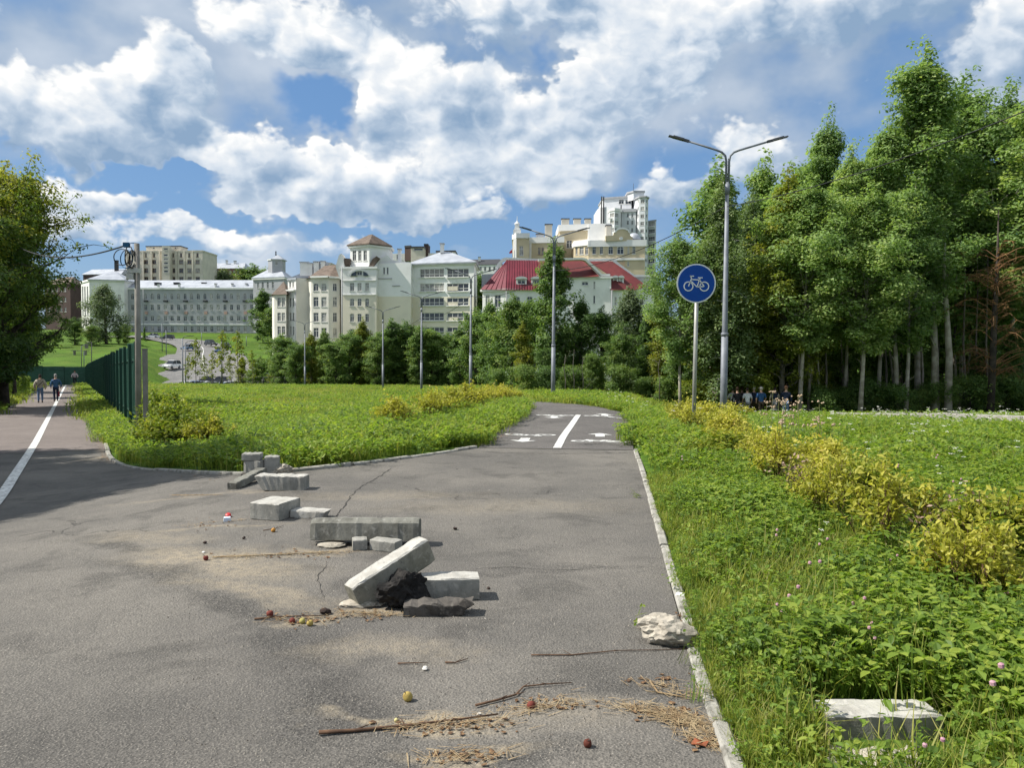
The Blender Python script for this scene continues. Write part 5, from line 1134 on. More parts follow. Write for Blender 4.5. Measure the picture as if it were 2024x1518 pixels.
# thin far lamp posts along the road
for i, (px, r0, d, lb) in enumerate(((362, 665, 118, 'thin far lamp post left of the twin posts by the valley road'), (367.5, 675, 117, 'second thin far post beside the first by the valley road'), (439, 655, 108, 'tall thin post among the young trees'), (322, 638, 200, 'thin lamp post on the lawn before the grey building'), (330, 650, 190, 'thin lamp post at the road kerb before the grey building'), (400, 655, 232, 'thin lamp post on the green slope under the grey building'), (470, 660, 230, 'thin lamp post on the slope right of the dark car'), (488, 665, 225, 'rightmost thin lamp post on the slope'))):
    p = col_at(px, d); h = max(3, top_h(px, r0, p)); o = thing('far_lamp_post', lb, 'street lamp', p, 0, 'far lamp posts along the valley road'); q = MB(); q.tube([(0, 0, -.3), (0, 0, h*.97)], [.11, .07], 7); place('pole', q.mesh('pole', galv), o)
    q = MB(); q.tube([(0, 0, h*.95), (.3, 0, h), (1.2, 0, h+.1)], .05, 6); q.box((1.4, 0, h+.1), (.6, .2, .08)); place('arm', q.mesh('arm', lamp_dark), o)
# exercise frame and posts beyond the end fence
p = col_at(170, 130); o = thing('steel_frame', 'thin steel goal like frame on the lawn beyond the far fence', 'frame', p); q = MB(); L0 = lambda px, py: at(px, py, 130)-p
q.tube([L0(161, 735), L0(161, 684), L0(179, 678)], .06, 6); q.tube([L0(166, 735), L0(166, 695)], .06, 6); place('frame', q.mesh('frame', galv), o)
q = MB(); q.tube([L0(181, 738), L0(181, 676), L0(172, 676)], .07, 6); q.box(L0(171, 684), (.5, .2, .8)); place('post', q.mesh('post', conc_pole), o)
p = col_at(160, 170); o = thing('lawn_bench', 'grey bench like slab on the shaded lawn under the trees', 'bench', p); q = MB(); q.box((0, 0, .95), (3.6, .8, .15)); place('seat', q.mesh('seat', conc_pole), o)
for s in (-1, 1): q = MB(); q.box((s*1.2, 0, .4), (.25, .6, 1.0)); place('leg', q.mesh('leg', conc_pole), o)
# ================================================================== CONCRETE BLOCKS, RUBBLE, LITTER
def conc(name, a, b_, c3, w=.0):
    m = bpy.data.materials.new(name); m.use_nodes = True; t = NT(m.node_tree); bs = m.node_tree.nodes['Principled BSDF']
    tcn = t.new('ShaderNodeTexCoord').outputs['Object']
    c = t.mix(t.maprange(t.noise(tcn, 7, 6, .6), .38, .66), a, b_); c = t.mix(t.maprange(t.noise(tcn, 22, 4, .6), .54, .70, 0, .7), c, c3)
    c = t.mix(t.maprange(t.noise(tcn, 70, 3), .60, .72, 0, .6), c, tuple(v*.45 for v in b_))
    t.link(c, bs.inputs['Base Color']); bs.inputs['Roughness'].default_value = .93; bs.inputs['Specular IOR Level'].default_value = .2
    bn = t.new('ShaderNodeBump'); bn.inputs['Strength'].default_value = .5; bn.inputs['Distance'].default_value = .006
    t.link(t.math('ADD', t.noise(tcn, 45, 5), t.math('MULTIPLY', t.noise(tcn, 160, 2), .5)), bn.inputs['Height']); t.link(bn.outputs[0], bs.inputs['Normal']); return m
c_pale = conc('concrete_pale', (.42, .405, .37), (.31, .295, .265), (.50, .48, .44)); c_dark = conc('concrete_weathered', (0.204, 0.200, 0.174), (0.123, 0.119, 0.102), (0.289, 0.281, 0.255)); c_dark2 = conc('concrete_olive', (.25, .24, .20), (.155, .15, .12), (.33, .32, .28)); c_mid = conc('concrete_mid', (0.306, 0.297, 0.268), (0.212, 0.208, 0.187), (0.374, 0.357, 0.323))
c_black = conc('asphalt_lump_black', (.022, .020, .019), (.010, .010, .010), (.05, .045, .04)); c_soil = conc('slab_dirty', (.10, .09, .08), (.05, .045, .04), (.16, .145, .125)); c_rub = conc('rubble_pale', (.40, .36, .30), (.22, .20, .165), (.56, .51, .42))
def block_mesh(l, w, h, seed, chip=.006, slant=(0, 0), bev=.008, chamfer=0.0, rough_end=0, cuts=None, top2=False):
    """kerb like block centred on x,y with its base at z=0; slant shears the two end faces; chamfered upper front edge"""
    r = np.random.default_rng(seed); prof = [(-w/2, 0), (w/2, 0), (w/2, h-bev), (w/2-bev, h), (-w/2+bev+chamfer, h), (-w/2, h-bev-chamfer)]
    prof = [(-w/2+bev*.6, 0), (w/2-bev*.6, 0), (w/2, bev*.6)] + prof[2:] + [(-w/2, bev*.6)]
    n = max(4, cuts or int(l/.04)); m = MB(); rows = []
    for i in range(n+1):
        f = i/n; row = []; ins = bev if i in (0, n) else 0.0
        for (y, z) in prof:
            x = -l/2+l*f; e = slant[0]*(1-z/h) if f < .5 else -slant[1]*(1-z/h); wgt = (1-2*f) if f < .5 else (2*f-1)
            x += e*wgt**2
            jit = r.normal(size=3)*chip*(1.0 if 0 < i < n else .7)
            if rough_end and i >= n-1: jit += r.normal(size=3)*rough_end
            sc = 1-ins/max(w, h)*1.2
            e_ = Vector((x*9+seed, y*9, z*9)); big_ = mnoise.noise(e_)
            if big_ > .18 and (abs(y) > w*.42 or z > h*.9): jit += np.array([0, -y*.5, -(z-h/2)*.5])*(big_-.18)*min(1.0, chip*90)
            row.append((x+jit[0]*.5, y*sc+jit[1]*.6, (z-h/2)*sc+h/2+(jit[2]*.6 if z > 0 else 0)))
        rows.append(row)
    k = len(prof)
    for a, b_ in zip(rows[:-1], rows[1:]): [m.add(a+b_, [(j, (j+1) % k, k+(j+1) % k, k+j)], 1 if top2 and min(prof[j][1], prof[(j+1) % k][1]) > h-bev*1.5 else 0) for j in range(k)]  # top faces use the paler slot: sunlight on them put into the colour
    m.add(rows[0], [tuple(range(k))[::-1]]); m.add(rows[-1], [tuple(range(k))]); return m
def block(name, label, mb, m, loc, rot=(0, 0, 0), grp='loose concrete blocks on the asphalt'):
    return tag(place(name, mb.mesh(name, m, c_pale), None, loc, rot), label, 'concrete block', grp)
from mathutils import noise as mnoise
def lump_mesh(rx, ry, rz, seed, rough=.28, n=3, flat=.0):
    """broken lump: facetted rock with crumbly surface"""
    import bmesh
    bm = bmesh.new(); bmesh.ops.create_icosphere(bm, subdivisions=n, radius=1.0); r = np.random.default_rng(seed); K = r.normal(size=(8, 3)); K /= np.linalg.norm(K, axis=1, keepdims=True); D = r.uniform(.45, .85, 8)
    m = MB(); vs = []; off_ = Vector((seed*3.1, seed*1.7, seed*.9))
    for v in bm.verts:
        p = np.array(v.co)
        for k, d in zip(K, D):
            s = p@k
            if s > d: p = p-k*(s-d)*.92
        e = Vector(p); f = 1+rough*(.55*mnoise.noise(e*2.3+off_)+.45*mnoise.noise(e*5.5+off_)+.28*mnoise.noise(e*12+off_)); p = p*f
        vs.append((p[0]*rx*1.12, p[1]*ry*1.12, max(-.80, p[2])*rz+rz*.80))
    m.add(vs, [tuple(v.index for v in f.verts) for f in bm.faces]); bm.free(); return m
def G(px, py, dz=0): p = gp(px, py); p.z += dz; return p
def between(mb, m, name, label, p0, p1, roll=0.0, grp='loose concrete blocks on the asphalt'):
    """block laid with the middle of its lower edge from p0 (its left end) to p1"""
    p0, p1 = Vector(p0), Vector(p1); x = (p1-p0).normalized(); z = Vector((0, 0, 1)); y = z.cross(x).normalized(); z = x.cross(y)
    M = Matrix((x, y, z)).transposed().to_4x4() @ Matrix.Rotation(roll, 4, 'X'); M.translation = (p0+p1)/2
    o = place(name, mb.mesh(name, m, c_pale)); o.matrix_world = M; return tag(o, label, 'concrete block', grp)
# foreground group
p = G(758, 1203); p0 = G(716, 1201)
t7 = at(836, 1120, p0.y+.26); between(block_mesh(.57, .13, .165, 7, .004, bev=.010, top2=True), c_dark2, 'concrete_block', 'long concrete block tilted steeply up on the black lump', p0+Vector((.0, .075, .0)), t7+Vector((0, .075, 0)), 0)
o = tag(place('asphalt_lump', lump_mesh(.125, .11, .125, 4, .6, 4).mesh('asphalt_lump', c_black), None, G(793, 1206)+Vector((0, .06, -.01))), 'black broken asphalt lump propping up the tilted block', 'rubble')
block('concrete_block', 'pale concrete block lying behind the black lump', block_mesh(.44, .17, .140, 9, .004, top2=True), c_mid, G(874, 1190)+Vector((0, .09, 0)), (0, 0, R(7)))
block('broken_slab', 'dark dirty broken slab lying in front of the pale block', block_mesh(.40, .13, .075, 10, .010, rough_end=.02, slant=(0, .05)), c_soil, G(865, 1221)+Vector((0, .07, 0)), (0, R(-1.5), R(4)))
# long weathered block on two small supports
q0 = G(620, 1081)+Vector((.0, .10, .03)); q1 = at(821, 1068, q0.y-.02)+Vector((0, .0, .0))
between(block_mesh(.86, .16, .175, 11, .004, chamfer=.03), c_dark, 'concrete_block', 'long weathered dark block resting tilted on two small blocks', q0, q1, R(-9))
block('small_block', 'small block standing under the middle of the long weathered block', block_mesh(.11, .12, .085, 12, .003, cuts=5), c_mid, G(708, 1089)+Vector((0, .06, 0)), (0, 0, R(14)))
block('small_block', 'small block under the long weathered block, right hand one', block_mesh(.23, .12, .085, 13, .003), c_mid, G(760, 1092)+Vector((0, .07, 0)), (0, 0, R(-24)))
block('sand_mortar_lump', 'crumbled pale mortar under the left end of the long block', lump_mesh(.13, .09, .022, 5, .3), c_rub, G(650, 1083)+Vector((0, .05, -.005)))
block('sand_mortar_lump', 'crumbled pale mortar under the lower end of the tilted block', lump_mesh(.12, .07, .02, 6, .3), c_rub, G(712, 1200)+Vector((0, .04, -.005)))
# pair further back
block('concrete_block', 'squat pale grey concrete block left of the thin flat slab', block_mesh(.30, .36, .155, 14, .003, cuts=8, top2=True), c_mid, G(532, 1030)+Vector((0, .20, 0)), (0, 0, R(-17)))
block('flat_slab', 'thin pale flat slab right of the squat block', block_mesh(.34, .16, .07, 15, .004, slant=(0, .04)), c_pale, G(610, 1026)+Vector((0, .09, 0)), (0, 0, R(-10)))
# stack by the grass
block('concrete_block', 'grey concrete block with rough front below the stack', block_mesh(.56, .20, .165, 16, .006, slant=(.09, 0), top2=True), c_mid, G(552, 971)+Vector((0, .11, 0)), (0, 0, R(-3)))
s0 = G(499, 947)
block('flat_slab', 'dark flat slab at the bottom of the stack beside the grass', block_mesh(.30, .22, .07, 17, .006), c_soil, s0+Vector((0, .1, 0)), (0, 0, R(5)))
block('concrete_block', 'middle block of the stack beside the grass', block_mesh(.22, .20, .155, 18, .005, cuts=7), c_mid, s0+Vector((.01, .1, .071)), (0, 0, R(-12)))
block('flat_slab', 'top slab of the stack beside the grass', block_mesh(.22, .20, .085, 19, .005, cuts=7), c_mid, s0+Vector((-.03, .1, .228)), (0, 0, R(4)))
block('concrete_block', 'grey block standing at the right of the stack by the grass', block_mesh(.17, .18, .27, 20, .004, cuts=6), c_mid, s0+Vector((.20, .16, .0)), (0, 0, R(10)))
block('boulder', 'rounded brown boulder right of the stack at the grass edge', lump_mesh(.15, .11, .085, 21, .5, 4), c_rub, G(556, 941)+Vector((0, .05, -.01)))
a0 = G(453, 969); between(block_mesh(.72, .12, .085, 22, .005), c_dark, 'concrete_plank', 'narrow dark slab leaning with one end on the stack', a0+Vector((.03, .04, 0)), at(518, 938, s0.y-.10), 0)
# right verge
block('rubble_lump', 'pebbly broken concrete lump lying on the right kerb', lump_mesh(.145, .10, .085, 23, .32, n=4), c_rub, G(1322, 1279)+Vector((0, .08, -.01)), (0, 0, R(-14)))
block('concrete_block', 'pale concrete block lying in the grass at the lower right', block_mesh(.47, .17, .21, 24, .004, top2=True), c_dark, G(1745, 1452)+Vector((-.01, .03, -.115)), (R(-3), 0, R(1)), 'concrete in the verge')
block('broken_slab', 'broken pale slab half buried in grass at the bottom edge', block_mesh(.40, .15, .06, 25, .012, rough_end=.02), c_rub, G(1735, 1512)+Vector((0, .0, -.03)), (0, 0, R(-3)), 'concrete in the verge')
# ---------------- small litter
def apple(label, px, py, r, c1, c2_):
    q = MB(); pr = [(r*math.sin(math.pi*k/10)*(1+.05*math.cos(2*math.pi*k/10)), r-r*.94*math.cos(math.pi*k/10)+(.10*r*(k == 10)*-1.6)) for k in range(11)]; q.lathe(pr, 14); q.v = [tuple(Vector(v)*(1+.10*mnoise.noise(Vector(v)*60+Vector((px, py, 0))))) for v in q.v]
    o_ = thing('fallen_apple', label, 'apple', G(px, py), random.uniform(0, 6)); place('fruit', q.mesh('fruit', mat('apple_'+label[:14].replace(' ', '_'), c1, c2_, rough=.7, spec=.15, scale=14, lo=.5, hi=.6)), o_, (0, 0, -.002), (R(25), R(15), 0))
    q = MB(); q.tube([(0, 0, r*1.75), (.004, 0, r*2.1), (.010, .003, r*2.3)], .0022, 5); place('stalk', q.mesh('stalk', bark_dark), o_, (0, 0, 0), (R(25), R(15), 0)); return o_
ylw, brn, redc = (.36, .27, .08), (.11, .055, .03), (.15, .038, .028)
apple('yellow spotted apple lying alone on the asphalt', 811, 1386, .023, ylw, brn); apple('red brown apple beside the straw in the foreground', 1046, 1402, .019, redc, brn)
apple('red apple left of the tilted block', 535, 1220, .021, redc, (.5, .2, .08)); apple('red and yellow apple at the left of the apple cluster', 577, 1233, .018, redc, ylw); apple('yellow apple at the right of the apple cluster', 616, 1237, .019, ylw, brn); apple('brownish apple in the middle of the cluster', 598, 1234, .018, (.34, .3, .1), brn)
apple('rotten apple near the small packet', 538, 1052, .019, (.45, .22, .05), brn); apple('dark red apple left of the sand', 409, 1108, .020, redc, brn); apple('brown rotten apple at the lower right of the asphalt', 1161, 1475, .018, (.10, .03, .02), brn); apple('small yellow apple left of the straw', 781, 1428, .010, (.5, .44, .2), brn)
clod = conc('soil_clod', (.05, .035, .03), (.02, .015, .012), (.08, .06, .05)); peb = conc('white_pebble', (.66, .63, .58), (.5, .47, .43), (.7, .68, .64))
tag(place('soil_clod', lump_mesh(.03, .022, .022, 31, .6, 2).mesh('soil_clod', clod), None, G(643, 1214)), 'dark brown clod left of the tilted block', 'clod')
for i, (px, py, s, kind, lb) in enumerate(((900, 1048, .022, 0, 'dark clod right of the long weathered block'), (841, 1326, .016, 1, 'white stone in the middle foreground'), (947, 1415, .011, 1, 'tiny white stone above the straw'), (402, 1094, .013, 1, 'white stone by the left sand patch'), (966, 1165, .013, 0, 'small dark clod right of the pale block'), (482, 1066, .018, 0, 'dark clod below the squat block'), (405, 1075, .016, 0, 'grey clod near the left sand'))):
    tag(place('pebble' if kind else 'soil_clod', lump_mesh(s, s*.8, s*.7, 40+i, .4, 2).mesh('stone', peb if kind else clod), None, G(px, py)), lb, 'stone' if kind else 'clod')
# crumpled packet, bottle cap, paper
q = MB(); q.box((0, 0, .022), (.065, .035, .04), taper=.85); pk = tag(place('small_packet', q.mesh('small_packet', mat('packet_blue_white', (.55, .68, .85), (.75, .76, .78), scale=30)), None, G(449, 1031), (R(12), 0, R(20))), 'crumpled blue white packet on the asphalt', 'packet')
q = MB(); q.lathe([(.0, 0), (.026, 0), (.026, .03), (.02, .035), (0, .035)], 12); tag(place('bottle_cap', q.mesh('bottle_cap', mat('cap_red', (.45, .03, .03), rough=.4)), None, G(452, 1022), (R(35), 0, 0)), 'red cap beside the blue white packet', 'cap')
tag(place('paper_scrap', lump_mesh(.035, .02, .014, 52, .7, 2).mesh('paper_scrap', mat('paper_white', (.75, .75, .74), rough=.7)), None, G(378, 935)), 'white paper scrap at the left kerb', 'litter')
tag(place('paper_scrap', lump_mesh(.028, .02, .018, 53, .7, 2).mesh('paper_scrap', mat('paper_white2', (.82, .82, .82), rough=.6)), None, G(1345, 1180)), 'white crumpled scrap on the right kerb', 'litter')
dryleaf = mat('dry_leaf', (.26, .075, .03), (.16, .05, .02), rough=.6, scale=20)
q = MB(); q.add([(-.035, 0, .004), (-.01, -.025, .016), (.02, -.022, .006), (.038, 0, .018), (.018, .019, .008), (-.012, .022, .020), (0, 0, .012)], [(0, 1, 6), (1, 2, 6), (2, 3, 6), (3, 4, 6), (4, 5, 6), (5, 0, 6)]); tag(place('dry_leaf', q.mesh('dry_leaf', dryleaf), None, G(1382, 1474)), 'rust red dry leaf at the right kerb', 'leaf')
# twigs
twig_m = mat('twig', (.13, .075, .045), (.07, .04, .025), scale=20, rough=.9); straw_m = mat('straw', (.36, .275, .16), (.20, .135, .07), scale=25, rough=.8)
def twig(label, pts, r=.006, m=None):
    P = [G(*p) for p in pts]; o_ = P[0].copy(); q = MB(); Q_ = [p-o_+Vector((0, 0, r+random.uniform(0, .006))) for p in P]; q.tube(Q_, [r*(1-.6*k/(len(P)-1)) for k in range(len(P))], 5)
    for k in range(1, len(Q_)-1):
        e = Q_[k]+Vector((random.uniform(-.06, .06), random.uniform(-.03, .05), .01)); q.tube([Q_[k], e], [r*.5, r*.2], 4)
    return tag(place('twig', q.mesh('twig', m or twig_m), None, o_), label, 'twig')
twig('long brown stick lying across the near straw', [(630, 1455), (700, 1449), (800, 1440), (905, 1428), (985, 1418)], .009); twig('branched dry twig above the red brown apple', [(940, 1400), (985, 1388), (1020, 1378), (1035, 1362), (1080, 1358), (1130, 1354)], .006)
twig('thin long stalk reaching to the pebbly lump', [(1050, 1298), (1130, 1297), (1220, 1290), (1300, 1287), (1370, 1284)], .004); twig('short dark twig in the middle foreground', [(786, 1315), (820, 1314), (846, 1313)], .004); twig('curved dark twig right of the white stone', [(880, 1313), (900, 1313), (925, 1306)], .005)
twig('reddish stick left of the apple cluster', [(503, 1226), (545, 1224), (600, 1222), (650, 1221)], .006); twig('long dry stalk below the long weathered block', [(420, 1104), (500, 1101), (580, 1097), (660, 1093)], .005, straw_m); twig('bent dry stem near the right kerb', [(1285, 1352), (1300, 1372), (1330, 1378), (1365, 1386)], .006, straw_m)
twig('dark twig near the rotten apple', [(520, 1050), (545, 1046), (560, 1042)], .004); twig('dry stalk lying near the leaning slab', [(340, 980), (400, 979), (440, 979)], .004, straw_m)
# straw and dead stems: too many to count
def straw(name, label, spots, n, L=.10, m=None):
    q = MB()
    for (pa, pb, w) in spots:
        A, B_ = G(*pa), G(*pb); u = (B_-A); ang0 = math.atan2(u.y, u.x)
        for _ in range(int(n*w)):
            f = random.random(); c = A.lerp(B_, f)+Vector((random.gauss(0, .05), random.gauss(0, .028)*random.choice((.4, 1, 1.8)), 0)); a = ang0+random.gauss(0, .75); l = L*random.uniform(.3, 1.2); d = Vector((math.cos(a), math.sin(a), random.uniform(-.1, .1)))*l/2; z = random.uniform(.004, .016); nrm = Vector((-math.sin(a), math.cos(a), 0))*random.uniform(.0012, .0025)
            c.z += z; q.add([c-d-nrm, c-d+nrm, c+d+nrm*.4, c+d-nrm*.4], [(0, 1, 2, 3)])
    o_ = place(name, q.mesh(name, m or straw_m)); return tag(o_, label, 'straw', kind='stuff')
straw('straw_litter', 'pale dry straw and dead stems scattered over the asphalt', [((1235, 1395), (1400, 1440), 1.6), ((1330, 1418), (1430, 1480), 1.2), ((760, 1443), (1010, 1425), .7), ((1010, 1415), (1140, 1385), .6), ((420, 1104), (690, 1092), .9), ((360, 1041), (480, 1028), .3), ((540, 1228), (660, 1222), .4), ((660, 1215), (800, 1217), .6), ((840, 1505), (1000, 1492), .4), ((340, 982), (450, 979), .3), ((1275, 1350), (1400, 1385), .5)], 170)
straw('dead_grass_litter', 'brown dead grass gathered at the left kerb corner', [((190, 870), (208, 905), 1.0), ((205, 905), (260, 925), .7), ((930, 885), (985, 868), .9), ((960, 872), (1010, 858), .6)], 160, .14, mat('straw_brown', (.34, .20, .09), (.22, .13, .06), scale=20))
# grit and little crumbs
q = MB()
for _ in range(2200):
    px, py = random.uniform(330, 1250), random.choice((random.uniform(960, 1250), random.uniform(1200, 1510))); p = G(px, py); s = random.uniform(.002, .006)
    a = random.uniform(0, 6.28); q.add([p+Vector((s*math.cos(a+k*1.57), s*math.sin(a+k*1.57), 0)) for k in range(4)]+[p+Vector((0, 0, s*1.2))], [(0, 1, 4), (1, 2, 4), (2, 3, 4), (3, 0, 4)])
tag(place('grit', q.mesh('grit', conc('grit_stone', (.30, .27, .23), (.08, .07, .06), (.5, .47, .42)))), 'loose grit scattered over the asphalt', 'grit', kind='stuff')

# crumbled dry leaves and bark bits among the litter
q = MB()
for (px, py, w, n) in ((600, 1228, 90, 40), (720, 1216, 70, 35), (900, 1440, 150, 60), (1080, 1395, 90, 45), (1330, 1410, 80, 50), (1390, 1470, 40, 30), (430, 1038, 60, 25), (560, 1098, 120, 35), (930, 1500, 90, 35), (1300, 1345, 60, 25), (205, 905, 15, 40), (400, 945, 80, 20), (1345, 1215, 15, 15), (970, 870, 30, 30)):
    for _ in range(n):
        p = G(px+random.gauss(0, w*.5), py+random.gauss(0, 7)); s_ = random.uniform(.006, .018); a = random.uniform(0, 6.28); k = random.randint(4, 6)
        q.add([p+Vector((s_*random.uniform(.5, 1.1)*math.cos(a+j*6.283/k), s_*random.uniform(.5, 1.1)*math.sin(a+j*6.283/k), random.uniform(.002, .012))) for j in range(k)], [tuple(range(k))])
tag(place('leaf_crumbs', q.mesh('leaf_crumbs', mat('leaf_crumb', (.17, .095, .045), (.07, .04, .025), scale=60, coords='World', c3=(.30, .20, .10), s3=90))), 'crumbled brown leaves and bark bits among the litter', 'litter', kind='stuff')
# ================================================================== GRASS, WEEDS, SHRUBS
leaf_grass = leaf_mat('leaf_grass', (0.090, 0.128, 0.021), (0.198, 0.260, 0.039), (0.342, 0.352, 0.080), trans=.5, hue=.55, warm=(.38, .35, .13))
leaf_weed = leaf_mat('leaf_weed', (0.076, 0.138, 0.024), (0.175, 0.271, 0.039), (0.316, 0.382, 0.063), trans=.5, hue=.60)
leaf_shrub = leaf_mat('leaf_yellow_shrub', (0.151, 0.187, 0.026), (0.373, 0.364, 0.049), (0.551, 0.513, 0.109), trans=.45, hue=.25, warm=(.56, .42, .11))
leaf_shrubg = leaf_mat('leaf_green_shrub', (.09, .14, .022), (.20, .26, .032), (.42, .38, .06), trans=.45, hue=.3)
stem_m = mat('weed_stem', (.10, .14, .04), (.14, .11, .05), scale=6); white_fl = mat('white_petal', (.78, .77, .70), rough=.7); pink_fl = mat('clover_pink', (.36, .17, .24), (.44, .27, .30), scale=40, rough=.8); dry_fl = mat('dry_flower_head', (.42, .30, .20), (.55, .42, .30), scale=30)
PC = bpy.data.collections.new('plant_pieces')                       # pieces that the scatters below set out; not drawn on their own
def blades(q, n, rad, h0, h1, w, r, lean=.5, tint=None):
    for _ in range(n):
        a = r.uniform(0, 6.28); d = r.random()**.5*rad; x, y = d*math.cos(r.uniform(0, 6.28)), d*math.sin(r.uniform(0, 6.28)); h = r.uniform(h0, h1); l = r.uniform(.1, lean)*h; ca, sa = math.cos(a), math.sin(a); ww = w*r.uniform(.7, 1.3)
        P = [(x, y, -.02), (x+ca*l*.35, y+sa*l*.35, h*.55), (x+ca*l*1.1, y+sa*l*1.1, h*.92 if r.random() < .7 else h*.75)]
        nx_, ny_ = -sa*ww/2, ca*ww/2; t_ = np.clip(.5+r.normal()*.22, 0, 1)
        q['v'] += [(P[0][0]+nx_, P[0][1]+ny_, P[0][2]), (P[0][0]-nx_, P[0][1]-ny_, P[0][2]), (P[1][0]-nx_*.8, P[1][1]-ny_*.8, P[1][2]), (P[1][0]+nx_*.8, P[1][1]+ny_*.8, P[1][2]), (P[2][0]-nx_*.12, P[2][1]-ny_*.12, P[2][2]), (P[2][0]+nx_*.12, P[2][1]+ny_*.12, P[2][2])]
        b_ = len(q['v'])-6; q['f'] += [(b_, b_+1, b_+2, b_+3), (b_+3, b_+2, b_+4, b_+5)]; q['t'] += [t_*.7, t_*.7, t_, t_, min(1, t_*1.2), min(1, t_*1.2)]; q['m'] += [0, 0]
def broad(q, n, rad, h0, h1, size, r, mi=1):
    """stems carrying ovate leaves in threes"""
    for _ in range(n):
        a0 = r.uniform(0, 6.28); d = r.random()**.5*rad; x, y = d*math.cos(a0), d*math.sin(a0); h = r.uniform(h0, h1); bend = r.uniform(0, .4)*h; ca, sa = math.cos(a0), math.sin(a0); tx, ty = x+ca*bend, y+sa*bend
        b_ = len(q['v']); q['v'] += [(x-.002, y, 0), (x+.002, y, 0), (tx+.0015, ty, h), (tx-.0015, ty, h)]; q['f'].append((b_, b_+1, b_+2, b_+3)); q['t'] += [.3]*4; q['m'].append(mi)
        for k in range(3):
            a = a0+k*2.09+r.normal()*.3; s = size*r.uniform(.6, 1.3); t_ = np.clip(.5+r.normal()*.24, 0, 1); z = h+r.normal()*.01; up = r.uniform(-.6, .75); c_, s_ = math.cos(a), math.sin(a); w_ = s*.36
            pts = [(0, 0, 0), (.28, .85, .05), (.62, .8, .07), (1, 0, -.06), (.62, -.8, .07), (.28, -.85, .05)]
            b_ = len(q['v'])
            for (u_, v_, zz) in pts: q['v'].append((tx+c_*u_*s-s_*v_*w_, ty+s_*u_*s+c_*v_*w_, z+up*u_*s+zz*s*1.5))
            q['f'] += [(b_, b_+1, b_+2, b_+3), (b_, b_+3, b_+4, b_+5)]; q['t'] += [t_]*6; q['m'] += [mi, mi]
def finish(name, q, mats):
    V = np.array(q['v']); F = np.array(q['f']); me = np_mesh(name, V, F, mats, np.array(q['t'])); me.polygons.foreach_set('material_index', np.array(q['m'], dtype=np.int32)); o_ = bpy.data.objects.new(name, me); PC.objects.link(o_); return o_
def newq(): return {'v': [], 'f': [], 't': [], 'm': []}
def head(q, x, y, z, rr, mi, n=6, r=None, flat=1.0):
    """rough flower ball or plate"""
    b_ = len(q['v']); rows = 3
    for i in range(rows+1):
        th = math.pi*i/rows
        for k in range(n): q['v'].append((x+rr*max(.15, math.sin(th))*math.cos(2*math.pi*k/n), y+rr*max(.15, math.sin(th))*math.sin(2*math.pi*k/n), z-rr*flat*math.cos(th))); q['t'].append(.5)
    for i in range(rows):
        for k in range(n): q['f'].append((b_+i*n+k, b_+i*n+(k+1) % n, b_+(i+1)*n+(k+1) % n, b_+(i+1)*n+k)); q['m'].append(mi)
rp_ = np.random.default_rng(77); MS = [leaf_grass, leaf_weed, white_fl, pink_fl, dry_fl]
protos = []
def mk(fn, *a, **k):
    nm = 'piece_%02d' % len(protos); q = newq(); fn(q); protos.append(finish(nm, q, MS)); return len(protos)-1
def f_grass(q): blades(q, 20, .05, .06, .19, .0055, rp_, .7)
def f_grass2(q): blades(q, 12, .05, .10, .27, .0050, rp_, .8); broad(q, 4, .06, .06, .18, .032, rp_)
def f_weed(q): broad(q, 12, .07, .05, .21, .026, rp_); blades(q, 5, .06, .10, .24, .005, rp_)
def f_weed2(q): broad(q, 8, .07, .08, .24, .035, rp_); blades(q, 4, .06, .10, .26, .005, rp_)
def f_clover(q): broad(q, 9, .07, .06, .18, .030, rp_); blades(q, 5, .05, .1, .2, .004, rp_)
def f_cflower(q):
    broad(q, 5, .06, .10, .24, .035, rp_)
    for _ in range(2): x, y, z = rp_.normal()*.05, rp_.normal()*.05, rp_.uniform(.22, .30); head(q, x, y, z, .009, 3, 7)
def f_yarrow(q):
    blades(q, 6, .04, .2, .34, .005, rp_)
    for _ in range(2):
        x, y, z = rp_.normal()*.05, rp_.normal()*.05, rp_.uniform(.34, .50); blades(q, 1, .001, z, z, .004, rp_, .12)
        for _ in range(9): head(q, x+rp_.normal()*.018, y+rp_.normal()*.018, z+rp_.normal()*.004, .007, 2, 5, flat=.4)
def f_patch(q): blades(q, 60, .26, .12, .30, .010, rp_); broad(q, 26, .26, .10, .28, .060, rp_)
def f_patch2(q): blades(q, 34, .26, .14, .36, .009, rp_, .7); broad(q, 38, .26, .10, .26, .055, rp_)
def f_far(q): blades(q, 110, .85, .16, .42, .030, rp_, .6); broad(q, 40, .85, .15, .34, .11, rp_)
def f_far2(q): blades(q, 150, .85, .14, .38, .028, rp_, .8)
def f_fyar(q):
    for _ in range(6):
        x, y, z = rp_.normal()*.22, rp_.normal()*.22, rp_.uniform(.32, .52); blades(q, 1, .001, z, z, .006, rp_, .12)
        for _ in range(5): head(q, x+rp_.normal()*.03, y+rp_.normal()*.03, z, .016, 2, 5, flat=.35)
def f_tall(q): blades(q, 14, .06, .30, .62, .006, rp_, .6)
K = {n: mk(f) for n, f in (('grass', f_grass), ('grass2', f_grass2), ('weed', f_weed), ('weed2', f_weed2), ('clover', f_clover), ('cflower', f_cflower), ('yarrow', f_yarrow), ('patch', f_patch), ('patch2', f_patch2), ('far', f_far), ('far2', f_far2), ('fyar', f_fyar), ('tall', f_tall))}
ng = bpy.data.node_groups.new('set_out_plants', 'GeometryNodeTree')
ng.interface.new_socket('Geometry', in_out='INPUT', socket_type='NodeSocketGeometry'); ng.interface.new_socket('Geometry', in_out='OUTPUT', socket_type='NodeSocketGeometry')
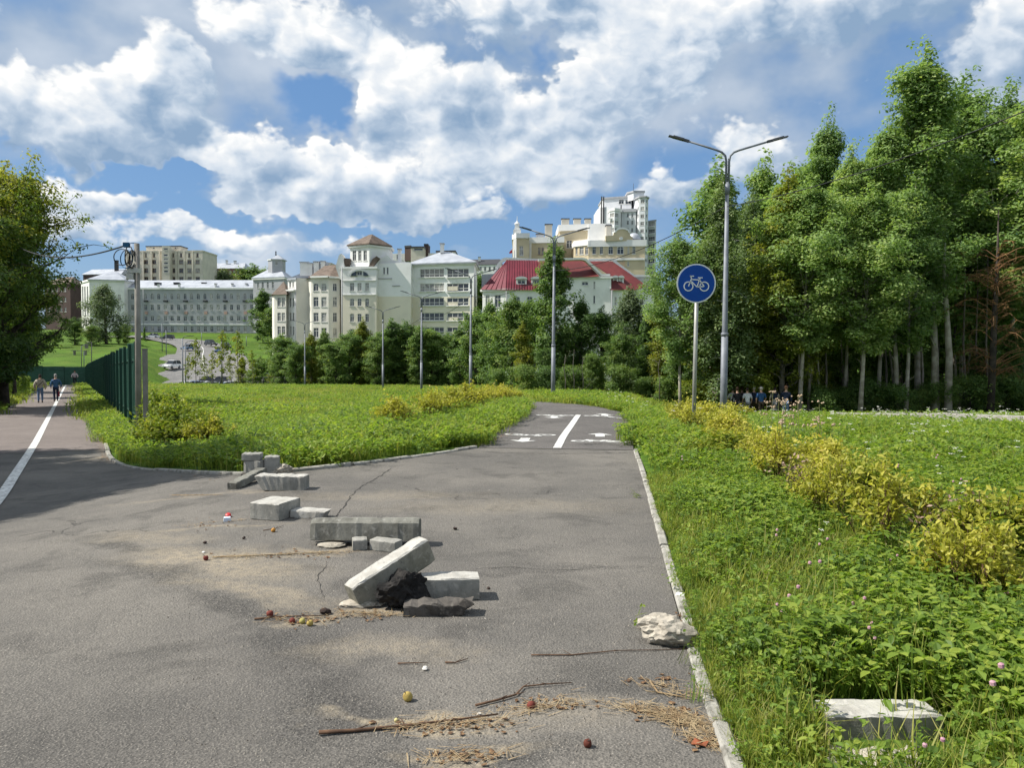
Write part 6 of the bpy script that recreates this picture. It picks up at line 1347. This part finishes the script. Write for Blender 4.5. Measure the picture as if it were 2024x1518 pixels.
gin, gout = ng.nodes.new('NodeGroupInput'), ng.nodes.new('NodeGroupOutput'); ip = ng.nodes.new('GeometryNodeInstanceOnPoints'); ci = ng.nodes.new('GeometryNodeCollectionInfo')
ci.inputs['Collection'].default_value = PC; ci.inputs['Separate Children'].default_value = True; ci.inputs['Reset Children'].default_value = True
def nattr(name, typ): nd = ng.nodes.new('GeometryNodeInputNamedAttribute'); nd.data_type = typ; nd.inputs['Name'].default_value = name; return nd.outputs['Attribute']
e2r = ng.nodes.new('FunctionNodeEulerToRotation'); ng.links.new(nattr('rot', 'FLOAT_VECTOR'), e2r.inputs[0])
ng.links.new(gin.outputs[0], ip.inputs['Points']); ng.links.new(ci.outputs[0], ip.inputs['Instance']); ip.inputs['Pick Instance'].default_value = True
ng.links.new(nattr('idx', 'INT'), ip.inputs['Instance Index']); ng.links.new(e2r.outputs[0], ip.inputs['Rotation']); ng.links.new(nattr('siz', 'FLOAT'), ip.inputs['Scale']); ng.links.new(ip.outputs[0], gout.inputs[0])
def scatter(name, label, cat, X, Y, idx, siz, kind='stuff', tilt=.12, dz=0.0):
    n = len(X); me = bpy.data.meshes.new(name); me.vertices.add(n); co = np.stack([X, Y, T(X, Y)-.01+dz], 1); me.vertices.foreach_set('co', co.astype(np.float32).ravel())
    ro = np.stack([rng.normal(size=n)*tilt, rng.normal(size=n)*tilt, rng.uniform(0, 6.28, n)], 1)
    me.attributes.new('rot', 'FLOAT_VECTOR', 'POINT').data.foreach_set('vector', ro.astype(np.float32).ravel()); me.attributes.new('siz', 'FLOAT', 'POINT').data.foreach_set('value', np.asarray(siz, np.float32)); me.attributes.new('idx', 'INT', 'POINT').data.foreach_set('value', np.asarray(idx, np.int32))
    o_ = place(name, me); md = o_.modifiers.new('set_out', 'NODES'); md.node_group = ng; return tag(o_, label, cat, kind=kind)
kerb_keep = [(a, b_) for a, b_ in zip(right_edge[:-1], right_edge[1:])]
def off_paving(X, Y, margin=.05):
    ok = np.ones(len(X), bool)
    for pl in HOLE_POLYS: ok &= ~in_poly(X, Y, pl)
    # keep a hand's breadth clear of the kerbs
    lines = [np.array(resample(right_edge, .1)), np.array(left_kerb)]
    near = (Y < 26)
    for ln in lines:
        for c in range(0, len(ln)):
            d2 = (X-ln[c, 0])**2+(Y-ln[c, 1])**2; ok &= ~(near & (d2 < (.085+margin)**2))
    return ok
def band_pts(d0, d1, dens, pxa=-140, pxb=2170):
    xa, xb = (pxa-CX)/FPX, (pxb-CX)/FPX; n = int(dens*(xb-xa)*(d1*d1-d0*d0)/2); y = np.sqrt(rng.uniform(d0*d0, d1*d1, n)); x = rng.uniform(xa, xb, n)*y; return x, y
patchy = lambda x, y, s=1.0: np.sin(x*1.7*s+np.sin(y*1.3*s)*1.5)*np.sin(y*1.1*s+np.sin(x*.9*s)*1.2)
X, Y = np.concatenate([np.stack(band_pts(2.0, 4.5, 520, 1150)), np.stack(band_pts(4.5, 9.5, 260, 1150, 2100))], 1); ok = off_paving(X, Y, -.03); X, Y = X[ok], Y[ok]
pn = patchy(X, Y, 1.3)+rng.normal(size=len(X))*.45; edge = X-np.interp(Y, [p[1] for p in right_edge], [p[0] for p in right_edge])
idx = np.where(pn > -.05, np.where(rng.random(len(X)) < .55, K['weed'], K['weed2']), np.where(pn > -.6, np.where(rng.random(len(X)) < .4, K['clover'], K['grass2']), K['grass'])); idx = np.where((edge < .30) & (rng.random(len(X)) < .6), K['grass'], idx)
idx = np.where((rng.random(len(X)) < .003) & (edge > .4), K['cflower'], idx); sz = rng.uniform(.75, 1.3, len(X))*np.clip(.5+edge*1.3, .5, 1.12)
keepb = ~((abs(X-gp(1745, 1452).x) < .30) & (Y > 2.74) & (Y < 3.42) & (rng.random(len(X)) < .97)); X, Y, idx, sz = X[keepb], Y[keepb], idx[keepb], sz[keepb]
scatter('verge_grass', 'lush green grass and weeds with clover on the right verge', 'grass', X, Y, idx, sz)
X, Y = np.concatenate([np.stack(band_pts(9.5, 16, 22)), np.stack(band_pts(16, 28, 13))], 1); ok = off_paving(X, Y, .26)
for q_ in resample([(p.x, p.y) for p in strip_pts], .2): ok &= ~(((X-q_[0])**2+(Y+.6-q_[1])**2) < .75**2)
X, Y = X[ok], Y[ok]
pn = patchy(X, Y, .6)+rng.normal(size=len(X))*.5; idx = np.where(pn > 0, K['patch'], K['patch2']); idx = np.where((rng.random(len(X)) < .05) & (X > 3), K['yarrow'], idx)
scatter('meadow_grass', 'green meadow grass and weeds on both sides of the bicycle path', 'grass', X, Y, idx, rng.uniform(.75, 1.25, len(X)))
X, Y = np.concatenate([np.stack(band_pts(28, 50, 1.9)), np.stack(band_pts(50, 112, .9, -100, 1500))], 1); ok = off_paving(X, Y, 0)
ok &= ~((Y > 42) & (X/Y > .36) & (rng.random(len(X)) < .3)); X, Y = X[ok], Y[ok]; pn = patchy(X, Y, .25)+rng.normal(size=len(X))*.5
scatter('far_meadow_grass', 'tall grass of the far meadow before the trees', 'grass', X, Y, np.where(pn > 0, K['far'], K['far2']), rng.uniform(.7, 1.15, len(X)), tilt=.05)
# white umbels and pink clover heads in the verge and meadow
X, Y = band_pts(5.5, 22, .9, 1420, 2150); ok = off_paving(X, Y, .5) & (patchy(X, Y, .8) > -.1); X, Y = X[ok], Y[ok]; scatter('white_umbels', 'white flower heads dotted over the right meadow', 'flowers', X, Y, np.full(len(X), K['yarrow']), rng.uniform(.6, .95, len(X)))
X, Y = band_pts(22, 40, .12, 1400, 2150); ok = off_paving(X, Y, .5); X, Y = X[ok], Y[ok]; scatter('far_white_umbels', 'small white flower heads in the far right meadow', 'flowers', X, Y, np.full(len(X), K['fyar']), rng.uniform(.8, 1.2, len(X)))
X, Y = band_pts(3.4, 6.5, 2.2, 1440, 1900); ok = off_paving(X, Y, .4); X, Y = X[ok], Y[ok]; scatter('clover_heads', 'pink clover heads standing in the right verge', 'flowers', X, Y, np.full(len(X), K['cflower']), rng.uniform(.9, 1.25, len(X)))
X, Y = band_pts(9.7, 15, 1.5, 200, 900); ok = off_paving(X, Y, .7); X, Y = X[ok], Y[ok]; scatter('tall_grass_stalks', 'taller grass stalks in the left meadow', 'grass', X, Y, np.full(len(X), K['tall']), rng.uniform(.7, 1.1, len(X)))
# weeds along the fence foot
ss = rng.uniform(fs0-3.5, 60, 900); tt_ = rng.uniform(.25, max(.4, fo*-1-.05), 900)
XY = np.array([lane(s, -t_) for s, t_ in zip(ss, tt_)]); scatter('fence_weeds', 'bright green weeds between the reddish path and the metal fence', 'weeds', XY[:, 0], XY[:, 1], rng.choice([K['patch'], K['patch2']], len(XY)), rng.uniform(.7, 1.15, len(XY)))

# yellow shrubs, one object each
def shrub_meshes(seed, H, W_, n, ls, lm, stems=16, top=.25):
    r = np.random.default_rng(seed); q = MB(); ends = []
    for k in range(stems):
        a = r.uniform(0, 6.28); o_ = W_*r.random()**.6; h = H*r.uniform(.65, 1.05)*(1-.3*(o_/W_)**2); e = Vector((o_*math.cos(a), o_*math.sin(a), h)); b0 = Vector((e.x*.3, e.y*.3, -.03)); mm = b0.lerp(e, .55)+Vector((0, 0, .04))
        q.tube([b0, mm, e], [.006, .004, .0018], 4, caps=False); ends += [(b0, mm, e)]*3
        for _ in range(3): e2 = mm+Vector(r.normal(size=3)*np.array([.11, .11, .05])*H*1.6)+Vector((0, 0, H*.22)); q.tube([mm, e2], [.003, .0012], 3, caps=False); ends.append((mm, mm.lerp(e2, .5), e2))
    i = r.integers(0, len(ends), n); f = r.random(n)**.6; P = np.array([tuple(ends[j][1].lerp(ends[j][2], g_)) for j, g_ in zip(i, f)])+r.normal(size=(n, 3))*ls*.75
    N = r.normal(size=(n, 3))*.7+np.array([0, 0, .8]); ti = .45+r.normal(size=n)*.18+top*(P[:, 2]/H-.6)
    V, F, tt = leaves(P, N, ls, ti, r, .55); return q.mesh('stems', stem_m if lm is not leaf_shrub else mat('shrub_stem', (.16, .09, .06), (.10, .06, .04), scale=8)), np_mesh('foliage', V, F, [lm], tt)
SH = [shrub_meshes(60+k, .62, .36, 1250, .046, leaf_shrub, 20) for k in range(4)]; SG = [shrub_meshes(70+k, .8, .45, 2000, .060, leaf_shrubg) for k in range(2)]; SD = [shrub_meshes(80, .55, .3, 260, .045, mat('shrub_dry', (.25, .16, .12), (.36, .26, .2), scale=9), 26)]
def shrub(label, grp, p, h, w, kind, H0):
    o_ = thing('yellow_shrub' if kind[1].materials[0] is leaf_shrub else 'shrub', label, 'shrub', p, random.uniform(0, 6.28), grp, (w, w, h/H0)); place('stems', kind[0], o_); place('foliage', kind[1], o_)
A_, B_ = gp(1405, 868), gp(1985, 1235)
n_sh = 24
n_set = 0
for k in range(n_sh):
    if k in (4, 8, 13, 18): continue
    f = k/(n_sh-1); f = f**.8; p = A_.lerp(B_, f)+Vector((random.uniform(-.34, .34), random.uniform(-.2, .2), 0)); p.z = tz(p.x, p.y)
    kd = SD[0] if k in (9, 14, 20) else SG[k % 2] if k in (6, 16) else SH[k % 4]
    n_set += 1
    shrub(names[n_set-1]+' yellow leaved shrub from the sign post along the right verge row', 'yellow shrub row on the right verge', p, random.uniform(.42, .72), random.uniform(.75, 1.2), kd, .62 if kd is not SG[k % 2] else .8)
for k in range(10):
    p = gp(800, 853).lerp(gp(1000, 800), k/9)+Vector((random.uniform(-.3, .3), random.uniform(-.3, .3), 0)); p.z = tz(p.x, p.y)
    shrub(names[k]+' yellow leaved shrub in the row on the left side of the bicycle path', 'yellow shrub row left of the bicycle path', p, random.uniform(.6, .9), random.uniform(1.1, 1.6), SH[k % 4], .62)
for k, (px, d, h) in enumerate(((318, 18.6, 1.35), (335, 17.5, 1.15), (360, 18.2, 1.1), (385, 17.2, .95), (405, 16.8, .8), (345, 20, 1.2), (420, 17.6, .7), (308, 16.6, .8))):
    p = col_at(px, d); shrub(names[k]+' green and yellow shrub from the left beside the grey fence post', 'shrubs beside the fence post', p, h, random.uniform(1.2, 1.6), (SG[k % 2] if k not in (4, 6) else SH[k % 4]), .8 if k not in (4, 6) else .62)
for k, (px, d) in enumerate(((1375, 16), (1395, 17.5), (1420, 19), (1450, 21), (1350, 20))):
    p = col_at(px, d); shrub(names[k]+' yellow shrub of the cluster behind the sign post', 'yellow shrubs behind the sign post', p, random.uniform(.55, .8), random.uniform(1.2, 1.6), SH[k % 4], .62)
p = gp(1985, 1165); shrub('larger yellow green shrub at the right edge of the photo', 'yellow shrub row on the right verge', p+Vector((.25, .1, 0)), .62, 1.2, SG[0], .8)
# pale dried flower stalks above the shrubs
q = MB(); p0 = gp(1575, 905)
for k in range(26):
    b0 = Vector((random.gauss(0, .25), random.gauss(0, .4), 0)); e = b0+Vector((random.uniform(-.06, .06), random.uniform(-.06, .06), random.uniform(.5, .95))); q.tube([b0, e], [.004, .0025], 4)
    for _ in range(7): c_ = e+Vector((random.gauss(0, .035), random.gauss(0, .035), random.gauss(0, .012))); q.lathe([(.002, -.012), (.016, 0), (.006, .012)], 5, 1, c_)
o = thing('dry_flower_stalks', 'tall pale brown dried flower stalks in the middle of the right shrub row', 'plant', p0); place('stalks', q.mesh('stalks', stem_m, dry_fl), o)['kind'] = 'stuff'
# a few sprawling weeds growing over the kerb
for k, (px, py, lb) in enumerate(((1262, 1232, 'small green weed sprig beside the pebbly lump'), (1352, 1318, 'weed growing over the right kerb below the lump'), (1375, 1395, 'weed tuft on the kerb beside the straw'), (1262, 985, 'reddish dry weed on the path edge'))):
    p = gp(px, py); o = thing('kerb_weed', lb, 'weed', p+Vector((0, 0, .02)), k, None, .7); o.rotation_euler = (R(68 if k in (0, 3) else 25), 0, k*1.3); place('foliage', protos[K['weed']].data if k != 3 else protos[K['grass']].data, o)
# ================================================================== PEOPLE AND CARS
import bmesh
skin_c = mat('skin_tone', (.52, .33, .24), (.46, .28, .20), rough=.6, scale=10)
def cloth(name, c): return mat('cloth_'+name, c, tuple(v*.75 for v in c), rough=.9, scale=18, bump=.3, bscale=60)
def skinned(name, parent, verts, edges, m, root=0, sub=1):
    bm = bmesh.new(); ly = bm.verts.layers.skin.verify(); bv = []
    for (co, rx, ry) in verts: v = bm.verts.new(co); v[ly].radius = (rx, ry); bv.append(v)
    for a, b_ in edges: bm.edges.new((bv[a], bv[b_]))
    bv[root][ly].use_root = True; me = bpy.data.meshes.new(name); bm.to_mesh(me); bm.free(); me.materials.append(m)
    o_ = place(name, me, parent); md = o_.modifiers.new('skin', 'SKIN'); md.use_smooth_shade = True; s = o_.modifiers.new('sub', 'SUBSURF'); s.levels = sub; s.render_levels = sub; return o_
def person(label, loc, face, top, bottom, hair, h=1.75, group=None, hat=None, sleeves=True, shorts=False, arms=((.05, 0), (.05, 0)), stride=.08, sit=None, extra_top=0.0, vest=None):
    """face: heading in radians (0 looks along +Y); arms: (outward, forward) swing of each arm; stride: forward step of the legs"""
    k = h/1.75; o_ = thing('person', label, 'person', loc, face, group, k)
    hip = .93 if sit is None else sit; hz = hip
    J = {}
    J['pel'] = (0, 0, hz); J['hem'] = (0, 0, hz-.11); J['wst'] = (0, .0, hz+.16); J['chs'] = (0, .02, hz+.38); J['uch'] = (0, .012, hz+.485); J['nck'] = (0, .015, hz+.57); J['hd0'] = (0, .03, hz+.64); J['hd1'] = (0, .035, hz+.77)
    for s, nm in ((-1, 'l'), (1, 'r')):
        st = stride*s; J['hp'+nm] = (s*.09, 0, hz-.05); J['sh'+nm] = (s*.185, .01, hz+.455)
        if sit is None: J['kn'+nm] = (s*.10, st*.6+.02, .49); J['an'+nm] = (s*.10, st*1.0-.03, .09); J['to'+nm] = (s*.115, st*1.0+.12, .035)
        else: J['kn'+nm] = (s*.12, .34, hz-.06-.12*(s > 0)); J['an'+nm] = (s*.11, .20+.12*(s > 0), hz-.50-.10*(s > 0)); J['to'+nm] = (s*.12, .34+.12*(s > 0), hz-.55-.1*(s > 0))
        ou, fw = arms[0 if s < 0 else 1]; J['el'+nm] = (s*(.225+ou), fw*.45-.02, hz+.20); J['wr'+nm] = (s*(.235+ou*.6), fw+.05, hz-.02+max(0, fw)*.35); J['ha'+nm] = (s*(.235+ou*.5), fw*1.1+.08, hz-.12+max(0, fw)*.42); J['th'+nm] = (s*(.205+ou*.4), fw*1.1+.10, hz-.07+max(0, fw)*.42)
    def chain(keys, rad, m, name, edges, grow=0.0, sub=1):
        ix = {a: i for i, a in enumerate(keys)}; return skinned(name, o_, [(J[a], rad[a][0]+grow, rad[a][1]+grow) for a in keys], [(ix[a], ix[b_]) for a, b_ in edges if a in ix and b_ in ix], m, 0, sub)
    rad = {'hem': (.15, .108), 'pel': (.15, .105), 'wst': (.135, .095), 'chs': (.165, .11), 'uch': (.115, .085), 'nck': (.05, .05), 'hd0': (.075, .09), 'hd1': (.078, .095)}
    for nm in 'lr': rad.update({'hp'+nm: (.085, .09), 'kn'+nm: (.058, .06), 'an'+nm: (.040, .042), 'to'+nm: (.042, .03), 'sh'+nm: (.06, .06), 'el'+nm: (.042, .042), 'wr'+nm: (.029, .029), 'ha'+nm: (.035, .022), 'th'+nm: (.012, .012)})
    E = [('pel', 'hem'), ('pel', 'wst'), ('wst', 'chs'), ('chs', 'uch'), ('uch', 'nck'), ('nck', 'hd0'), ('hd0', 'hd1')]
    for nm in 'lr': E += [('pel', 'hp'+nm), ('hp'+nm, 'kn'+nm), ('kn'+nm, 'an'+nm), ('an'+nm, 'to'+nm), ('uch', 'sh'+nm), ('sh'+nm, 'el'+nm), ('el'+nm, 'wr'+nm), ('wr'+nm, 'ha'+nm), ('wr'+nm, 'th'+nm)]
    chain([a for a in J if a != 'hem'], rad, skin_c, 'body', E)
    tk = ['chs', 'wst', 'pel', 'hem', 'uch', 'shl', 'shr', 'ell', 'elr']+(['wrl', 'wrr'] if sleeves else []); chain(tk, rad, top, 'top', E, .022+extra_top)
    if vest: chain(['chs', 'wst', 'uch'], rad, vest, 'vest', E, .040)
    bk = ['pel', 'hpl', 'hpr', 'knl', 'knr']+([] if shorts else ['anl', 'anr']); chain(bk, rad, bottom, 'trousers', E, .014)
    for nm in 'lr':
        q = MB(); a = Vector(J['an'+nm]); q.box(a+Vector((0, .06, -.045)), (.095, .27, .08), taper=.8); place('shoe', q.mesh('shoe', cloth('shoe_dark', (.05, .045, .045))), o_)
    q = MB(); n = 12; c0 = Vector(J['hd1'])
    prof = [(.012, .118), (.055, .108), (.088, .07), (.102, .02), (.100, -.04), (.085, -.085)]
    b_ = []
    for i, (r0, z) in enumerate(prof):
        for kk in range(n):
            a = 2*math.pi*kk/n; fr = math.sin(a) > .35; zz = z if not (fr and i >= 4) else .0
            b_.append((c0.x+r0*.88*math.cos(a), c0.y-.008+r0*1.05*math.sin(a), c0.z+zz))
    q.add(b_, [(i*n+kk, i*n+(kk+1) % n, (i+1)*n+(kk+1) % n, (i+1)*n+kk) for i in range(len(prof)-1) for kk in range(n)], 0, True); q.add(b_[:n], [tuple(range(n))]); place('hat' if hat else 'hair', q.mesh('hair', hair), o_)
    if hat == 'brim':
        q = MB(); q.lathe([(.09, 0), (.16, -.015), (.16, -.005), (.09, .012)], 14, 0, (c0.x, c0.y, c0.z+.03)); place('hat_brim', q.mesh('hat_brim', hair), o_)
    q = MB(); q.box((c0.x, c0.y+.105, c0.z-.03), (.028, .035, .045), taper=.6)
    for s in (-1, 1): q.box((c0.x+s*.078, c0.y+.005, c0.z-.03), (.02, .04, .06))
    place('nose_and_ears', q.mesh('nose_and_ears', skin_c), o_)['kind'] = 'stuff'
    return o_
hair_b = cloth('hair_brown', (.07, .04, .025)); hair_d = cloth('hair_dark', (.03, .022, .018)); cap_w = cloth('cap_pale', (.55, .50, .45)); cap_b = cloth('cap_brown', (.24, .12, .07)); cap_g = cloth('cap_grey', (.30, .29, .28))
black = cloth('black', (.018, .018, .022)); navy = cloth('navy', (.018, .028, .06)); blue = cloth('blue', (.03, .09, .22)); white_c = cloth('white', (.70, .71, .75)); beige = cloth('beige', (.42, .37, .30)); jeans = cloth('jeans', (.12, .19, .32)); greyc = cloth('grey', (.20, .20, .21)); khaki = cloth('khaki', (.36, .32, .25)); pinkc = cloth('pink_skin', (.5, .28, .26))
face_away = R(-14)
G8 = 'group walking away at the foot of the wood'
grp = [(1448, white_c, khaki, hair_d, None, 1.66, 46.3, 'person in a white shirt, leftmost of the group beside the lamp'), (1457, black, black, hair_b, None, 1.70, 45.0, 'person in black with brown hair second from the left of the group'), (1466, black, khaki, hair_b, None, 1.66, 46.8, 'person in a black top and pale trousers third from the left of the group'),
       (1477, white_c, greyc, hair_d, None, 1.68, 45.2, 'dark haired person in a white t-shirt in the middle of the group'), (1490, navy, cloth('brown_dark', (.06, .045, .03)), cap_w, 'cap', 1.74, 45.6, 'person in navy with a pale cap next to the blue shirt'), (1504, blue, cloth('brown_dark', (.06, .045, .03)), cap_w, 'brim', 1.74, 45.0, 'person in a blue shirt with a pale brimmed hat'),
       (1531, beige, greyc, hair_d, None, 1.70, 45.0, 'person with a navy vest over a pale shirt, second from the right'), (1553, navy, jeans, cap_b, 'cap', 1.80, 44.6, 'person in a navy jacket and brown cap, rightmost of the group')]
for i, (px, tp, bt, hr, ht, h, d, lb) in enumerate(grp):
    p = col_at(px, d); person(lb, p, face_away+random.uniform(-.4, .4), tp, bt, hr, h, G8, ht, sleeves=i in (1, 2, 4, 7), arms=((.05, random.uniform(-.05, .2)), (.06, random.uniform(-.05, .2))), vest=navy if i == 6 else None, stride=random.uniform(.03, .14))
ang = math.atan2(.56, 1.0)
p = gp(80, 796); o = person('walker in a beige jacket and jeans on the reddish path', p, ang, beige, jeans, hair_d, 1.50, None, None, True, arms=((.08, .05), (.08, .02)), stride=.12, extra_top=.03)
q = MB(); q.tube([(.17, .12, 1.38), (.05, .16, 1.2), (-.16, .05, .98)], .018, 6); q.tube([(.17, -.1, 1.38), (.0, -.16, 1.2), (-.18, -.05, .98)], .018, 6); place('bag_strap', q.mesh('bag_strap', black), o)['kind'] = 'stuff'
p2 = p+Vector((lane_dir.x, lane_dir.y, 0))*2.2+Vector((.75, .1, 0)); p2.z = tz(p2.x, p2.y)
o2 = person('walker in a blue top and dark trousers ahead on the reddish path', p2, ang+.1, cloth('denim_top', (.05, .12, .24)), navy, cap_g, 1.52, None, 'cap', True, arms=((.06, .02), (.10, .04)), stride=.1)
hb = p2+Vector((.24, -.12, .56)); o = thing('hand_bag', 'dark red hand bag carried by the walker in the blue top', 'bag', hb, ang); q = MB(); q.box((0, 0, -.14), (.10, .26, .28), taper=.85); place('bag', q.mesh('bag', cloth('maroon', (.20, .02, .04))), o); q = MB(); q.tube([(0, -.08, 0), (0, -.04, .14), (0, .04, .14), (0, .08, 0)], .010, 5); place('handle', q.mesh('handle', black), o)
# cyclist coming towards the camera
pc_ = gp(148, 763); o = person('cyclist in a pale top and dark skirt riding towards the camera', pc_, ang+math.pi, cloth('pale_top', (.62, .50, .50)), black, hair_b, 1.70, None, None, True, arms=((.10, .34), (.10, .34)), sit=.98)
bk = thing('bicycle', 'dark city bicycle ridden by the cyclist on the reddish path', 'bicycle', pc_, ang+math.pi); tyre = mat('tyre_rubber', (.02, .02, .02), rough=.8)
for nm, y in (('front_wheel', .56), ('rear_wheel', -.50)):
    q = MB(); q.tube([(0, y+.33*math.cos(2*math.pi*k/24), .345+.33*math.sin(2*math.pi*k/24)) for k in range(25)], .02, 6); w_ = place(nm, q.mesh(nm, tyre), bk); q = MB()
    for k in range(10): q.tube([(0, y, .345), (0, y+.32*math.cos(2*math.pi*k/10), .345+.32*math.sin(2*math.pi*k/10))], .003, 3)
    place('spokes', q.mesh('spokes', galv), w_)['kind'] = 'stuff'
q = MB()
for a, b_ in (((0, -.5, .345), (0, -.02, .30)), ((0, -.02, .30), (0, -.16, .88)), ((0, -.5, .345), (0, -.14, .8)), ((0, -.02, .30), (0, .38, .80)), ((0, -.13, .74), (0, .36, .86)), ((0, .34, .98), (0, .56, .345))): q.tube([a, b_], .018, 6)
place('frame', q.mesh('frame', black), bk); q = MB(); q.tube([(-.28, .22, 1.05), (-.1, .36, 1.08), (.1, .36, 1.08), (.28, .22, 1.05)], .014, 6); place('handlebar', q.mesh('handlebar', black), bk); q = MB(); q.box((0, -.18, .92), (.16, .26, .06), taper=.7); place('saddle', q.mesh('saddle', black), bk)

# cars
def car_mesh_set(col, wagon=False, suv=False):
    h = 1.72 if suv else 1.46; L = 4.4; W_ = 1.76; zb = .32 if suv else .24
    belt = zb+.52+(.10 if suv else 0)
    side = [(-L/2, zb+.10), (-L/2+.03, belt-.10), (-L/2+.18, belt+.02), (-1.05 if not (wagon or suv) else -2.0, belt+.04), (.62, belt+.03), (2.02, belt-.14), (L/2-.02, belt-.30), (L/2, zb+.12), (L/2-.15, zb), (-L/2+.12, zb)]
    q = MB(); n = len(side); A = [(x, -W_/2+.04*(z > belt-.05), z) for x, z in side]; B2 = [(x, W_/2-.04*(z > belt-.05), z) for x, z in side]
    q.add(A+B2, [tuple(range(n)), tuple(range(n, 2*n))[::-1]]+[(i, n+i, n+(i+1) % n, (i+1) % n) for i in range(n)])
    rear = -2.08 if (wagon or suv) else -1.75; cab = [(rear, belt+.02), (rear+.28 if not (wagon or suv) else rear+.12, h-.10), (-.9, h), (.05, h-.01), (.30, h-.07), (.98, belt+.02)]
    g_ = MB(); n = len(cab); ins = lambda z: W_/2-.06-.20*(z-belt)/(h-belt)
    A = [(x, -ins(z), z) for x, z in cab]; B2 = [(x, ins(z), z) for x, z in cab]; g_.add(A+B2, [tuple(range(n)), tuple(range(n, 2*n))[::-1]]+[(i, n+i, n+(i+1) % n, (i+1) % n) for i in range(n)])
    rf = MB(); rr = [(-L/2+.55 if not (wagon or suv) else rear+.10, h-.075), (-.9, h+.012), (.05, h+.004), (.33, h-.06)]
    for (x0, z0_), (x1, z1_) in zip(rr[:-1], rr[1:]): rf.add([(x0, -ins(z0_)-.02, z0_), (x1, -ins(z1_)-.02, z1_), (x1, ins(z1_)+.02, z1_), (x0, ins(z0_)+.02, z0_), (x0, -ins(z0_)-.02, z0_+.03), (x1, -ins(z1_)-.02, z1_+.03), (x1, ins(z1_)+.02, z1_+.03), (x0, ins(z0_)+.02, z0_+.03)], [(3, 2, 1, 0), (4, 5, 6, 7), (0, 1, 5, 4), (2, 3, 7, 6)])
    for x in (-.45,): 
        for s in (-1, 1): rf.tube([(x, s*(ins(belt)+.01), belt), (x, s*(ins(h)+.01), h)], .045, 5)
    return q, g_, rf
wq = MB(); wq.tube([(0, -.10, 0), (0, .10, 0)], .315, 16); wheel_m = wq.mesh('wheel', tyre); rq = MB(); rq.tube([(0, -.105, 0), (0, .105, 0)], .19, 12); rim_m = rq.mesh('rim', galv)
carglass = mat('car_glass', (.02, .025, .03), rough=.08, spec=.6); tail_m = mat('tail_light', (.35, .02, .02), rough=.3); head_m = mat('head_light', (.75, .76, .78), rough=.15)
_cs = {}
def car(label, px, row_or_d, yaw, colr, cname, suv=False, wagon=False, grp='cars in the valley'):
    p = col_at(px, row_or_d); p.z += .32; o_ = thing('car', label, 'car', p, yaw, grp); key = (cname, suv, wagon)
    if key not in _cs:
        pm_ = mat('car_paint_'+cname, colr, rough=.25, spec=.6); a, b_, c_ = car_mesh_set(colr, wagon, suv); _cs[key] = (a.mesh('body', pm_), b_.mesh('window_glass', carglass), c_.mesh('roof', pm_))
    me = _cs[key]; place('body', me[0], o_); place('window_glass', me[1], o_); place('roof', me[2], o_)
    for x in (-1.33, 1.38):
        for s in (-1, 1): w_ = place('wheel', wheel_m, o_, (x, s*.80, .315)); place('rim', rim_m, w_)
    zl = .76+(.10 if suv else 0)
    for s in (-1, 1):
        q = MB(); q.box((2.12, s*.62, zl-.14), (.16, .34, .13)); place('headlight', q.mesh('headlight', head_m), o_); q = MB(); q.box((-2.17, s*.70, zl-.06), (.08, .26, .16)); place('tail_light', q.mesh('tail_light', tail_m), o_)
wh, si, dk, bl_ = (.74, .75, .76), (.42, .44, .46), (.025, .025, .03), (.09, .16, .26)
car('white sport utility car driving down towards the camera at the road bend', 341, 166, R(-100), wh, 'white', True)
car('bluish car driving down behind the white sport utility car', 372, 205, R(-95), bl_, 'bluish'); car('black car on the upper road bend', 418, 222, R(-40), dk, 'black', True); car('dark grey car right of the black car on the upper bend', 449, 212, R(-60), (.10, .10, .10), 'darkgrey'); car('blue car below the black car on the road', 434, 196, R(-75), (.05, .10, .22), 'blue')
car('white sedan side on at the foot of the grey building', 303, 254, R(185), wh, 'white'); car('black estate car side on behind the white sedan', 332, 252, R(180), dk, 'black', False, True)
for i, (px, d, yw, c_, cn, lb) in enumerate(((360, 140, 200, wh, 'white', 'small white car at the left end of the parked row'), (380, 141, 205, (.30, .40, .55), 'steel', 'pale blue car second in the parked row'), (400, 140.5, 210, si, 'silver', 'silver car third in the parked row'), (409, 136, 215, wh, 'white', 'white car standing forward in the parked row'), (428, 140, 205, si, 'silver', 'silver car in the middle of the parked row'),
        (448, 137, 215, wh, 'white', 'white car right of the tall thin post in the parked row'), (455, 141, 210, wh, 'white', 'white car behind the post in the parked row'), (475, 137.5, 205, wh, 'white', 'pale car at the right end of the parked row'), (556, 139, 190, (.5, .55, .62), 'paleblue', 'pale car below the crossing sign half hidden'), (575, 138, 185, dk, 'black', 'dark car at the foot of the first tree of the row'), (405, 150, 200, dk, 'black', 'dark car behind the parked row'), (433, 150, 195, (.10, .10, .10), 'darkgrey', 'grey car behind the middle of the parked row'))):
    car(lb, px, d, R(yw), c_, cn)
